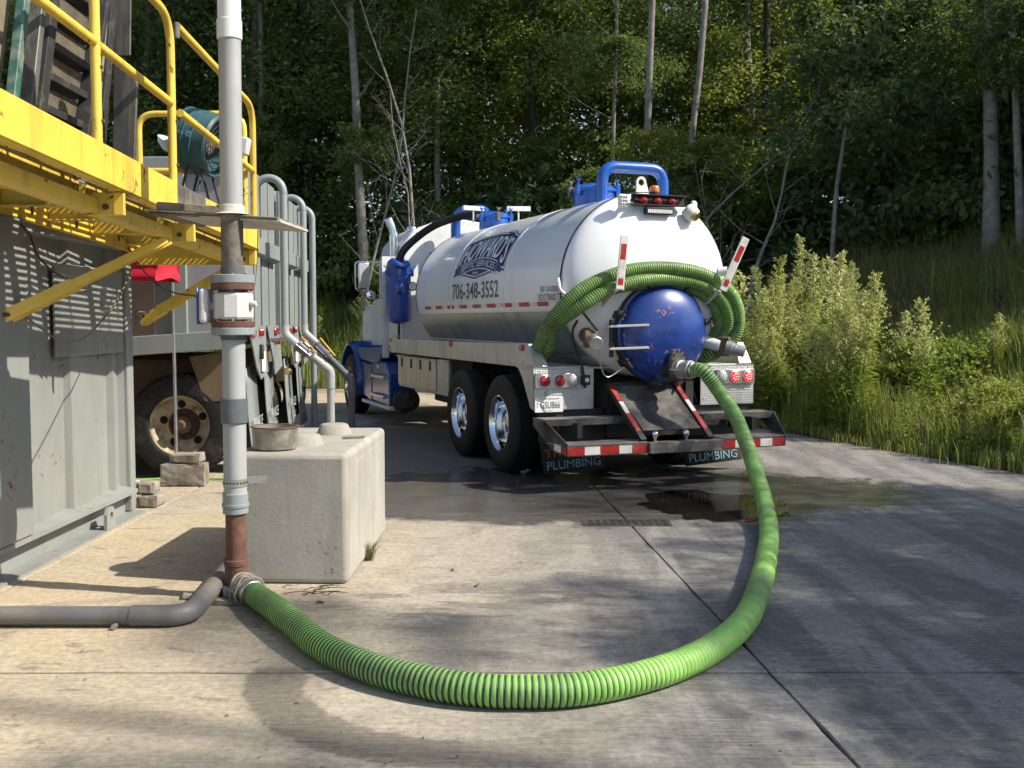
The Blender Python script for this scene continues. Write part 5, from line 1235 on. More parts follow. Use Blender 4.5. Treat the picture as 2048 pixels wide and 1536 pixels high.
# ---- on top of the tank
ar = rounded_path([(-0.30, -0.52, 2.80), (-0.30, -0.52, 3.225), (0.42, -0.52, 3.225), (0.42, -0.52, 2.80)], 0.17, 8)
MB().tube(ar, 0.062, 24).build('vacuum_arch', 'pipe_blue', tk, smooth=60)
def hatch(name, y, rr, z0, z1):
    h_ = MB(); h_.lathe([(rr, z0), (rr, z1 - 0.04), (rr * 1.1, z1 - 0.04), (rr * 1.1, z1 - 0.01), (rr * 1.0, z1), (rr * 0.9, z1 + 0.025), (rr * 0.5, z1 + 0.05), (0, z1 + 0.055)], (0, y, 0), (0, 0, 1), 36)
    ho = h_.build(name, 'pipe_blue', tk, smooth=35)
    for k in range(6):
        a = 2 * math.pi * (k + .4) / 6; p = Vector((math.cos(a) * rr * 1.14, y + math.sin(a) * rr * 1.14, z1 - 0.03))
        c_ = MB(); c_.box(p, (0.05, 0.05, 0.11)); c_.cyl(p + Vector((0, 0, 0.05)), p + Vector((0, 0, 0.12)), 0.009, n=8)
        for s_ in (-1, 1): c_.bar(p + Vector((0, 0, 0.09)), p + Vector((s_ * 0.04, s_ * 0.04, 0.125)), 0.014, 0.01)
        c_.build('clamp', 'pipe_blue' if k % 2 else 'bare_steel', ho, smooth=0)
    return ho
hatch('rear_manway', 0.30, 0.235, 2.86, 3.10)
hatch('front_manway', 3.55, 0.215, 2.84, 3.10)
MB().tube(rounded_path([(-0.22, 4.64, 2.40), (-0.22, 4.64, 3.24), (0.0, 4.0, 3.24), (0.0, 3.75, 3.05)], 0.2, 8), 0.075, 20).build('front_riser', 'pipe_blue', tk, smooth=60)
for x, y, a in ((-0.28, 3.65, 0.9), (0.33, 3.45, -0.9)):
    o_ = MB().box((x, y, 3.20), (0.34, 0.05, 0.065), Matrix.Rotation(a * .25, 3, 'Z')).build('flood_bar', 'led_white', tk, bevel=0.006)
    MB().cyl((x, y, 3.17), (x, y, 3.0), 0.012, n=8).build('flood_stem', 'bracket_white', tk)
MB().tube(spline([(-0.10, 3.72, 3.12), (-0.30, 4.0, 3.13), (-0.62, 4.28, 3.02), (-0.86, 4.50, 2.84), (-1.06, 4.60, 2.62), (-1.115, 4.62, 2.38), (-1.12, 4.62, 2.22)], 8), 0.055, 18).build('suction_hose', 'rubber', tk, smooth=60)

# ---- moisture trap cylinder
BC = Vector((-1.085, 4.74, 0))
bcy = MB(); bcy.lathe([(0.0, 1.56), (0.08, 1.57), (0.16, 1.60), (0.185, 1.66), (0.185, 2.30), (0.20, 2.30), (0.20, 2.335), (0.185, 2.335), (0.185, 2.42), (0.16, 2.50), (0.09, 2.545), (0, 2.55)], BC, (0, 0, 1), 40)
bco = bcy.build('moisture_trap', 'truck_blue', tk, smooth=40)
MB().tube(rounded_path([BC + Vector((-0.02, -0.05, 2.05)), BC + Vector((-0.035, -0.20, 2.06)), BC + Vector((-0.035, -0.06 - 0.0, 2.06)) + Vector((0, -0.16, 0.02)), BC + Vector((-0.035, -0.06, 2.24))], 0.10, 6), 0.062, 18).build('inlet_elbow', 'truck_blue', bco, smooth=60)
MB().tube(rounded_path([BC + Vector((-0.10, -0.06, 2.50)), BC + Vector((-0.10, -0.17, 2.46)), BC + Vector((0.02, -0.20, 2.40)), BC + Vector((0.10, -0.18, 2.46))], 0.08, 6), 0.05, 14).build('cross_pipe', 'truck_blue', bco, smooth=60)
for a in (200, 260, 330):
    p = BC + Vector((math.cos(rad(a)) * 0.205, math.sin(rad(a)) * 0.205, 2.32))
    c_ = MB(); c_.box(p, (0.045, 0.045, 0.10)); c_.bar(p + Vector((0, 0, 0.06)), p + Vector((0.05, 0, 0.11)), 0.012, 0.012); c_.bar(p + Vector((0, 0, 0.06)), p + Vector((-0.05, 0, 0.11)), 0.012, 0.012)
    c_.build('trap_clamp', 'truck_blue', bco, smooth=0)
gg = BC + Vector((0.17, -0.17, 2.12))
MB().lathe([(0.0, 0.028), (0.055, 0.028), (0.068, 0.022), (0.068, 0.0)], gg, (-0.25, -1, 0), 24).build('pressure_gauge', 'black_steel', tk, smooth=30)
MB().lathe([(0.0, 0.0295), (0.054, 0.0285)], gg, (-0.25, -1, 0), 24).build('gauge_face', 'plate_white', tk)
for k in range(4): MB().box(gg + Vector((-0.007, -0.0305, 0)) + Vector((0.028 * math.cos(k * 1.57 + .8), 0, 0.028 * math.sin(k * 1.57 + .8))), (0.014, 0.003, 0.014)).build('gauge_mark', 'vinyl_black', tk)
MB().cyl(BC + Vector((0, 0, 1.2)), BC + Vector((0, 0, 1.58)), 0.02, n=10).build('trap_drain', 'black_steel', tk)
MB().box(BC + Vector((0, 0, 1.22)), (0.22, 0.25, 0.22)).build('trap_valve', 'black_steel', tk, bevel=0.02)

# ---- tread-plate hose tray along each side
for s_ in (-1, 1):
    t_ = MB(); t_.prism([(s_ * 1.25, -0.98, 1.17), (s_ * 1.25, 4.64, 1.15), (s_ * 1.25, 4.64, 1.345), (s_ * 1.25, -0.82, 1.385)], (-s_ * 0.006, 0, 0)); to = t_.build('hose_tray', 'diamond_plate', tk, smooth=0)
    MB().b2(s_ * 1.244, s_ * 0.66, -0.95, 4.64, 1.15, 1.165).build('tray_floor', 'diamond_plate', to, smooth=0)
    MB().b2(s_ * 1.249, s_ * 1.20, -0.80, 4.64, 1.386, 1.392).build('tray_lip', 'alu', to, smooth=0)
    MB().prism([(s_ * 1.244, -0.98, 1.17), (s_ * 1.244, -0.82, 1.385), (s_ * 1.16, -0.80, 1.385), (s_ * 1.10, -0.98, 1.17)], (0, -0.004, 0)).build('tray_end', 'diamond_plate', to, smooth=0)
    for y, mt in ((4.58, 'lens_amber'), (1.70, 'lens_red'), (-0.66, 'lens_red')):
        MB().box((s_ * 1.262, y, 1.335 if y > 0 else 1.345), (0.022, 0.085, 0.06)).build('marker_lamp', mt, to, bevel=0.006)
        MB().box((s_ * 1.256, y + 0.02, 1.20), (0.012, 0.10, 0.04)).build('tie_bracket', 'alu', to, bevel=0.004)
# ---- toolbox with two doors
tb = MB().b2(-1.19, -0.72, 2.42, 4.36, 0.665, 1.115).build('toolbox', 'diamond_plate', tk, bevel=0.006)
for y0, y1 in ((2.48, 3.37), (3.39, 4.32)):
    d_ = MB().b2(-1.212, -1.192, y0, y1, 0.70, 1.10).build('toolbox_door', 'diamond_box', tb, smooth=0, bevel=0.004)
    for y in (y0 + 0.22, y1 - 0.22):
        MB().box((-1.216, y, 1.02), (0.012, 0.075, 0.13)).build('latch', 'black_steel', d_, bevel=0.012, seg=2)
MB().b2(-1.19, -1.16, 1.98, 2.415, 0.67, 1.12).build('side_shield', 'diamond_plate', tk)
# ---- chassis
for s_ in (-1, 1): MB().b2(s_ * 0.38, s_ * 0.47, -1.1, 8.4, 0.74, 1.0).build('frame_rail', 'black_steel', tk)
for y in (-0.4, 0.68, 2.0, 3.4): MB().b2(-0.75, 0.75, y - 0.06, y + 0.06, 0.90, 1.16).build('tank_cradle', 'black_steel', tk)
for y in (0.0, 1.35):
    MB().cyl((-0.9, y, 0.52), (0.9, y, 0.52), 0.10, n=16).build('axle', 'black_steel', tk)
    MB().lathe([(0, -0.22), (0.12, -0.2), (0.2, -0.08), (0.2, 0.08), (0.12, 0.2), (0, 0.22)], (0, y, 0.53), (0, 1, 0), 20).build('differential', 'black_steel', tk)
MB().b2(-0.7, 0.7, 2.6, 4.2, 0.45, 0.75).build('belly_tank', 'black_steel', tk, bevel=0.02)
MB().b2(-1.1, 1.1, -0.60, -0.56, 0.95, 1.13).build('rear_crossmember', 'black_steel', tk)
fb = MB(); fb.lathe([(0.0, 0), (0.11, 0), (0.13, 0.03), (0.16, 0.10), (0.16, 0.42), (0.1, 0.46)], (-1.10, 4.62, 0.40), (0.55, 0.8, 0), 24); fbo = fb.build('air_compressor', 'black_steel', tk, smooth=30)
for k in range(8): MB().lathe([(0.158, 0.12 + k * 0.036), (0.178, 0.12 + k * 0.036), (0.178, 0.13 + k * 0.036), (0.158, 0.13 + k * 0.036)], (-1.10, 4.62, 0.40), (0.55, 0.8, 0), 24).build('cooling_fin', 'black_steel', fbo)
# ---- wheels
def tyre_prof(R, W):
    return [(R * 0.565, -0.012), (R * 0.60, 0.004), (R * 0.75, 0.016), (R * 0.88, 0.010), (R * 0.955, -0.012), (R * 0.99, -0.03), (R * 1.0, -0.05)] + \
        [p for k in range(4) for p in ((R * 1.0, -W * (0.22 + 0.19 * k) + 0.006), (R * 0.978, -W * (0.22 + 0.19 * k)), (R * 0.978, -W * (0.22 + 0.19 * k) - 0.008), (R * 1.0, -W * (0.22 + 0.19 * k) - 0.014))] + \
        [(R * 1.0, -W + 0.05), (R * 0.955, -W + 0.012), (R * 0.75, -W - 0.01), (R * 0.565, -W + 0.01)]
def truck_wheel(x, y, s_, kind):
    R, W = 0.52, 0.275; c_ = Vector((s_ * x, y, R)); ax_ = (s_, 0, 0); rm = MB()
    if kind == 'rear':
        rm.lathe([(0.300, -0.004), (0.302, 0.006), (0.292, 0.008), (0.284, -0.01), (0.272, -0.03), (0.268, -0.08), (0.262, -0.13), (0.245, -0.165), (0.20, -0.178), (0.165, -0.172), (0.16, -0.172), (0.12, -0.17), (0.118, -0.09), (0.10, -0.075), (0, -0.07)], c_, ax_, 48)
    else:
        rm.lathe([(0.300, -0.004), (0.302, 0.006), (0.292, 0.008), (0.284, -0.01), (0.272, -0.03), (0.25, -0.04), (0.20, 0.0), (0.17, 0.012), (0.12, 0.012), (0.118, 0.06), (0.10, 0.075), (0, 0.08)], c_, ax_, 48)
    wo = rm.build('wheel', 'chrome', tk, smooth=40)
    MB().lathe(tyre_prof(R, W), c_, ax_, 64).build('tyre', 'rubber', wo, smooth=25)
    for k in range(10):
        a = 2 * math.pi * k / 10; o = Vector((0, math.cos(a), math.sin(a)))
        MB().cyl(c_ + o * 0.145 + Vector(ax_) * (-0.17 if kind == 'rear' else 0.01), c_ + o * 0.145 + Vector(ax_) * (-0.115 if kind == 'rear' else 0.06), 0.018, n=6).build('lug_nut', 'black_steel' if kind == 'rear' else 'chrome', wo, smooth=0)
    for k in range(10):
        a = 2 * math.pi * (k + .5) / 10; o = Vector((0, math.cos(a), math.sin(a))); rr, dd = (0.222, -0.169) if kind == 'rear' else (0.228, -0.016)
        MB().lathe([(0.0, 0.0), (0.024, 0.0)], c_ + o * rr + Vector(ax_) * dd, Vector(ax_) + o * (0.15 if kind == 'rear' else 0.6), 12).build('hand_hole', 'slot_black', wo, smooth=0)
for s_ in (-1, 1):
    for y in (0.0, 1.35):
        truck_wheel(1.255, y, s_, 'rear')
        MB().lathe(tyre_prof(0.52, 0.275) , Vector((s_ * 0.93, y, 0.52)), (s_, 0, 0), 40).build('inner_tyre', 'rubber', tk, smooth=25)
    truck_wheel(1.245, 7.44, s_, 'front')

# ---- tail panels with lamps, plate
for s_ in (-1, 1):
    tp = MB().b2(s_ * 1.27, s_ * 0.62, -1.0, -0.985, 0.74, 1.14).build('tail_panel', 'diamond_plate', tk, smooth=0)
    MB().b2(s_ * 1.27, s_ * 0.45, -1.0, -0.55, 1.142, 1.152).build('tail_shelf', 'diamond_plate', tp, smooth=0)
    MB().prism([(s_ * 1.27, -1.0, 0.74), (s_ * 1.27, -1.0, 1.14), (s_ * 1.27, -0.60, 1.14), (s_ * 1.27, -0.70, 1.05), (s_ * 1.27, -0.92, 0.76)], (-s_ * 0.006, 0, 0)).build('tail_side', 'diamond_plate', tp, smooth=0)
    bx = MB().b2(s_ * 1.262, s_ * 0.79, -1.035, -1.001, 0.955, 1.105).build('lamp_box', 'alu', tp, bevel=0.006)
    for k, x in enumerate((1.17, 1.01, 0.86)):
        mt = 'lens_clear' if k == 2 else ('lens_red' if s_ < 0 else 'lens_red_lit')
        MB().lathe([(0.062, 0.0), (0.064, 0.008), (0.057, 0.012), (0.056, 0.006)], (s_ * x, -1.036, 1.03), NY, 28).build('lamp_ring', 'alu', bx)
        lo = MB().lathe([(0.056, 0.004), (0.05, 0.016), (0.03, 0.024), (0, 0.027)], (s_ * x, -1.036, 1.03), NY, 28).build('tail_lamp', mt, bx, smooth=60)
        if s_ > 0 and k < 2:
            pts = [(0, 0)] + [(0.03 * math.cos(a), 0.03 * math.sin(a)) for a in [2 * math.pi * i / 7 for i in range(7)]]
            for px_, pz_ in pts: MB().lathe([(0.0, 0.012), (0.006, 0.010), (0.008, 0)], (s_ * x + px_, -1.055, 1.03 + pz_), NY, 8).build('led', 'led_red_lit', lo)
    for x, z in ((1.20, 1.125), (1.0, 1.125), (0.72, 1.12), (0.66, 0.80), (1.15, 0.90)):
        MB().lathe([(0, 0.006), (0.009, 0.004), (0.012, 0)], (s_ * x, -1.0, z), NY, 8).build('rivet', 'alu', tp)
    # dark valance below the panel
    MB().b2(s_ * 1.20, s_ * 0.46, -0.97, -0.955, 0.42, 0.74).build('valance', 'black_steel', tk)
bl = MB().box((-0.72, -1.03, 1.03), (0.085, 0.05, 0.10)).build('backup_lamp', 'black_steel', tk, bevel=0.008)
MB().lathe([(0, 0.004), (0.02, 0.003), (0.024, 0)], (-0.715, -1.056, 1.03), NY, 14).build('lamp_lens', 'led_white', bl)
MB().lathe([(0.0, 0.03), (0.02, 0.025), (0.024, 0)], (-1.13, -1.0, 0.905), NY, 14).build('plate_lamp', 'cast_alu', tk)
MB().box((1.275, -0.96, 1.05), (0.015, 0.05, 0.06)).build('side_lamp', 'lens_red', tk)
lpn = MB().box((-1.108, -1.008, 0.794), (0.302, 0.006, 0.152)).build('licence_plate', 'plate_white', tk, bevel=0.002)
def rear_text(parent, body, cx, cz, w_, h_, y, mat, name):
    v_, f_ = text2d(body, 0.2); a0, a1 = min(x for x, yy in v_), max(x for x, yy in v_); b0, b1 = min(yy for x, yy in v_), max(yy for x, yy in v_)
    m_ = MB(); m_.add([(cx + ((x - a0) / (a1 - a0) - .5) * w_, y, cz + ((yy - b0) / (b1 - b0) - .5) * h_) for x, yy in v_], f_); return m_.build(name, mat, parent, smooth=0)
rear_text(lpn, 'GSU866', -1.095, 0.790, 0.205, 0.068, -1.0125, 'vinyl_black', 'plate_number')
rear_text(lpn, 'GEORGIA', -1.105, 0.853, 0.165, 0.020, -1.0125, 'vinyl_grey', 'plate_state')
rear_text(lpn, 'HABERSHAM', -1.10, 0.732, 0.07, 0.010, -1.0125, 'vinyl_grey', 'plate_county')
rear_text(lpn, 'TX', -1.232, 0.79, 0.016, 0.05, -1.0125, 'vinyl_grey', 'plate_sticker')
for x in (-1.20, -1.01): MB().lathe([(0, 0.004), (0.006, 0.003), (0.007, 0)], (x, -1.011, 0.857), NY, 8).build('plate_screw', 'black_steel', lpn)

# ---- sloping dark ramp plate between striped rails
MB().prism([(-0.47, -1.10, 0.96), (0.24, -1.10, 0.96), (0.33, -1.56, 0.555), (-0.36, -1.56, 0.555)], (0, -0.012, 0.010)).build('ramp_plate', 'dusty_black', tk, smooth=0)
for xa, xb_ in ((-0.50, -0.41), (0.24, 0.33)):
    a, b_ = Vector((xa, -1.09, 0.985)), Vector((xb_, -1.66, 0.475)); d_ = b_ - a
    rl = MB().bar(a, b_, 0.07, 0.045).build('ramp_rail', 'black_steel', tk, smooth=0, bevel=0.003)
    up_ = Vector((0, -d_.z, d_.y)).normalized(); up_ = up_ if up_.z > 0 else -up_
    for q0, q1, mt in ((0.05, 0.34, 'tape_red'), (0.345, 0.55, 'tape_white'), (0.555, 0.86, 'tape_red')):
        MB().bar(a + d_ * q0 + up_ * 0.0245, a + d_ * q1 + up_ * 0.0245, 0.05, 0.003).build('rail_tape', mt, rl, smooth=0)
MB().b2(-0.5, 0.4, -1.07, -1.04, 0.45, 1.0).build('back_plate', 'black_steel', tk)
# ---- bumper: centre beam and two stepped ends
MB().b2(-0.37, 0.44, -1.72, -1.60, 0.355, 0.462).build('bumper_beam', 'bare_steel', tk, bevel=0.006)
for x in (-0.28, 0.06):
    MB().lathe([(0.016, 0.0), (0.016, 0.035), (0.028, 0.05), (0.034, 0.07), (0.03, 0.09), (0.015, 0.102), (0, 0.104)], (x, -1.65, 0.462), (0, 0, 1), 20).build('hitch_ball', 'chrome', tk, smooth=60)
for s_ in (-1, 1):
    xi, xo = s_ * 0.38, s_ * 1.30
    if s_ > 0: xi = 0.45
    st_ = MB().b2(xi, xo, -1.32, -1.06, 0.655, 0.675).build('upper_step', 'step_top', tk, bevel=0.004)
    MB().b2(xi, xo, -1.335, -1.32, 0.615, 0.677).build('step_lip', 'dusty_black', st_)
    lo = MB(); lo.prism([(xi, -1.69, 0.455), (s_ * 1.20, -1.66, 0.455), (s_ * 1.30, -1.40, 0.455), (xi, -1.40, 0.455)], (0, 0, 0.016)); lso = lo.build('lower_step', 'step_top', tk, smooth=0, bevel=0.003)
    fr = MB(); fr.prism([(xi, -1.69, 0.36), (s_ * 1.20, -1.66, 0.36), (s_ * 1.20, -1.66, 0.4545), (xi, -1.69, 0.4545)], (0, 0.012, 0)); fr.build('step_face', 'dusty_black', lso, smooth=0)
    ep = MB(); ep.prism([(xo, -1.06, 0.68), (xo, -1.335, 0.68), (s_ * 1.205, -1.665, 0.475), (s_ * 1.205, -1.665, 0.36), (s_ * 1.27, -1.46, 0.40), (xo, -1.06, 0.60)], (-s_ * 0.012, 0, 0)); ep.build('end_plate', 'dusty_black', lso, smooth=0, bevel=0.002)
    sg = ((0.0, 0.21, 0), (0.21, 0.40, 1), (0.40, 0.64, 0), (0.64, 0.80, 1), (0.80, 0.99, 0))
    for a, b_, k in sg:
        xa, xb_ = s_ * 1.20 + (xi - s_ * 1.20) * a, s_ * 1.20 + (xi - s_ * 1.20) * b_
        ya, yb_ = -1.66 + (-0.03) * a, -1.66 + (-0.03) * b_
        q = MB(); q.prism([(xa, ya - 0.0005, 0.37), (xb_, yb_ - 0.0005, 0.37), (xb_, yb_ - 0.0005, 0.446), (xa, ya - 0.0005, 0.446)], (0, -0.003, 0)); q.build('step_tape', ('tape_red', 'tape_white')[k], lso, smooth=0)
    for a, b_, k in ((0.0, 0.35, 0), (0.35, 0.8, 1)):
        pa, pb2 = Vector((s_ * 1.208, -1.655, 0)), Vector((s_ * 1.275, -1.46, 0)); u0, u1 = pa + (pb2 - pa) * a, pa + (pb2 - pa) * b_
        q = MB(); z0a, z0b = 0.375 + 0.04 * a, 0.375 + 0.04 * b_
        q.prism([(u0.x, u0.y, z0a), (u1.x, u1.y, z0b), (u1.x, u1.y, z0b + 0.06), (u0.x, u0.y, z0a + 0.065)], (s_ * 0.004, 0, 0)); q.build('step_tape', ('tape_red', 'tape_white')[k], lso, smooth=0)
    MB().b2(s_ * 0.95, s_ * 1.0, -1.45, -1.0, 0.50, 0.64).build('step_strut', 'black_steel', tk)
# ---- mudflaps with lettering
for s_, txt in ((-1, True), (1, True)):
    x0, x1 = (-1.12, -0.40) if s_ < 0 else (0.52, 1.26)
    f = MB(); n_ = 8
    for i in range(n_ + 1):
        t_ = i / n_; z = 0.74 - 0.66 * t_; yb_ = -0.72 - 0.07 * t_ * t_
        f.v += [(x0 + 0.06 * t_, yb_, z - 0.015 * t_), (x1 + 0.02 * t_, yb_, z + 0.03 * t_)]
    f.f = [(2 * i, 2 * i + 1, 2 * i + 3, 2 * i + 2) for i in range(n_)]; f.mi = [0] * n_
    fo = f.build('mudflap', 'dusty_rubber', tk, smooth=60); fo.modifiers.new('solid', 'SOLIDIFY').thickness = 0.012
    def flp(sx, sz): 
        t_ = (0.74 - sz) / 0.66; return (sx, -0.72 - 0.07 * t_ * t_ - 0.0105, sz)
    m_ = MB()
    for body, cz, h_, mi in (('PLUMBING', 0.165, 0.085, 0), ('TRIP', 0.285, 0.085, 1)):
        v_, f_ = text2d(body, 0.2); a0, a1 = min(x for x, yy in v_), max(x for x, yy in v_); b0, b1 = min(yy for x, yy in v_), max(yy for x, yy in v_)
        w_ = 0.60 if mi == 0 else 0.30; cx = (x0 + x1) / 2 + 0.03 if mi == 0 else x0 + 0.22
        m_.add([flp(cx + ((x - a0) / (a1 - a0) - .5) * w_, cz + ((x - a0) / (a1 - a0) - .5) * 0.03 + ((yy - b0) / (b1 - b0) - .5) * h_) for x, yy in v_], f_, mi)
    m_.build('flap_lettering', ['flap_blue_text', 'flap_orange_text'], fo, smooth=0)

# ---- cab, hood, fender, steps
cabp = [(-1.0, 1.05), (1.0, 1.05), (1.0, 2.55), (0.93, 2.80), (0.78, 2.98), (0.5, 3.10), (0, 3.16), (-0.5, 3.10), (-0.78, 2.98), (-0.93, 2.80), (-1.0, 2.55)]
cb = MB().prism([(x, 4.90, z) for x, z in cabp], (0, 1.40, 0)).build('cab', 'cab_white', tk, smooth=40, bevel=0.03, seg=3)
MB().prism([(x * 1.006, 4.93, 1.98 + (z - 1.98) * 1.006) for x, z in cabp], (0, 0.06, 0)).build('cab_band', 'cab_white', cb, smooth=40)
for i in range(len(cabp)):
    (xa, za), (xb_, zb_) = cabp[i], cabp[(i + 1) % len(cabp)]
    L = math.hypot(xb_ - xa, zb_ - za); k = max(1, int(L / 0.10))
    if i == 0: continue
    rv = MB()
    for j in range(k):
        x, z = xa + (xb_ - xa) * j / k, za + (zb_ - za) * j / k
        rv.lathe([(0, 0.005), (0.006, 0.003), (0.008, 0)], (x * 0.965, 4.895, 1.98 + (z - 1.98) * 0.965), NY, 6)
    rv.build('rivet_row', 'cast_alu', cb)
MB().b2(-1.006, -0.998, 5.15, 6.2, 1.15, 2.5).build('cab_door', 'cab_white', cb, bevel=0.01)
MB().b2(-1.012, -1.004, 5.35, 6.1, 1.95, 2.45).build('side_window', 'lens_clear', cb)
MB().b2(-0.55, 0.55, 4.885, 4.897, 2.2, 2.65).build('rear_window', 'slot_black', cb)
MB().lathe([(0.0, 0.09), (0.05, 0.085), (0.085, 0.05), (0.09, 0)], (-0.72, 5.3, 3.0), (0, 0, 1), 20).build('roof_lamp', 'chrome', cb, smooth=60)
MB().prism([(-0.72, 6.30, 1.15), (0.72, 6.30, 1.15), (0.72, 6.30, 1.85), (0.62, 6.30, 1.97), (-0.62, 6.30, 1.97), (-0.72, 6.30, 1.85)], (0, 2.4, -0.08)).build('hood', 'cab_white', tk, smooth=30, bevel=0.03, seg=2)
MB().prism([(-1.0, 6.30, 1.10), (-1.0, 6.85, 1.10), (-1.0, 6.85, 1.80), (-1.0, 6.70, 1.95), (-1.0, 6.30, 1.98)], (0.3, 0, 0)).build('cowl', 'cab_white', tk, smooth=0, bevel=0.03, seg=2)
# front fender: arch strip with crown
for s_ in (-1, 1):
    fd = MB(); prof = []
    arc = [(7.44 + 0.66 * math.cos(a), 0.55 + 0.66 * math.sin(a)) for a in [rad(195 - 0) - rad(195 - 8) * i / 18 for i in range(19)]]
    for (y, z) in arc:
        prof.append([(s_ * 1.26, y, z - 0.02), (s_ * 1.27, y, z + 0.01), (s_ * 1.20, y + (y - 7.44) * 0.03, z + 0.045), (s_ * 0.95, y + (y - 7.44) * 0.03, z + 0.06), (s_ * 0.70, y, z + 0.05), (s_ * 0.70, y, z - 0.02)])
    for r_ in prof: fd.v += r_
    fd.f = [(i * 6 + k, i * 6 + (k + 1) % 6, i * 6 + 6 + (k + 1) % 6, i * 6 + 6 + k) for i in range(18) for k in range(6)] + [tuple(range(6)), tuple(18 * 6 + k for k in reversed(range(6)))]
    fd.mi = [0] * len(fd.f); fd.build('fender', 'truck_blue', tk, smooth=50)
    MB().prism([(s_ * 1.22, 5.55, 0.92), (s_ * 1.22, 6.72, 0.95), (s_ * 1.22, 7.05, 1.12), (s_ * 1.22, 6.9, 1.20), (s_ * 1.22, 5.2, 1.235), (s_ * 1.22, 5.2, 1.10)], (-s_ * 0.5, 0, 0)).build('fender_shelf', 'truck_blue', tk, smooth=30, bevel=0.04, seg=2)
    MB().prism([(s_ * 1.20, 6.05, 0.30), (s_ * 1.20, 6.68, 0.38), (s_ * 1.20, 6.78, 0.95), (s_ * 1.20, 6.05, 0.92)], (-s_ * 0.45, 0, 0)).build('fender_skirt', 'truck_blue', tk, smooth=0, bevel=0.03, seg=2)
    bxs = MB().prism([(s_ * 1.19, 4.95, 0.30), (s_ * 1.19, 6.02, 0.33), (s_ * 1.19, 6.02, 0.98), (s_ * 1.19, 5.2, 0.98), (s_ * 1.19, 4.95, 0.80)], (-s_ * 0.42, 0, 0)).build('step_box', 'truck_blue', tk, smooth=0, bevel=0.025, seg=2)
    for z in (0.42, 0.72): MB().b2(s_ * 1.26, s_ * 1.10, 5.05, 5.85, z, z + 0.05).build('cab_step', 'alu', bxs, bevel=0.006)
    MB().b2(s_ * 1.20, s_ * 0.9, 4.9, 6.75, 0.25, 0.31).build('step_sill', 'cab_white', bxs, bevel=0.01)
    MB().box((s_ * 1.196, 5.62, 0.90), (0.006, 0.12, 0.07)).build('badge', 'alu', bxs)
# polished upright panel behind the cab, stack, mirrors, grab rail
MB().b2(-1.275, -1.175, 4.985, 5.0, 1.05, 2.58).build('side_fairing', 'cab_white', tk, bevel=0.003)
MB().b2(-1.18, -0.60, 4.99, 5.0, 2.30, 2.58).build('fairing_panel', 'cab_white', tk, bevel=0.003)
stk = MB(); SP = [Vector((-1.02, 5.25, 1.6)), Vector((-1.02, 5.25, 2.72)), Vector((-1.03, 5.26, 2.98)), Vector((-1.10, 5.29, 3.18))]
stk.tube(spline(SP, 6), 0.068, 24, caps=False); sko = stk.build('exhaust_stack', 'stack_chrome', tk, smooth=60); sko.modifiers.new('solid', 'SOLIDIFY').thickness = 0.006
MB().lathe([(0.072, 0), (0.078, 0.01), (0.078, 0.05), (0.072, 0.06)], (-1.02, 5.25, 2.50), (0, 0, 1), 24).build('stack_clamp', 'black_steel', sko)
MB().cyl((-1.085, 5.28, 3.13), (-1.10, 5.29, 3.175), 0.062, n=20).build('stack_plug', 'slot_black', sko)  # black plug just inside the mouth of the stack
mr = MB().box((-1.385, 5.72, 2.315), (0.185, 0.05, 0.42), Matrix.Rotation(0.12, 3, 'Z')).build('side_mirror', 'chrome', tk, bevel=0.03, seg=3)
MB().box((-1.388, 5.692, 2.315), (0.155, 0.006, 0.385), Matrix.Rotation(0.12, 3, 'Z')).build('mirror_glass', 'lens_clear', mr, bevel=0.002)
MB().lathe([(0.09, 0.0), (0.092, 0.015), (0.08, 0.03)], (-1.285, 5.68, 2.01), NY, 28).build('round_mirror', 'black_steel', tk)
MB().lathe([(0.0, 0.035), (0.05, 0.031), (0.084, 0.02)], (-1.285, 5.68, 2.01), NY, 28).build('round_glass', 'chrome', tk, smooth=60)
MB().tube(rounded_path([(-1.02, 5.80, 2.53), (-1.50, 5.80, 2.54), (-1.50, 5.80, 2.10), (-1.30, 5.80, 2.02), (-1.02, 5.80, 2.0)], 0.06, 5), 0.011, 10).build('mirror_bracket', 'chrome', tk, smooth=60)
MB().tube(rounded_path([(-1.02, 5.35, 2.28), (-1.14, 5.35, 2.30), (-1.14, 5.35, 1.20), (-1.02, 5.35, 1.20)], 0.08, 5), 0.014, 10).build('grab_rail', 'alu', tk, smooth=60)

# ------------------------------------------------------------------ corrugated hoses
def corrugated(name, pts, r, pitch, mats, n=18):
    sub = 6; P = resample(pts, pitch / sub); rs = []; 
    for i in range(len(P)):
        ph = i % sub; rs.append(r if ph in (0, 1, 2, 3) else r - 0.0055)
    return MB().tube(P, rs, n, mfun=lambda i: 1 if i % sub in (3, 4) else 0).build(name, mats, None, smooth=50, fixn=False)
hp_ = [T0 + HD * 0.17, T0 + HD * 0.25]
for px, py in ((560, 1230), (640, 1290), (740, 1335), (850, 1364), (950, 1379), (1050, 1383), (1150, 1379), (1250, 1362), (1350, 1333), (1430, 1293), (1490, 1240), (1517, 1180), (1532, 1120), (1538, 1060)):
    hp_.append(gz(px, py, 0.07))
for px, py, Y in ((1528, 1000, 8.45), (1507, 930, 9.02), (1490, 880, 9.40), (1469, 830, 9.72), (1440, 786, 9.93)): hp_.append(gy(px, py, Y))
he = tw_(*HOSE_END); hd = tw_(*(HOSE_END + HOSE_DIR)) - he
hp_ += [he + hd * 0.16 + Vector((0, 0, -0.012)), he]
hp_[2].z = 0.085
gh = thing('suction_hose', 'thick green ribbed hose curving over the concrete to the truck outlet', 'hose', (0.3, 4.4, 0))
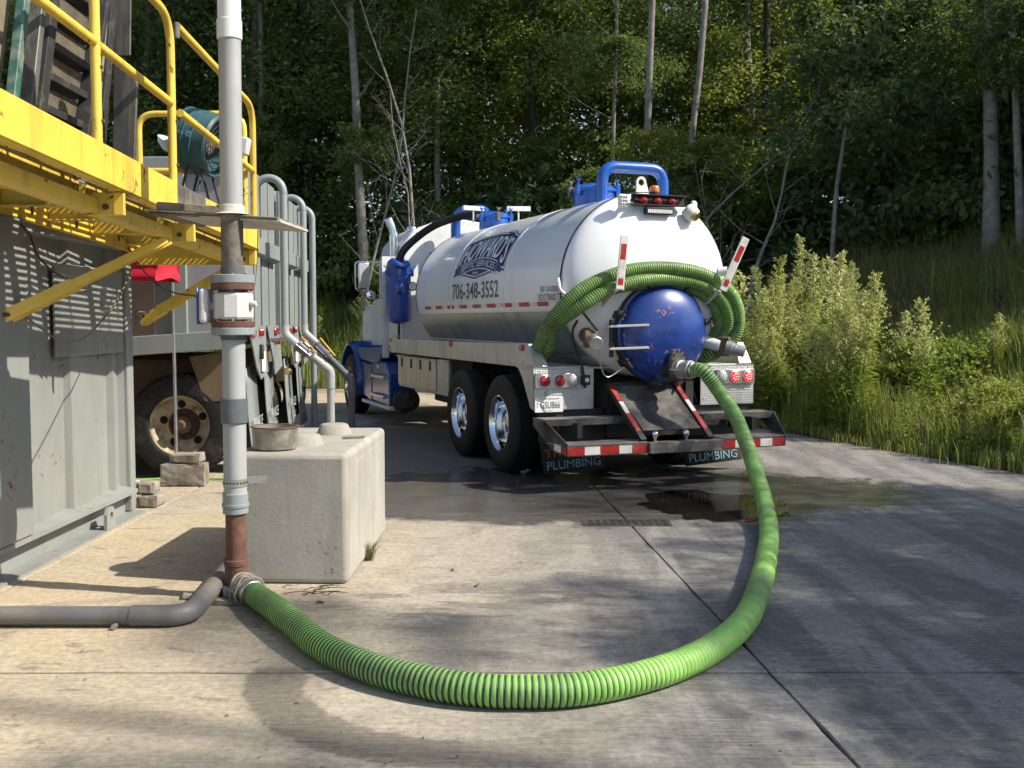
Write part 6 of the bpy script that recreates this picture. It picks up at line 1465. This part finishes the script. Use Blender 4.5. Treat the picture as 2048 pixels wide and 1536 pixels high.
ho = corrugated('hose_body', spline(hp_, 10), 0.070, 0.0275, ['hose_land', 'hose_groove'], 20); ho.parent = gh; ho.location = (-0.3, -4.4, 0)
for p_, d_ in ((T0 + HD * 0.20, HD), (he + hd * 0.03, hd)):
    o_ = MB().lathe([(0.0715, 0), (0.075, 0.003), (0.075, 0.022), (0.0715, 0.025)], p_, d_, 28).build('hose_clamp', 'alu', gh, w=True)

coil = [(-1.12, 0.15, 1.235), (-1.12, -0.45, 1.245), (-1.15, -0.85, 1.36), (-1.17, -1.10, 1.56), (-1.00, -1.27, 1.83), (-0.74, -1.32, 2.00), (-0.36, -1.335, 2.115), (0.10, -1.34, 2.135), (0.50, -1.33, 2.06), (0.80, -1.28, 1.88), (0.93, -1.22, 1.64), (0.90, -1.15, 1.42), (0.72, -1.02, 1.25), (0.80, -0.5, 1.235), (0.95, 0.2, 1.235)]
cc0 = Vector((0.0, -1.2, 1.35))
labels = ('outermost green ribbed hose loop hung over the two white hangers', 'middle green ribbed hose loop hung behind the hangers', 'innermost green ribbed hose loop hung nearest the blue hatch')
for k in range(3):
    pts = []
    for i, p in enumerate(coil):
        q = Vector(p); e = min(1.0, max(0.0, (i - 1) / 3.0), max(0.0, (len(coil) - 2 - i) / 2.0))
        rv = Vector((q.x - cc0.x, 0, q.z - cc0.z)).normalized()
        inn = (0, 0.105, 0.155)[k]
        q = q - rv * inn * e + Vector((0, (0, 0.03, 0.125)[k] * e, 0))
        if i < 3 or i > len(coil) - 3: q.x += (0, 0.07, 0.03)[k] * (1 if q.x < 0 else -1); q.z -= (0, 0.02, 0.07)[k] * (1 if 0 < i < 3 else 0)
        if i in (4, 5, 6) and k == 1: q.z -= 0.035 - 0.01 * (i - 4); q.y -= 0.05
        pts.append(tw_(*q))
    o_ = corrugated('coiled_hose', spline(pts, 10), 0.064, 0.024, ['coil_land', 'coil_groove'], 16)
    tag(o_, labels[k], 'hose', 'green hoses hung on the truck')
# ------------------------------------------------------------------ vegetation
def leaf_mesh(name, n, rad3, leaf, clumps, seed, mat, shell=0.55):
    """many small folded leaves gathered in clumps inside an ellipsoid"""
    rg = random.Random(seed); vs = []; fs = []; cl = []
    for _ in range(clumps):
        while True:
            p = Vector((rg.uniform(-1, 1), rg.uniform(-1, 1), rg.uniform(-1, 1)))
            if 0.25 < p.length < 1: break
        p = p.normalized() * (p.length ** shell)
        cl.append((Vector((p.x * rad3[0], p.y * rad3[1], p.z * rad3[2])), rg.uniform(0.5, 1.25)))
    R0 = 0.34 * (rad3[0] * rad3[1] * rad3[2]) ** (1 / 3)
    for i in range(n):
        c, k = cl[rg.randrange(clumps)]
        g_ = Vector((rg.gauss(0, 1), rg.gauss(0, 1), rg.gauss(0, .6))) * (R0 * 0.55 * k)
        p = c + g_
        L = leaf * rg.uniform(0.6, 1.35); nrm = Vector((rg.gauss(0, .8), rg.gauss(0, .8), rg.gauss(.5, .8)))
        if nrm.length < .1: nrm = Vector((0, 0, 1))
        nrm.normalize(); a = nrm.orthogonal().normalized(); a = Matrix.Rotation(rg.uniform(0, 6.28), 3, nrm) @ a; b = nrm.cross(a)
        o = len(vs); w2 = L * 0.30
        vs += [p - a * L * .5, p + b * w2 + nrm * w2 * .35, p + a * L * .5, p - b * w2 + nrm * w2 * .35]
        fs += [(o, o + 1, o + 2), (o, o + 2, o + 3)]
    me = bpy.data.meshes.new(name); me.from_pydata([tuple(v) for v in vs], [], fs); me.materials.append(MATS[mat]); me.update()
    return me
CROWN = {}
def crown_data(kind, mat):
    key = (kind, mat)
    if key not in CROWN:
        base = (kind, None)
        if base not in CROWN:
            spec = {0: (11000, (2.4, 2.4, 4.6), 0.15, 60, 1), 1: (11000, (3.0, 2.8, 3.6), 0.15, 52, 2), 2: (10000, (2.0, 2.0, 5.2), 0.14, 64, 3), 3: (9000, (2.6, 2.4, 3.2), 0.14, 26, 4), 5: (20000, (2.6, 2.5, 6.2), 0.15, 70, 6), 6: (20000, (2.4, 2.7, 6.6), 0.145, 60, 7), 7: (20000, (2.9, 2.6, 5.8), 0.155, 64, 8), 8: (8000, (3.0, 2.9, 6.6), 0.27, 80, 9), 9: (8000, (3.2, 2.8, 6.2), 0.28, 70, 10), 4: (5000, (1.5, 1.5, 1.3), 0.15, 30, 5)}[kind]
            CROWN[base] = leaf_mesh('crown', *spec, 'leaf_dark')
        me = CROWN[base].copy(); me.materials.clear(); me.materials.append(MATS[mat]); CROWN[key] = me
    return CROWN[key]
def trunk_mb(base, top, r0, r1, seed, limbs=6, wob=0.12, limb_from=0.45, limb_len=1.6, twigs=0):
    rg = random.Random(seed); m_ = MB(); base, top = Vector(base), Vector(top); n = 9; P = []
    for i in range(n + 1):
        t_ = i / n; w_ = math.sin(math.pi * min(1, t_ * 1.2))
        P.append(base + (top - base) * t_ + Vector((noise.noise(Vector((seed, t_ * 2.5, 0))), noise.noise(Vector((seed, t_ * 2.5, 9))), 0)) * wob * (1 + t_) * 1.5 * min(1, t_ * 4))
    m_.tube(P, [r0 * (1.25 if i == 0 else 1) + (r1 - r0) * (i / n) for i in range(n + 1)], 12)
    for k in range(limbs):
        t_ = limb_from + (0.95 - limb_from) * (k + rg.random()) / limbs; i = min(n - 1, int(t_ * n)); p = P[i] + (P[i + 1] - P[i]) * (t_ * n - i)
        a = rg.uniform(0, 6.28); L = limb_len * rg.uniform(0.5, 1.3); rr = (r0 + (r1 - r0) * t_) * 0.45
        d_ = Vector((math.cos(a), math.sin(a), rg.uniform(0.25, 1.0))).normalized()
        q1 = p + d_ * L * .5 + Vector((0, 0, 0.05)); q2 = p + d_ * L + Vector((0, 0, 0.22 * L))
        m_.tube([p, q1, q2], [rr, rr * .6, rr * .22], 6)
        for j in range(twigs):
            s_ = p + (q2 - p) * rg.uniform(0.35, 1); e = Vector((rg.gauss(0, 1), rg.gauss(0, 1), rg.gauss(.4, .8))).normalized() * L * rg.uniform(.25, .6)
            m_.tube([s_, s_ + e * .5 + Vector((0, 0, .03)), s_ + e], [rr * .35, rr * .25, rr * .1], 4)
    return m_
def tree(name, label, base, top, r0, bark, crowns, seed, cat='tree', group=None, **kw):
    """crowns: (kind, material, offset from base, scale, turn)"""
    t_ = thing(name, label, cat, base, group=group)
    trunk_mb(base, top, r0, r0 * 0.45, seed, **kw).build('trunk', bark, t_, w=True, smooth=60)
    for kd, mt, off, sc, tn in crowns:
        c_ = bpy.data.objects.new('crown', crown_data(kd, mt)); C.objects.link(c_); c_.parent = t_; c_.location = off; c_.scale = (sc[0], sc[1], sc[2]) if isinstance(sc, tuple) else (sc, sc, sc); c_.rotation_euler = (0, 0, tn)
    return t_
def by_pixels(pb, pt, Y, H):
    """trunk line through two sight points at distance Y, run down to the ground and up to height H"""
    a, b = gy(pb[0], pb[1], Y), gy(pt[0], pt[1], Y); k = (b.x - a.x) / (b.z - a.z)
    zg = ground_h(a.x, Y) - 0.1; base = Vector((a.x + k * (zg - a.z), Y, zg)); z1 = zg + H
    return base, Vector((a.x + k * (z1 - a.z), Y, z1))
named = [
    ('pale straight trunk with peeling bark left of the truck stack', (727, 490), (700, 0), 27.0, 15, 0.135, 'bark_pale', 1),
    ('thin pale trunk standing in front of dark leaves above the truck tank', (877, 330), (874, 30), 29.5, 15, 0.100, 'bark_pale', 2),
    ('thick dark furrowed trunk above the middle of the tank', (935, 400), (966, 30), 31.0, 17, 0.21, 'bark_dark', 3),
    ('dark leaning trunk behind the rear manway', (1078, 400), (1058, 60), 30.0, 15, 0.12, 'bark_dark', 4),
    ('slim pale trunk left of the blue vacuum arch', (1226, 330), (1232, 40), 26.5, 14, 0.06, 'bark_pale', 5),
    ('pale trunk with bare spreading branches right above the blue vacuum arch', (1298, 430), (1304, 0), 24.2, 14, 0.095, 'bark_pale', 6),
    ('pale leaning trunk right of the blue vacuum arch', (1368, 400), (1413, 0), 25.0, 14, 0.09, 'bark_pale', 7),
    ('dark upright trunk against yellow-green leaves right of the truck', (1528, 330), (1537, 0), 30.0, 16, 0.13, 'bark_dark', 8),
    ('brown bare trunk among the sunlit leaves at upper right', (1884, 420), (1868, 0), 25.5, 15, 0.11, 'bark_brown', 9),
    ('stout smooth grey trunk at the bank top on the right', (1983, 525), (1990, 200), 20.5, 14, 0.150, 'bark_pale', 10),
    ('mottled thin trunk at the right edge of the picture', (2043, 520), (2034, 150), 20.0, 13, 0.075, 'bark_pale', 11),
    ('grey trunk behind the railing left of the standpipe top', (521, 150), (520, 0), 29.0, 15, 0.09, 'bark_pale', 12),
    ('thin dark trunk just right of the standpipe top', (618, 300), (608, 0), 30.0, 15, 0.08, 'bark_dark', 13),
    ('short grey stem at the foot of the dark shrubs right of the truck', (1668, 470), (1674, 400), 22.0, 8, 0.055, 'bark_pale', 14),
    ('slanting grey trunk half hidden by shrubs at right', (1870, 470), (1852, 380), 23.5, 13, 0.11, 'bark_pale', 15),
]
rg = random.Random(21)
lm = ('leaf_dark', 'leaf_mid', 'leaf_mid', 'leaf_yellow')
for i, (lab, pb, pt, Y, H, r0, bark, sd_) in enumerate(named):
    if Y < 26 and H > 9: H = 20
    base, top = by_pixels(pb, pt, Y, H)
    cr = [(rg.choice((0, 1, 2)), rg.choice(lm) if pb[0] < 1400 else rg.choice(('leaf_mid', 'leaf_yellow')), tuple((top - base) * 1.04 + Vector((rg.uniform(-.6, .6), rg.uniform(-.6, .6), 0))), rg.uniform(0.85, 1.1), rg.uniform(0, 6.28)),
          (3, rg.choice(lm[:3]), tuple((top - base) * 0.62 + Vector((rg.uniform(-1.2, 1.2), rg.uniform(0.9, 1.8), 0))), rg.uniform(0.55, .75), rg.uniform(0, 6.28))]
    if i in (5, 6, 9, 10): cr = cr[:1]
    for k in range(3):
        zz = rg.uniform(2.0, 5.0 if i in (5, 6) else 9.5); cr.append((4, rg.choice(lm), tuple((top - base) * (zz / (top - base).z) + Vector((rg.uniform(-.7, .7), rg.uniform(-.6, .3), 0))), rg.uniform(.35, .6), rg.uniform(0, 6.28)))
    if H < 9: cr = [(4, 'leaf_dark', tuple((top - base) * 0.55), 1.1, 0.0), (4, 'leaf_dark', tuple((top - base) * 0.8), 0.9, 1.0)]
    kw = dict(limbs=7, limb_from=0.4)
    if 'bare spreading' in lab: kw = dict(limbs=12, limb_from=0.42, limb_len=2.6, twigs=5)
    tree('slim_tree', lab, base, top, r0, bark, cr, 40 + i, **kw)
# dead leaning stems
dead = [('dead bare stem leaning left behind the exhaust stack', (824, 440), (748, 20), 25.2, 9.5, 0.055), ('dead twiggy stem crossing in front of the woods above the mirror', (765, 440), (832, 60), 25.6, 9, 0.045),
        ('long dead stem leaning right towards the dark shrubs', (1455, 410), (1662, 195), 23.4, 5.0, 0.05), ('pale dead stem leaning right behind the tall weeds', (1532, 500), (1606, 225), 22.6, 5.5, 0.05),
        ('broken pale stem with a crooked top right of the tank head', (1432, 520), (1398, 395), 21.0, 3.2, 0.045), ('dead thin stem rising between cab and manway', (800, 440), (792, 200), 24.6, 7.0, 0.03)]
for i, (lab, pb, pt, Y, H, r0) in enumerate(dead):
    base, top = by_pixels(pb, pt, Y, H)
    t_ = thing('dead_sapling', lab, 'dead tree', base)
    trunk_mb(base, top, r0, r0 * .3, 90 + i, limbs=11, wob=0.16, limb_from=0.3, limb_len=1.3, twigs=4).build('trunk', 'bark_pale', t_, w=True, smooth=60)
# the woods behind: rows of leafy trees
def woods(x, y, seed, mats, lab, group, hs=(13, 17), kinds=(5, 6, 7)):
    rg = random.Random(seed); z = ground_h(x, y) - 0.1; H = rg.uniform(*hs); cr = []
    mt = rg.choice(mats); q = H / 14.5
    cr.append((rg.choice(kinds), mt, (rg.uniform(-.4, .4), rg.uniform(-.4, .4), 0.50 * H), (rg.uniform(.85, 1.1), rg.uniform(.85, 1.1), q), rg.uniform(0, 6.28)))
    tree('woodland_tree', lab, (x, y, z), (x + rg.uniform(-.8, .8), y + rg.uniform(-.8, .8), z + H), rg.uniform(.09, .18), rg.choice(('bark_dark', 'bark_brown', 'bark_pale')), cr, seed, group=group, limbs=4)
sd = 300
for row, (Y, dx, mats, hs, kinds) in enumerate(((28.0, 4.6, ('leaf_dark', 'leaf_mid', 'leaf_mid'), (9.5, 12.0), (5, 6, 7)), (32.5, 4.0, ('leaf_dark', 'leaf_mid', 'leaf_yellow'), (12, 14.5), (5, 6, 7)), (37.5, 3.9, ('leaf_dark', 'leaf_mid', 'leaf_mid'), (14, 17), (8, 9)), (43.5, 4.6, ('leaf_dark', 'leaf_mid'), (16, 19), (8, 9)))):
    x = -0.55 * Y - 1
    while x < 0.58 * Y + 2:
        yy = Y + rg.uniform(-1.2, 1.2); xx = x + rg.uniform(-.9, .9)
        if Y < 30 and -11 < xx < 9: yy += 3.0
        m2 = mats + (('leaf_yellow', 'leaf_yellow') if (xx > 5.5 and Y < 40) else ())
        where = 'left of the truck stack' if xx / yy < -0.14 else ('above the tank' if xx / yy < 0.16 else 'right of the tank')
        nt_ = 'deep in' if Y > 35 else ('inside' if Y > 30 else 'at the front edge of')
        woods(xx, yy, sd, m2 if not (Y < 30 and xx > 8) else ('leaf_mid', 'leaf_yellow'), ('tall leafy tree %s the woods %s' if Y > 35 else 'leafy tree %s the woods %s') % (nt_, where), 'woodland trees %s, row %s' % (where, ('front', 'middle', 'far', 'far')[row]), (7.5, 9.0) if (Y < 30 and xx > 8) else hs, kinds); sd += 1
        x += dx
for (xx, yy) in ((10.8, 22.8), (13.8, 24.0), (17.0, 22.0), (13.2, 20.0), (16.5, 18.5)):
    woods(xx, yy, sd, ('leaf_dark', 'leaf_mid'), 'leafy tree on top of the bank beside the stout grey trunk', 'trees on top of the bank', (8.5, 10)); sd += 1
# roadside trees right of the picture: they cast the dappled shade on the yard
for i, (xx, yy, hh) in enumerate(SHADE_TREES):
    rg2 = random.Random(700 + i); z = ground_h(xx, yy) - 0.1; cr = []
    tall = hh > 12
    for k in range(4):
        cr.append((3, 'leaf_mid', (rg2.uniform(-1.3, 1.3), rg2.uniform(-2.2, 2.2), hh * (0.60 + 0.115 * k if tall else 0.62 + 0.11 * k)), rg2.uniform(0.24, 0.36) if tall else rg2.uniform(0.42, 0.6), rg2.uniform(0, 6.28)))
    tree('roadside_tree', 'tree at the rim of the yard right of the picture', (xx, yy, z), (xx, yy, z + hh), 0.13, 'bark_brown', cr, 700 + i, group='trees at the right rim of the yard', limbs=5)
# shrubs at the edge of the woods
for i in range(34):
    rg2 = random.Random(900 + i)
    if i < 22: xx = -13 + i * 1.25 + rg2.uniform(-.5, .5); yy = (29.4 if -10 < xx < 3 else 27.0) + rg2.uniform(-.5, 1.0)
    else: xx = 8.6 + (i - 22) * 0.75 + rg2.uniform(-.4, .4); yy = 23.6 - (i - 22) * 0.42 + rg2.uniform(-.5, .8)
    z = ground_h(xx, yy); s_ = rg2.uniform(0.75, 1.35)
    t_ = thing('shrub', 'dark leafy shrub at the foot of the woods', 'shrub', (xx, yy, z), group='shrubs at the foot of the woods')
    for k in range(3): MB().tube([(xx, yy, z), (xx + rg2.uniform(-.5, .5), yy + rg2.uniform(-.5, .5), z + 1.1 * s_)], [0.03, 0.012], 6).build('stem', 'bark_dark', t_, w=True)
    c_ = bpy.data.objects.new('foliage', crown_data(4, rg2.choice(('leaf_dark', 'leaf_dark', 'leaf_mid')))); C.objects.link(c_); c_.parent = t_; c_.location = (0, 0, 1.15 * s_); c_.scale = (s_, s_, s_ * rg2.uniform(.9, 1.3)); c_.rotation_euler = (0, 0, rg2.uniform(0, 6.28))

# ---- grass
def blades(name, label, mats, n, sampler, hmin, hmax, wd, seed, droop=0.35, clump=6, spread=0.12):
    rg = random.Random(seed); m_ = MB(); k = 0
    while k < n:
        x, y, hs, mi = sampler(rg)
        z = ground_h(x, y) - 0.02
        for _ in range(clump):
            bx, by = x + rg.gauss(0, spread), y + rg.gauss(0, spread); h = rg.uniform(hmin, hmax) * hs
            a = rg.uniform(0, 6.28); d_ = Vector((math.cos(a), math.sin(a), 0)); pr = Vector((-d_.y, d_.x, 0)) * wd * rg.uniform(.6, 1.3)
            le = rg.uniform(0.05, droop) * h; b = Vector((bx, by, z))
            mid = b + d_ * le * .35 + Vector((0, 0, h * .6)); tip = b + d_ * le * 1.3 + Vector((0, 0, h * rg.uniform(.85, 1.0)))
            o = len(m_.v); m_.v += [tuple(b - pr), tuple(b + pr), tuple(mid + pr * .75), tuple(mid - pr * .75), tuple(tip)]
            m_.f += [(o, o + 1, o + 2, o + 3), (o + 3, o + 2, o + 4)]; m_.mi += [mi, mi]; k += 1
    o_ = m_.build(name, mats, None, smooth=0, fixn=False); tag(o_, label, 'grass', None, 'stuff'); return o_
def s_right(lo, hi, y0, y1):
    def f(rg):
        while True:
            y = rg.uniform(y0, y1); d = lo + (hi - lo) * rg.random() ** 1.3; x = EDGE_P.x + (y - EDGE_P.y) * EDGE_D.x / EDGE_D.y + d / 0.94
            if x < 0.56 * y + 1.0: break
        n_ = noise.noise(Vector((x * .7, y * .7, 3)))
        return x, y, 0.75 + 0.6 * max(-.5, n_), 0 if rg.random() < 0.8 else 1
    return f
blades('verge_grass', 'short green grass along the right rim of the concrete', ['grass_green', 'grass_straw'], 15000, s_right(0.05, 1.6, 7.5, 19), 0.08, 0.34, 0.006, 1)
blades('bank_grass', 'tall green grass at the foot of the bank right of the truck', ['grass_green', 'grass_straw'], 34000, s_right(0.35, 4.2, 8.5, 20), 0.35, 1.05, 0.007, 2)
def s_upper(rg):
    while True:
        y = rg.uniform(11, 25); d = rg.uniform(3.0, 9.5); x = EDGE_P.x + (y - EDGE_P.y) * EDGE_D.x / EDGE_D.y + d / 0.94
        if x < 0.56 * y + 1: break
    return x, y, 0.8 + 0.7 * max(-.4, noise.noise(Vector((x * .5, y * .5, 8)))), 1 if rg.random() < 0.62 else 0
blades('dry_bank_grass', 'long dry and green grass drooping on the shaded upper bank', ['grass_green', 'grass_straw'], 26000, s_upper, 0.5, 1.25, 0.008, 3, droop=0.8, clump=9, spread=0.18)
def s_far(rg):
    x, y = rg.uniform(-12, 3.0), FAR_Y + 0.1 + 4.2 * rg.random() ** 1.1
    return x, y, 0.7 + 0.9 * max(-.35, noise.noise(Vector((x * .8, y * .8, 5)))) + 0.1 * (y - FAR_Y), 0 if rg.random() < 0.86 else 1
blades('far_tall_grass', 'tall sunlit yellow-green grass beyond the far end of the yard', ['grass_green', 'grass_straw'], 36000, s_far, 0.55, 1.35, 0.010, 4, droop=0.3, clump=9, spread=0.2)
def s_wood(rg):
    x, y = rg.uniform(-13, 16), rg.uniform(23, 30)
    if bank_d(x, y) < 2: y = 28
    return x, y, 1.0, 1 if rg.random() < .6 else 0
blades('wood_floor_grass', 'sparse dim grass on the floor of the woods', ['leaf_dark', 'grass_straw'], 9000, s_wood, 0.3, 1.0, 0.012, 6, droop=0.7, clump=7, spread=.2)

# ---- tall plumed weeds: stem, narrow leaves, plume of tiny blossoms
def weed_parts(seed, H, plume=True, bushy=1.0):
    rg = random.Random(seed); stem = MB(); lf = MB(); pl = MB()
    bend = Vector((rg.uniform(-.16, .16), rg.uniform(-.16, .16), 0)) * H
    def at_(t_): return Vector((0, 0, H * t_)) + bend * t_ * t_
    stem.tube([at_(i / 6) for i in range(7)], [0.009 - 0.0011 * i for i in range(7)], 6)
    top = 0.60 if plume else 0.98
    for k in range(int(150 * bushy * H)):
        t_ = rg.uniform(0.04, top + .12); p = at_(t_); a = k * 2.4 + rg.uniform(-.4, .4); L = rg.uniform(.07, .17) * (1.25 - .5 * t_); w_ = L * rg.uniform(.07, .15)
        d_ = Vector((math.cos(a), math.sin(a), rg.uniform(-.1, .7))).normalized(); s_ = d_.cross(Vector((0, 0, 1))).normalized() * w_
        p = p + d_ * rg.uniform(0, 0.07) * bushy
        o = len(lf.v); lf.v += [tuple(p), tuple(p + d_ * L * .5 + s_), tuple(p + d_ * L + Vector((0, 0, -.15 * L))), tuple(p + d_ * L * .5 - s_)]; lf.f += [(o, o + 1, o + 2, o + 3)]; lf.mi += [0]
    if plume:
        for k in range(52):
            t_ = top - .06 + (1.04 - top + .06) * (k / 52); p = at_(t_); a = k * 2.4; L = (0.05 + 0.21 * (1.06 - t_) / (1.06 - top)) * rg.uniform(.45, 1.45)
            d_ = Vector((math.cos(a), math.sin(a), 0.85)).normalized(); stem.tube([p, p + d_ * L], [.0025, .001], 3, False)
            for j in range(24):
                q = p + d_ * L * rg.uniform(.15, 1.08) + Vector((rg.gauss(0, .012), rg.gauss(0, .012), rg.gauss(0, .012))); s_ = rg.uniform(.010, .019)
                u = Vector((rg.gauss(0, 1), rg.gauss(0, 1), rg.gauss(0, 1))).normalized(); v = u.orthogonal().normalized()
                o = len(pl.v); pl.v += [tuple(q - u * s_), tuple(q + v * s_ * .7), tuple(q + u * s_), tuple(q - v * s_ * .7)]; pl.f += [(o, o + 1, o + 2, o + 3)]; pl.mi += [0]
    return stem, lf, pl
protos = []
for k, (H, pm, bs) in enumerate(((2.1, True, 1.0), (1.8, True, 1.3), (1.5, True, 1.1), (1.25, False, 1.8), (1.0, False, 2.4), (2.0, True, 0.8), (1.7, True, 1.5))):
    s_, l_, p_ = weed_parts(60 + k, H, pm, bs); dat = []
    for mb_, nm, mt in ((s_, 'stem', 'stem_green'), (l_, 'leaves', 'weed_green'), (p_, 'plume', 'plume')):
        if mb_.v:
            o_ = mb_.build(nm, mt, None, smooth=0, fixn=False); dat.append((nm, o_.data)); bpy.data.objects.remove(o_)
    protos.append(dat)
def weed(x, y, k, sc, rz, label, group, plmat=None):
    t_ = thing('tall_weed', label, 'weed', (x, y, ground_h(x, y) - .02), rz, group); t_.scale = (sc, sc, sc); t_.rotation_euler = (0.12 * math.sin(rz * 5), 0.12 * math.cos(rz * 7), rz)
    for nm, me in protos[k]:
        o_ = bpy.data.objects.new(nm, me); C.objects.link(o_); o_.parent = t_
rg = random.Random(77)
placed = 0
while placed < 105:
    y = rg.uniform(14.0, 18.6); d = 0.2 + 2.3 * rg.random() ** 1.2; x = rim_x(y) + d / 0.94
    if not 1455 < 1024 + FPX * x / y < 1728: continue
    placed += 1
    weed(x, y, rg.choice((0, 5, 1, 6, 2, 2, 3)), rg.uniform(.7, 1.2), rg.uniform(0, 6.28), 'tall weed with a pale yellow plume in the sunlit stand right of the truck', 'plumed weeds right of the truck')
for i in range(90):
    y = rg.uniform(9.6, 16.5); d = 0.15 + 1.9 * rg.random(); x = rim_x(y) + d / 0.94
    if x > 0.55 * y: continue
    weed(x, y, rg.choice((3, 4, 4)), rg.uniform(.45, .95) * (0.6 if x / y > 0.36 else 1.0), rg.uniform(0, 6.28), 'low bushy green weed along the right rim of the yard', 'bushy green weeds along the rim')
for px, py, Y, k, sc, lab in ((1875, 700, 13.4, 1, 1.02, 'lone pale weed standing apart on the bank right of the plumed stand'), (1805, 640, 15.2, 2, 1.0, 'thin dry weed on the dark bank left of the lone pale weed'), (1995, 650, 14.5, 2, .8, 'small grey weed high on the bank near the right edge')):
    p = gy(px, py, Y); weed(p.x, Y, k, sc, 1.0, lab, None)
for i in range(46):
    x = rg.uniform(-9.5, 1.5); y = FAR_Y + .4 + rg.random() * 3.6
    weed(x, y, rg.choice((3, 3, 4, 2)), rg.uniform(.8, 1.3), rg.uniform(0, 6.28), 'bushy yellow-green weed in the tall grass beyond the yard', 'weeds beyond the yard')
for i in range(12):
    y = rg.uniform(10.0, 16.0); d = 0.35 + 2.0 * rg.random(); x = rim_x(y) + d / 0.94
    if x > 0.53 * y: continue
    s_ = rg.uniform(.28, .5); t_ = thing('leafy_bush', 'small broad-leaved bush among the weeds at the right rim', 'bush', (x, y, ground_h(x, y)), group='leafy bushes at the right rim')
    MB().tube([(0, 0, 0), (0.03, 0.02, s_)], [0.012, 0.006], 5).build('stem', 'stem_brown', t_)
    c_ = bpy.data.objects.new('foliage', crown_data(4, rg.choice(('leaf_yellow', 'weed_green')))); C.objects.link(c_); c_.parent = t_; c_.location = (0, 0, 1.0 * s_); c_.scale = (s_, s_, s_); c_.rotation_euler = (0, 0, rg.uniform(0, 6.28))
# grass tuft at the foot of the block
tf = MB(); rg = random.Random(3); c_ = gz(738, 1120, 0)
for k in range(90):
    a = rg.uniform(0, 6.28); h = rg.uniform(.05, .15); d_ = Vector((math.cos(a), math.sin(a), 0)); pr = Vector((-d_.y, d_.x, 0)) * .0025; b = c_ + d_ * rg.uniform(0, .035); le = rg.uniform(.02, .07)
    tf.add([b - pr, b + pr, b + d_ * le * .5 + Vector((0, 0, h * .7)) + pr, b + d_ * le * .5 + Vector((0, 0, h * .7)) - pr, b + d_ * le * 1.3 + Vector((0, 0, h))], [(0, 1, 2, 3), (3, 2, 4)])
tag(tf.build('grass_tuft', 'grass_straw', None, smooth=0, fixn=False), 'small dry grass tuft at the right foot of the concrete block', 'grass')

# grit, leaf bits and pebbles strewn over the yard
lt_ = MB(); rg = random.Random(8)
for k in range(170):
    y = 3.4 + 10 * rg.random() ** 1.6; x = rg.uniform(-0.52, 0.52) * y
    if x < -3.0: continue
    a = rg.uniform(0, 6.28); L = rg.uniform(.004, .014); d_ = Vector((math.cos(a), math.sin(a), 0)); n_ = Vector((-d_.y, d_.x, 0)); p = Vector((x, y, 0.003))
    h = rg.uniform(.002, .009)
    lt_.add([p - d_ * L, p + n_ * L * .5 + Vector((0, 0, h * .5)), p + d_ * L + Vector((0, 0, h * .3)), p - n_ * L * .5 + Vector((0, 0, h)), p + Vector((0, 0, h * 1.3))], [(0, 1, 4), (1, 2, 4), (2, 3, 4), (3, 0, 4)], rg.randrange(3))
tag(lt_.build('yard_litter', ['twig', 'cinder', 'dry_twigleaf'], None, smooth=0), 'grit and dry leaf bits strewn over the concrete yard', 'litter', None, 'stuff')

for o_ in bpy.data.objects:
    if o_.type == 'MESH' and o_.parent and o_.name.split('.')[0] in ('crown', 'foliage', 'leaves', 'plume', 'wire_mesh', 'strap_holes', 'rivet_row', 'chain'): o_['kind'] = 'stuff'
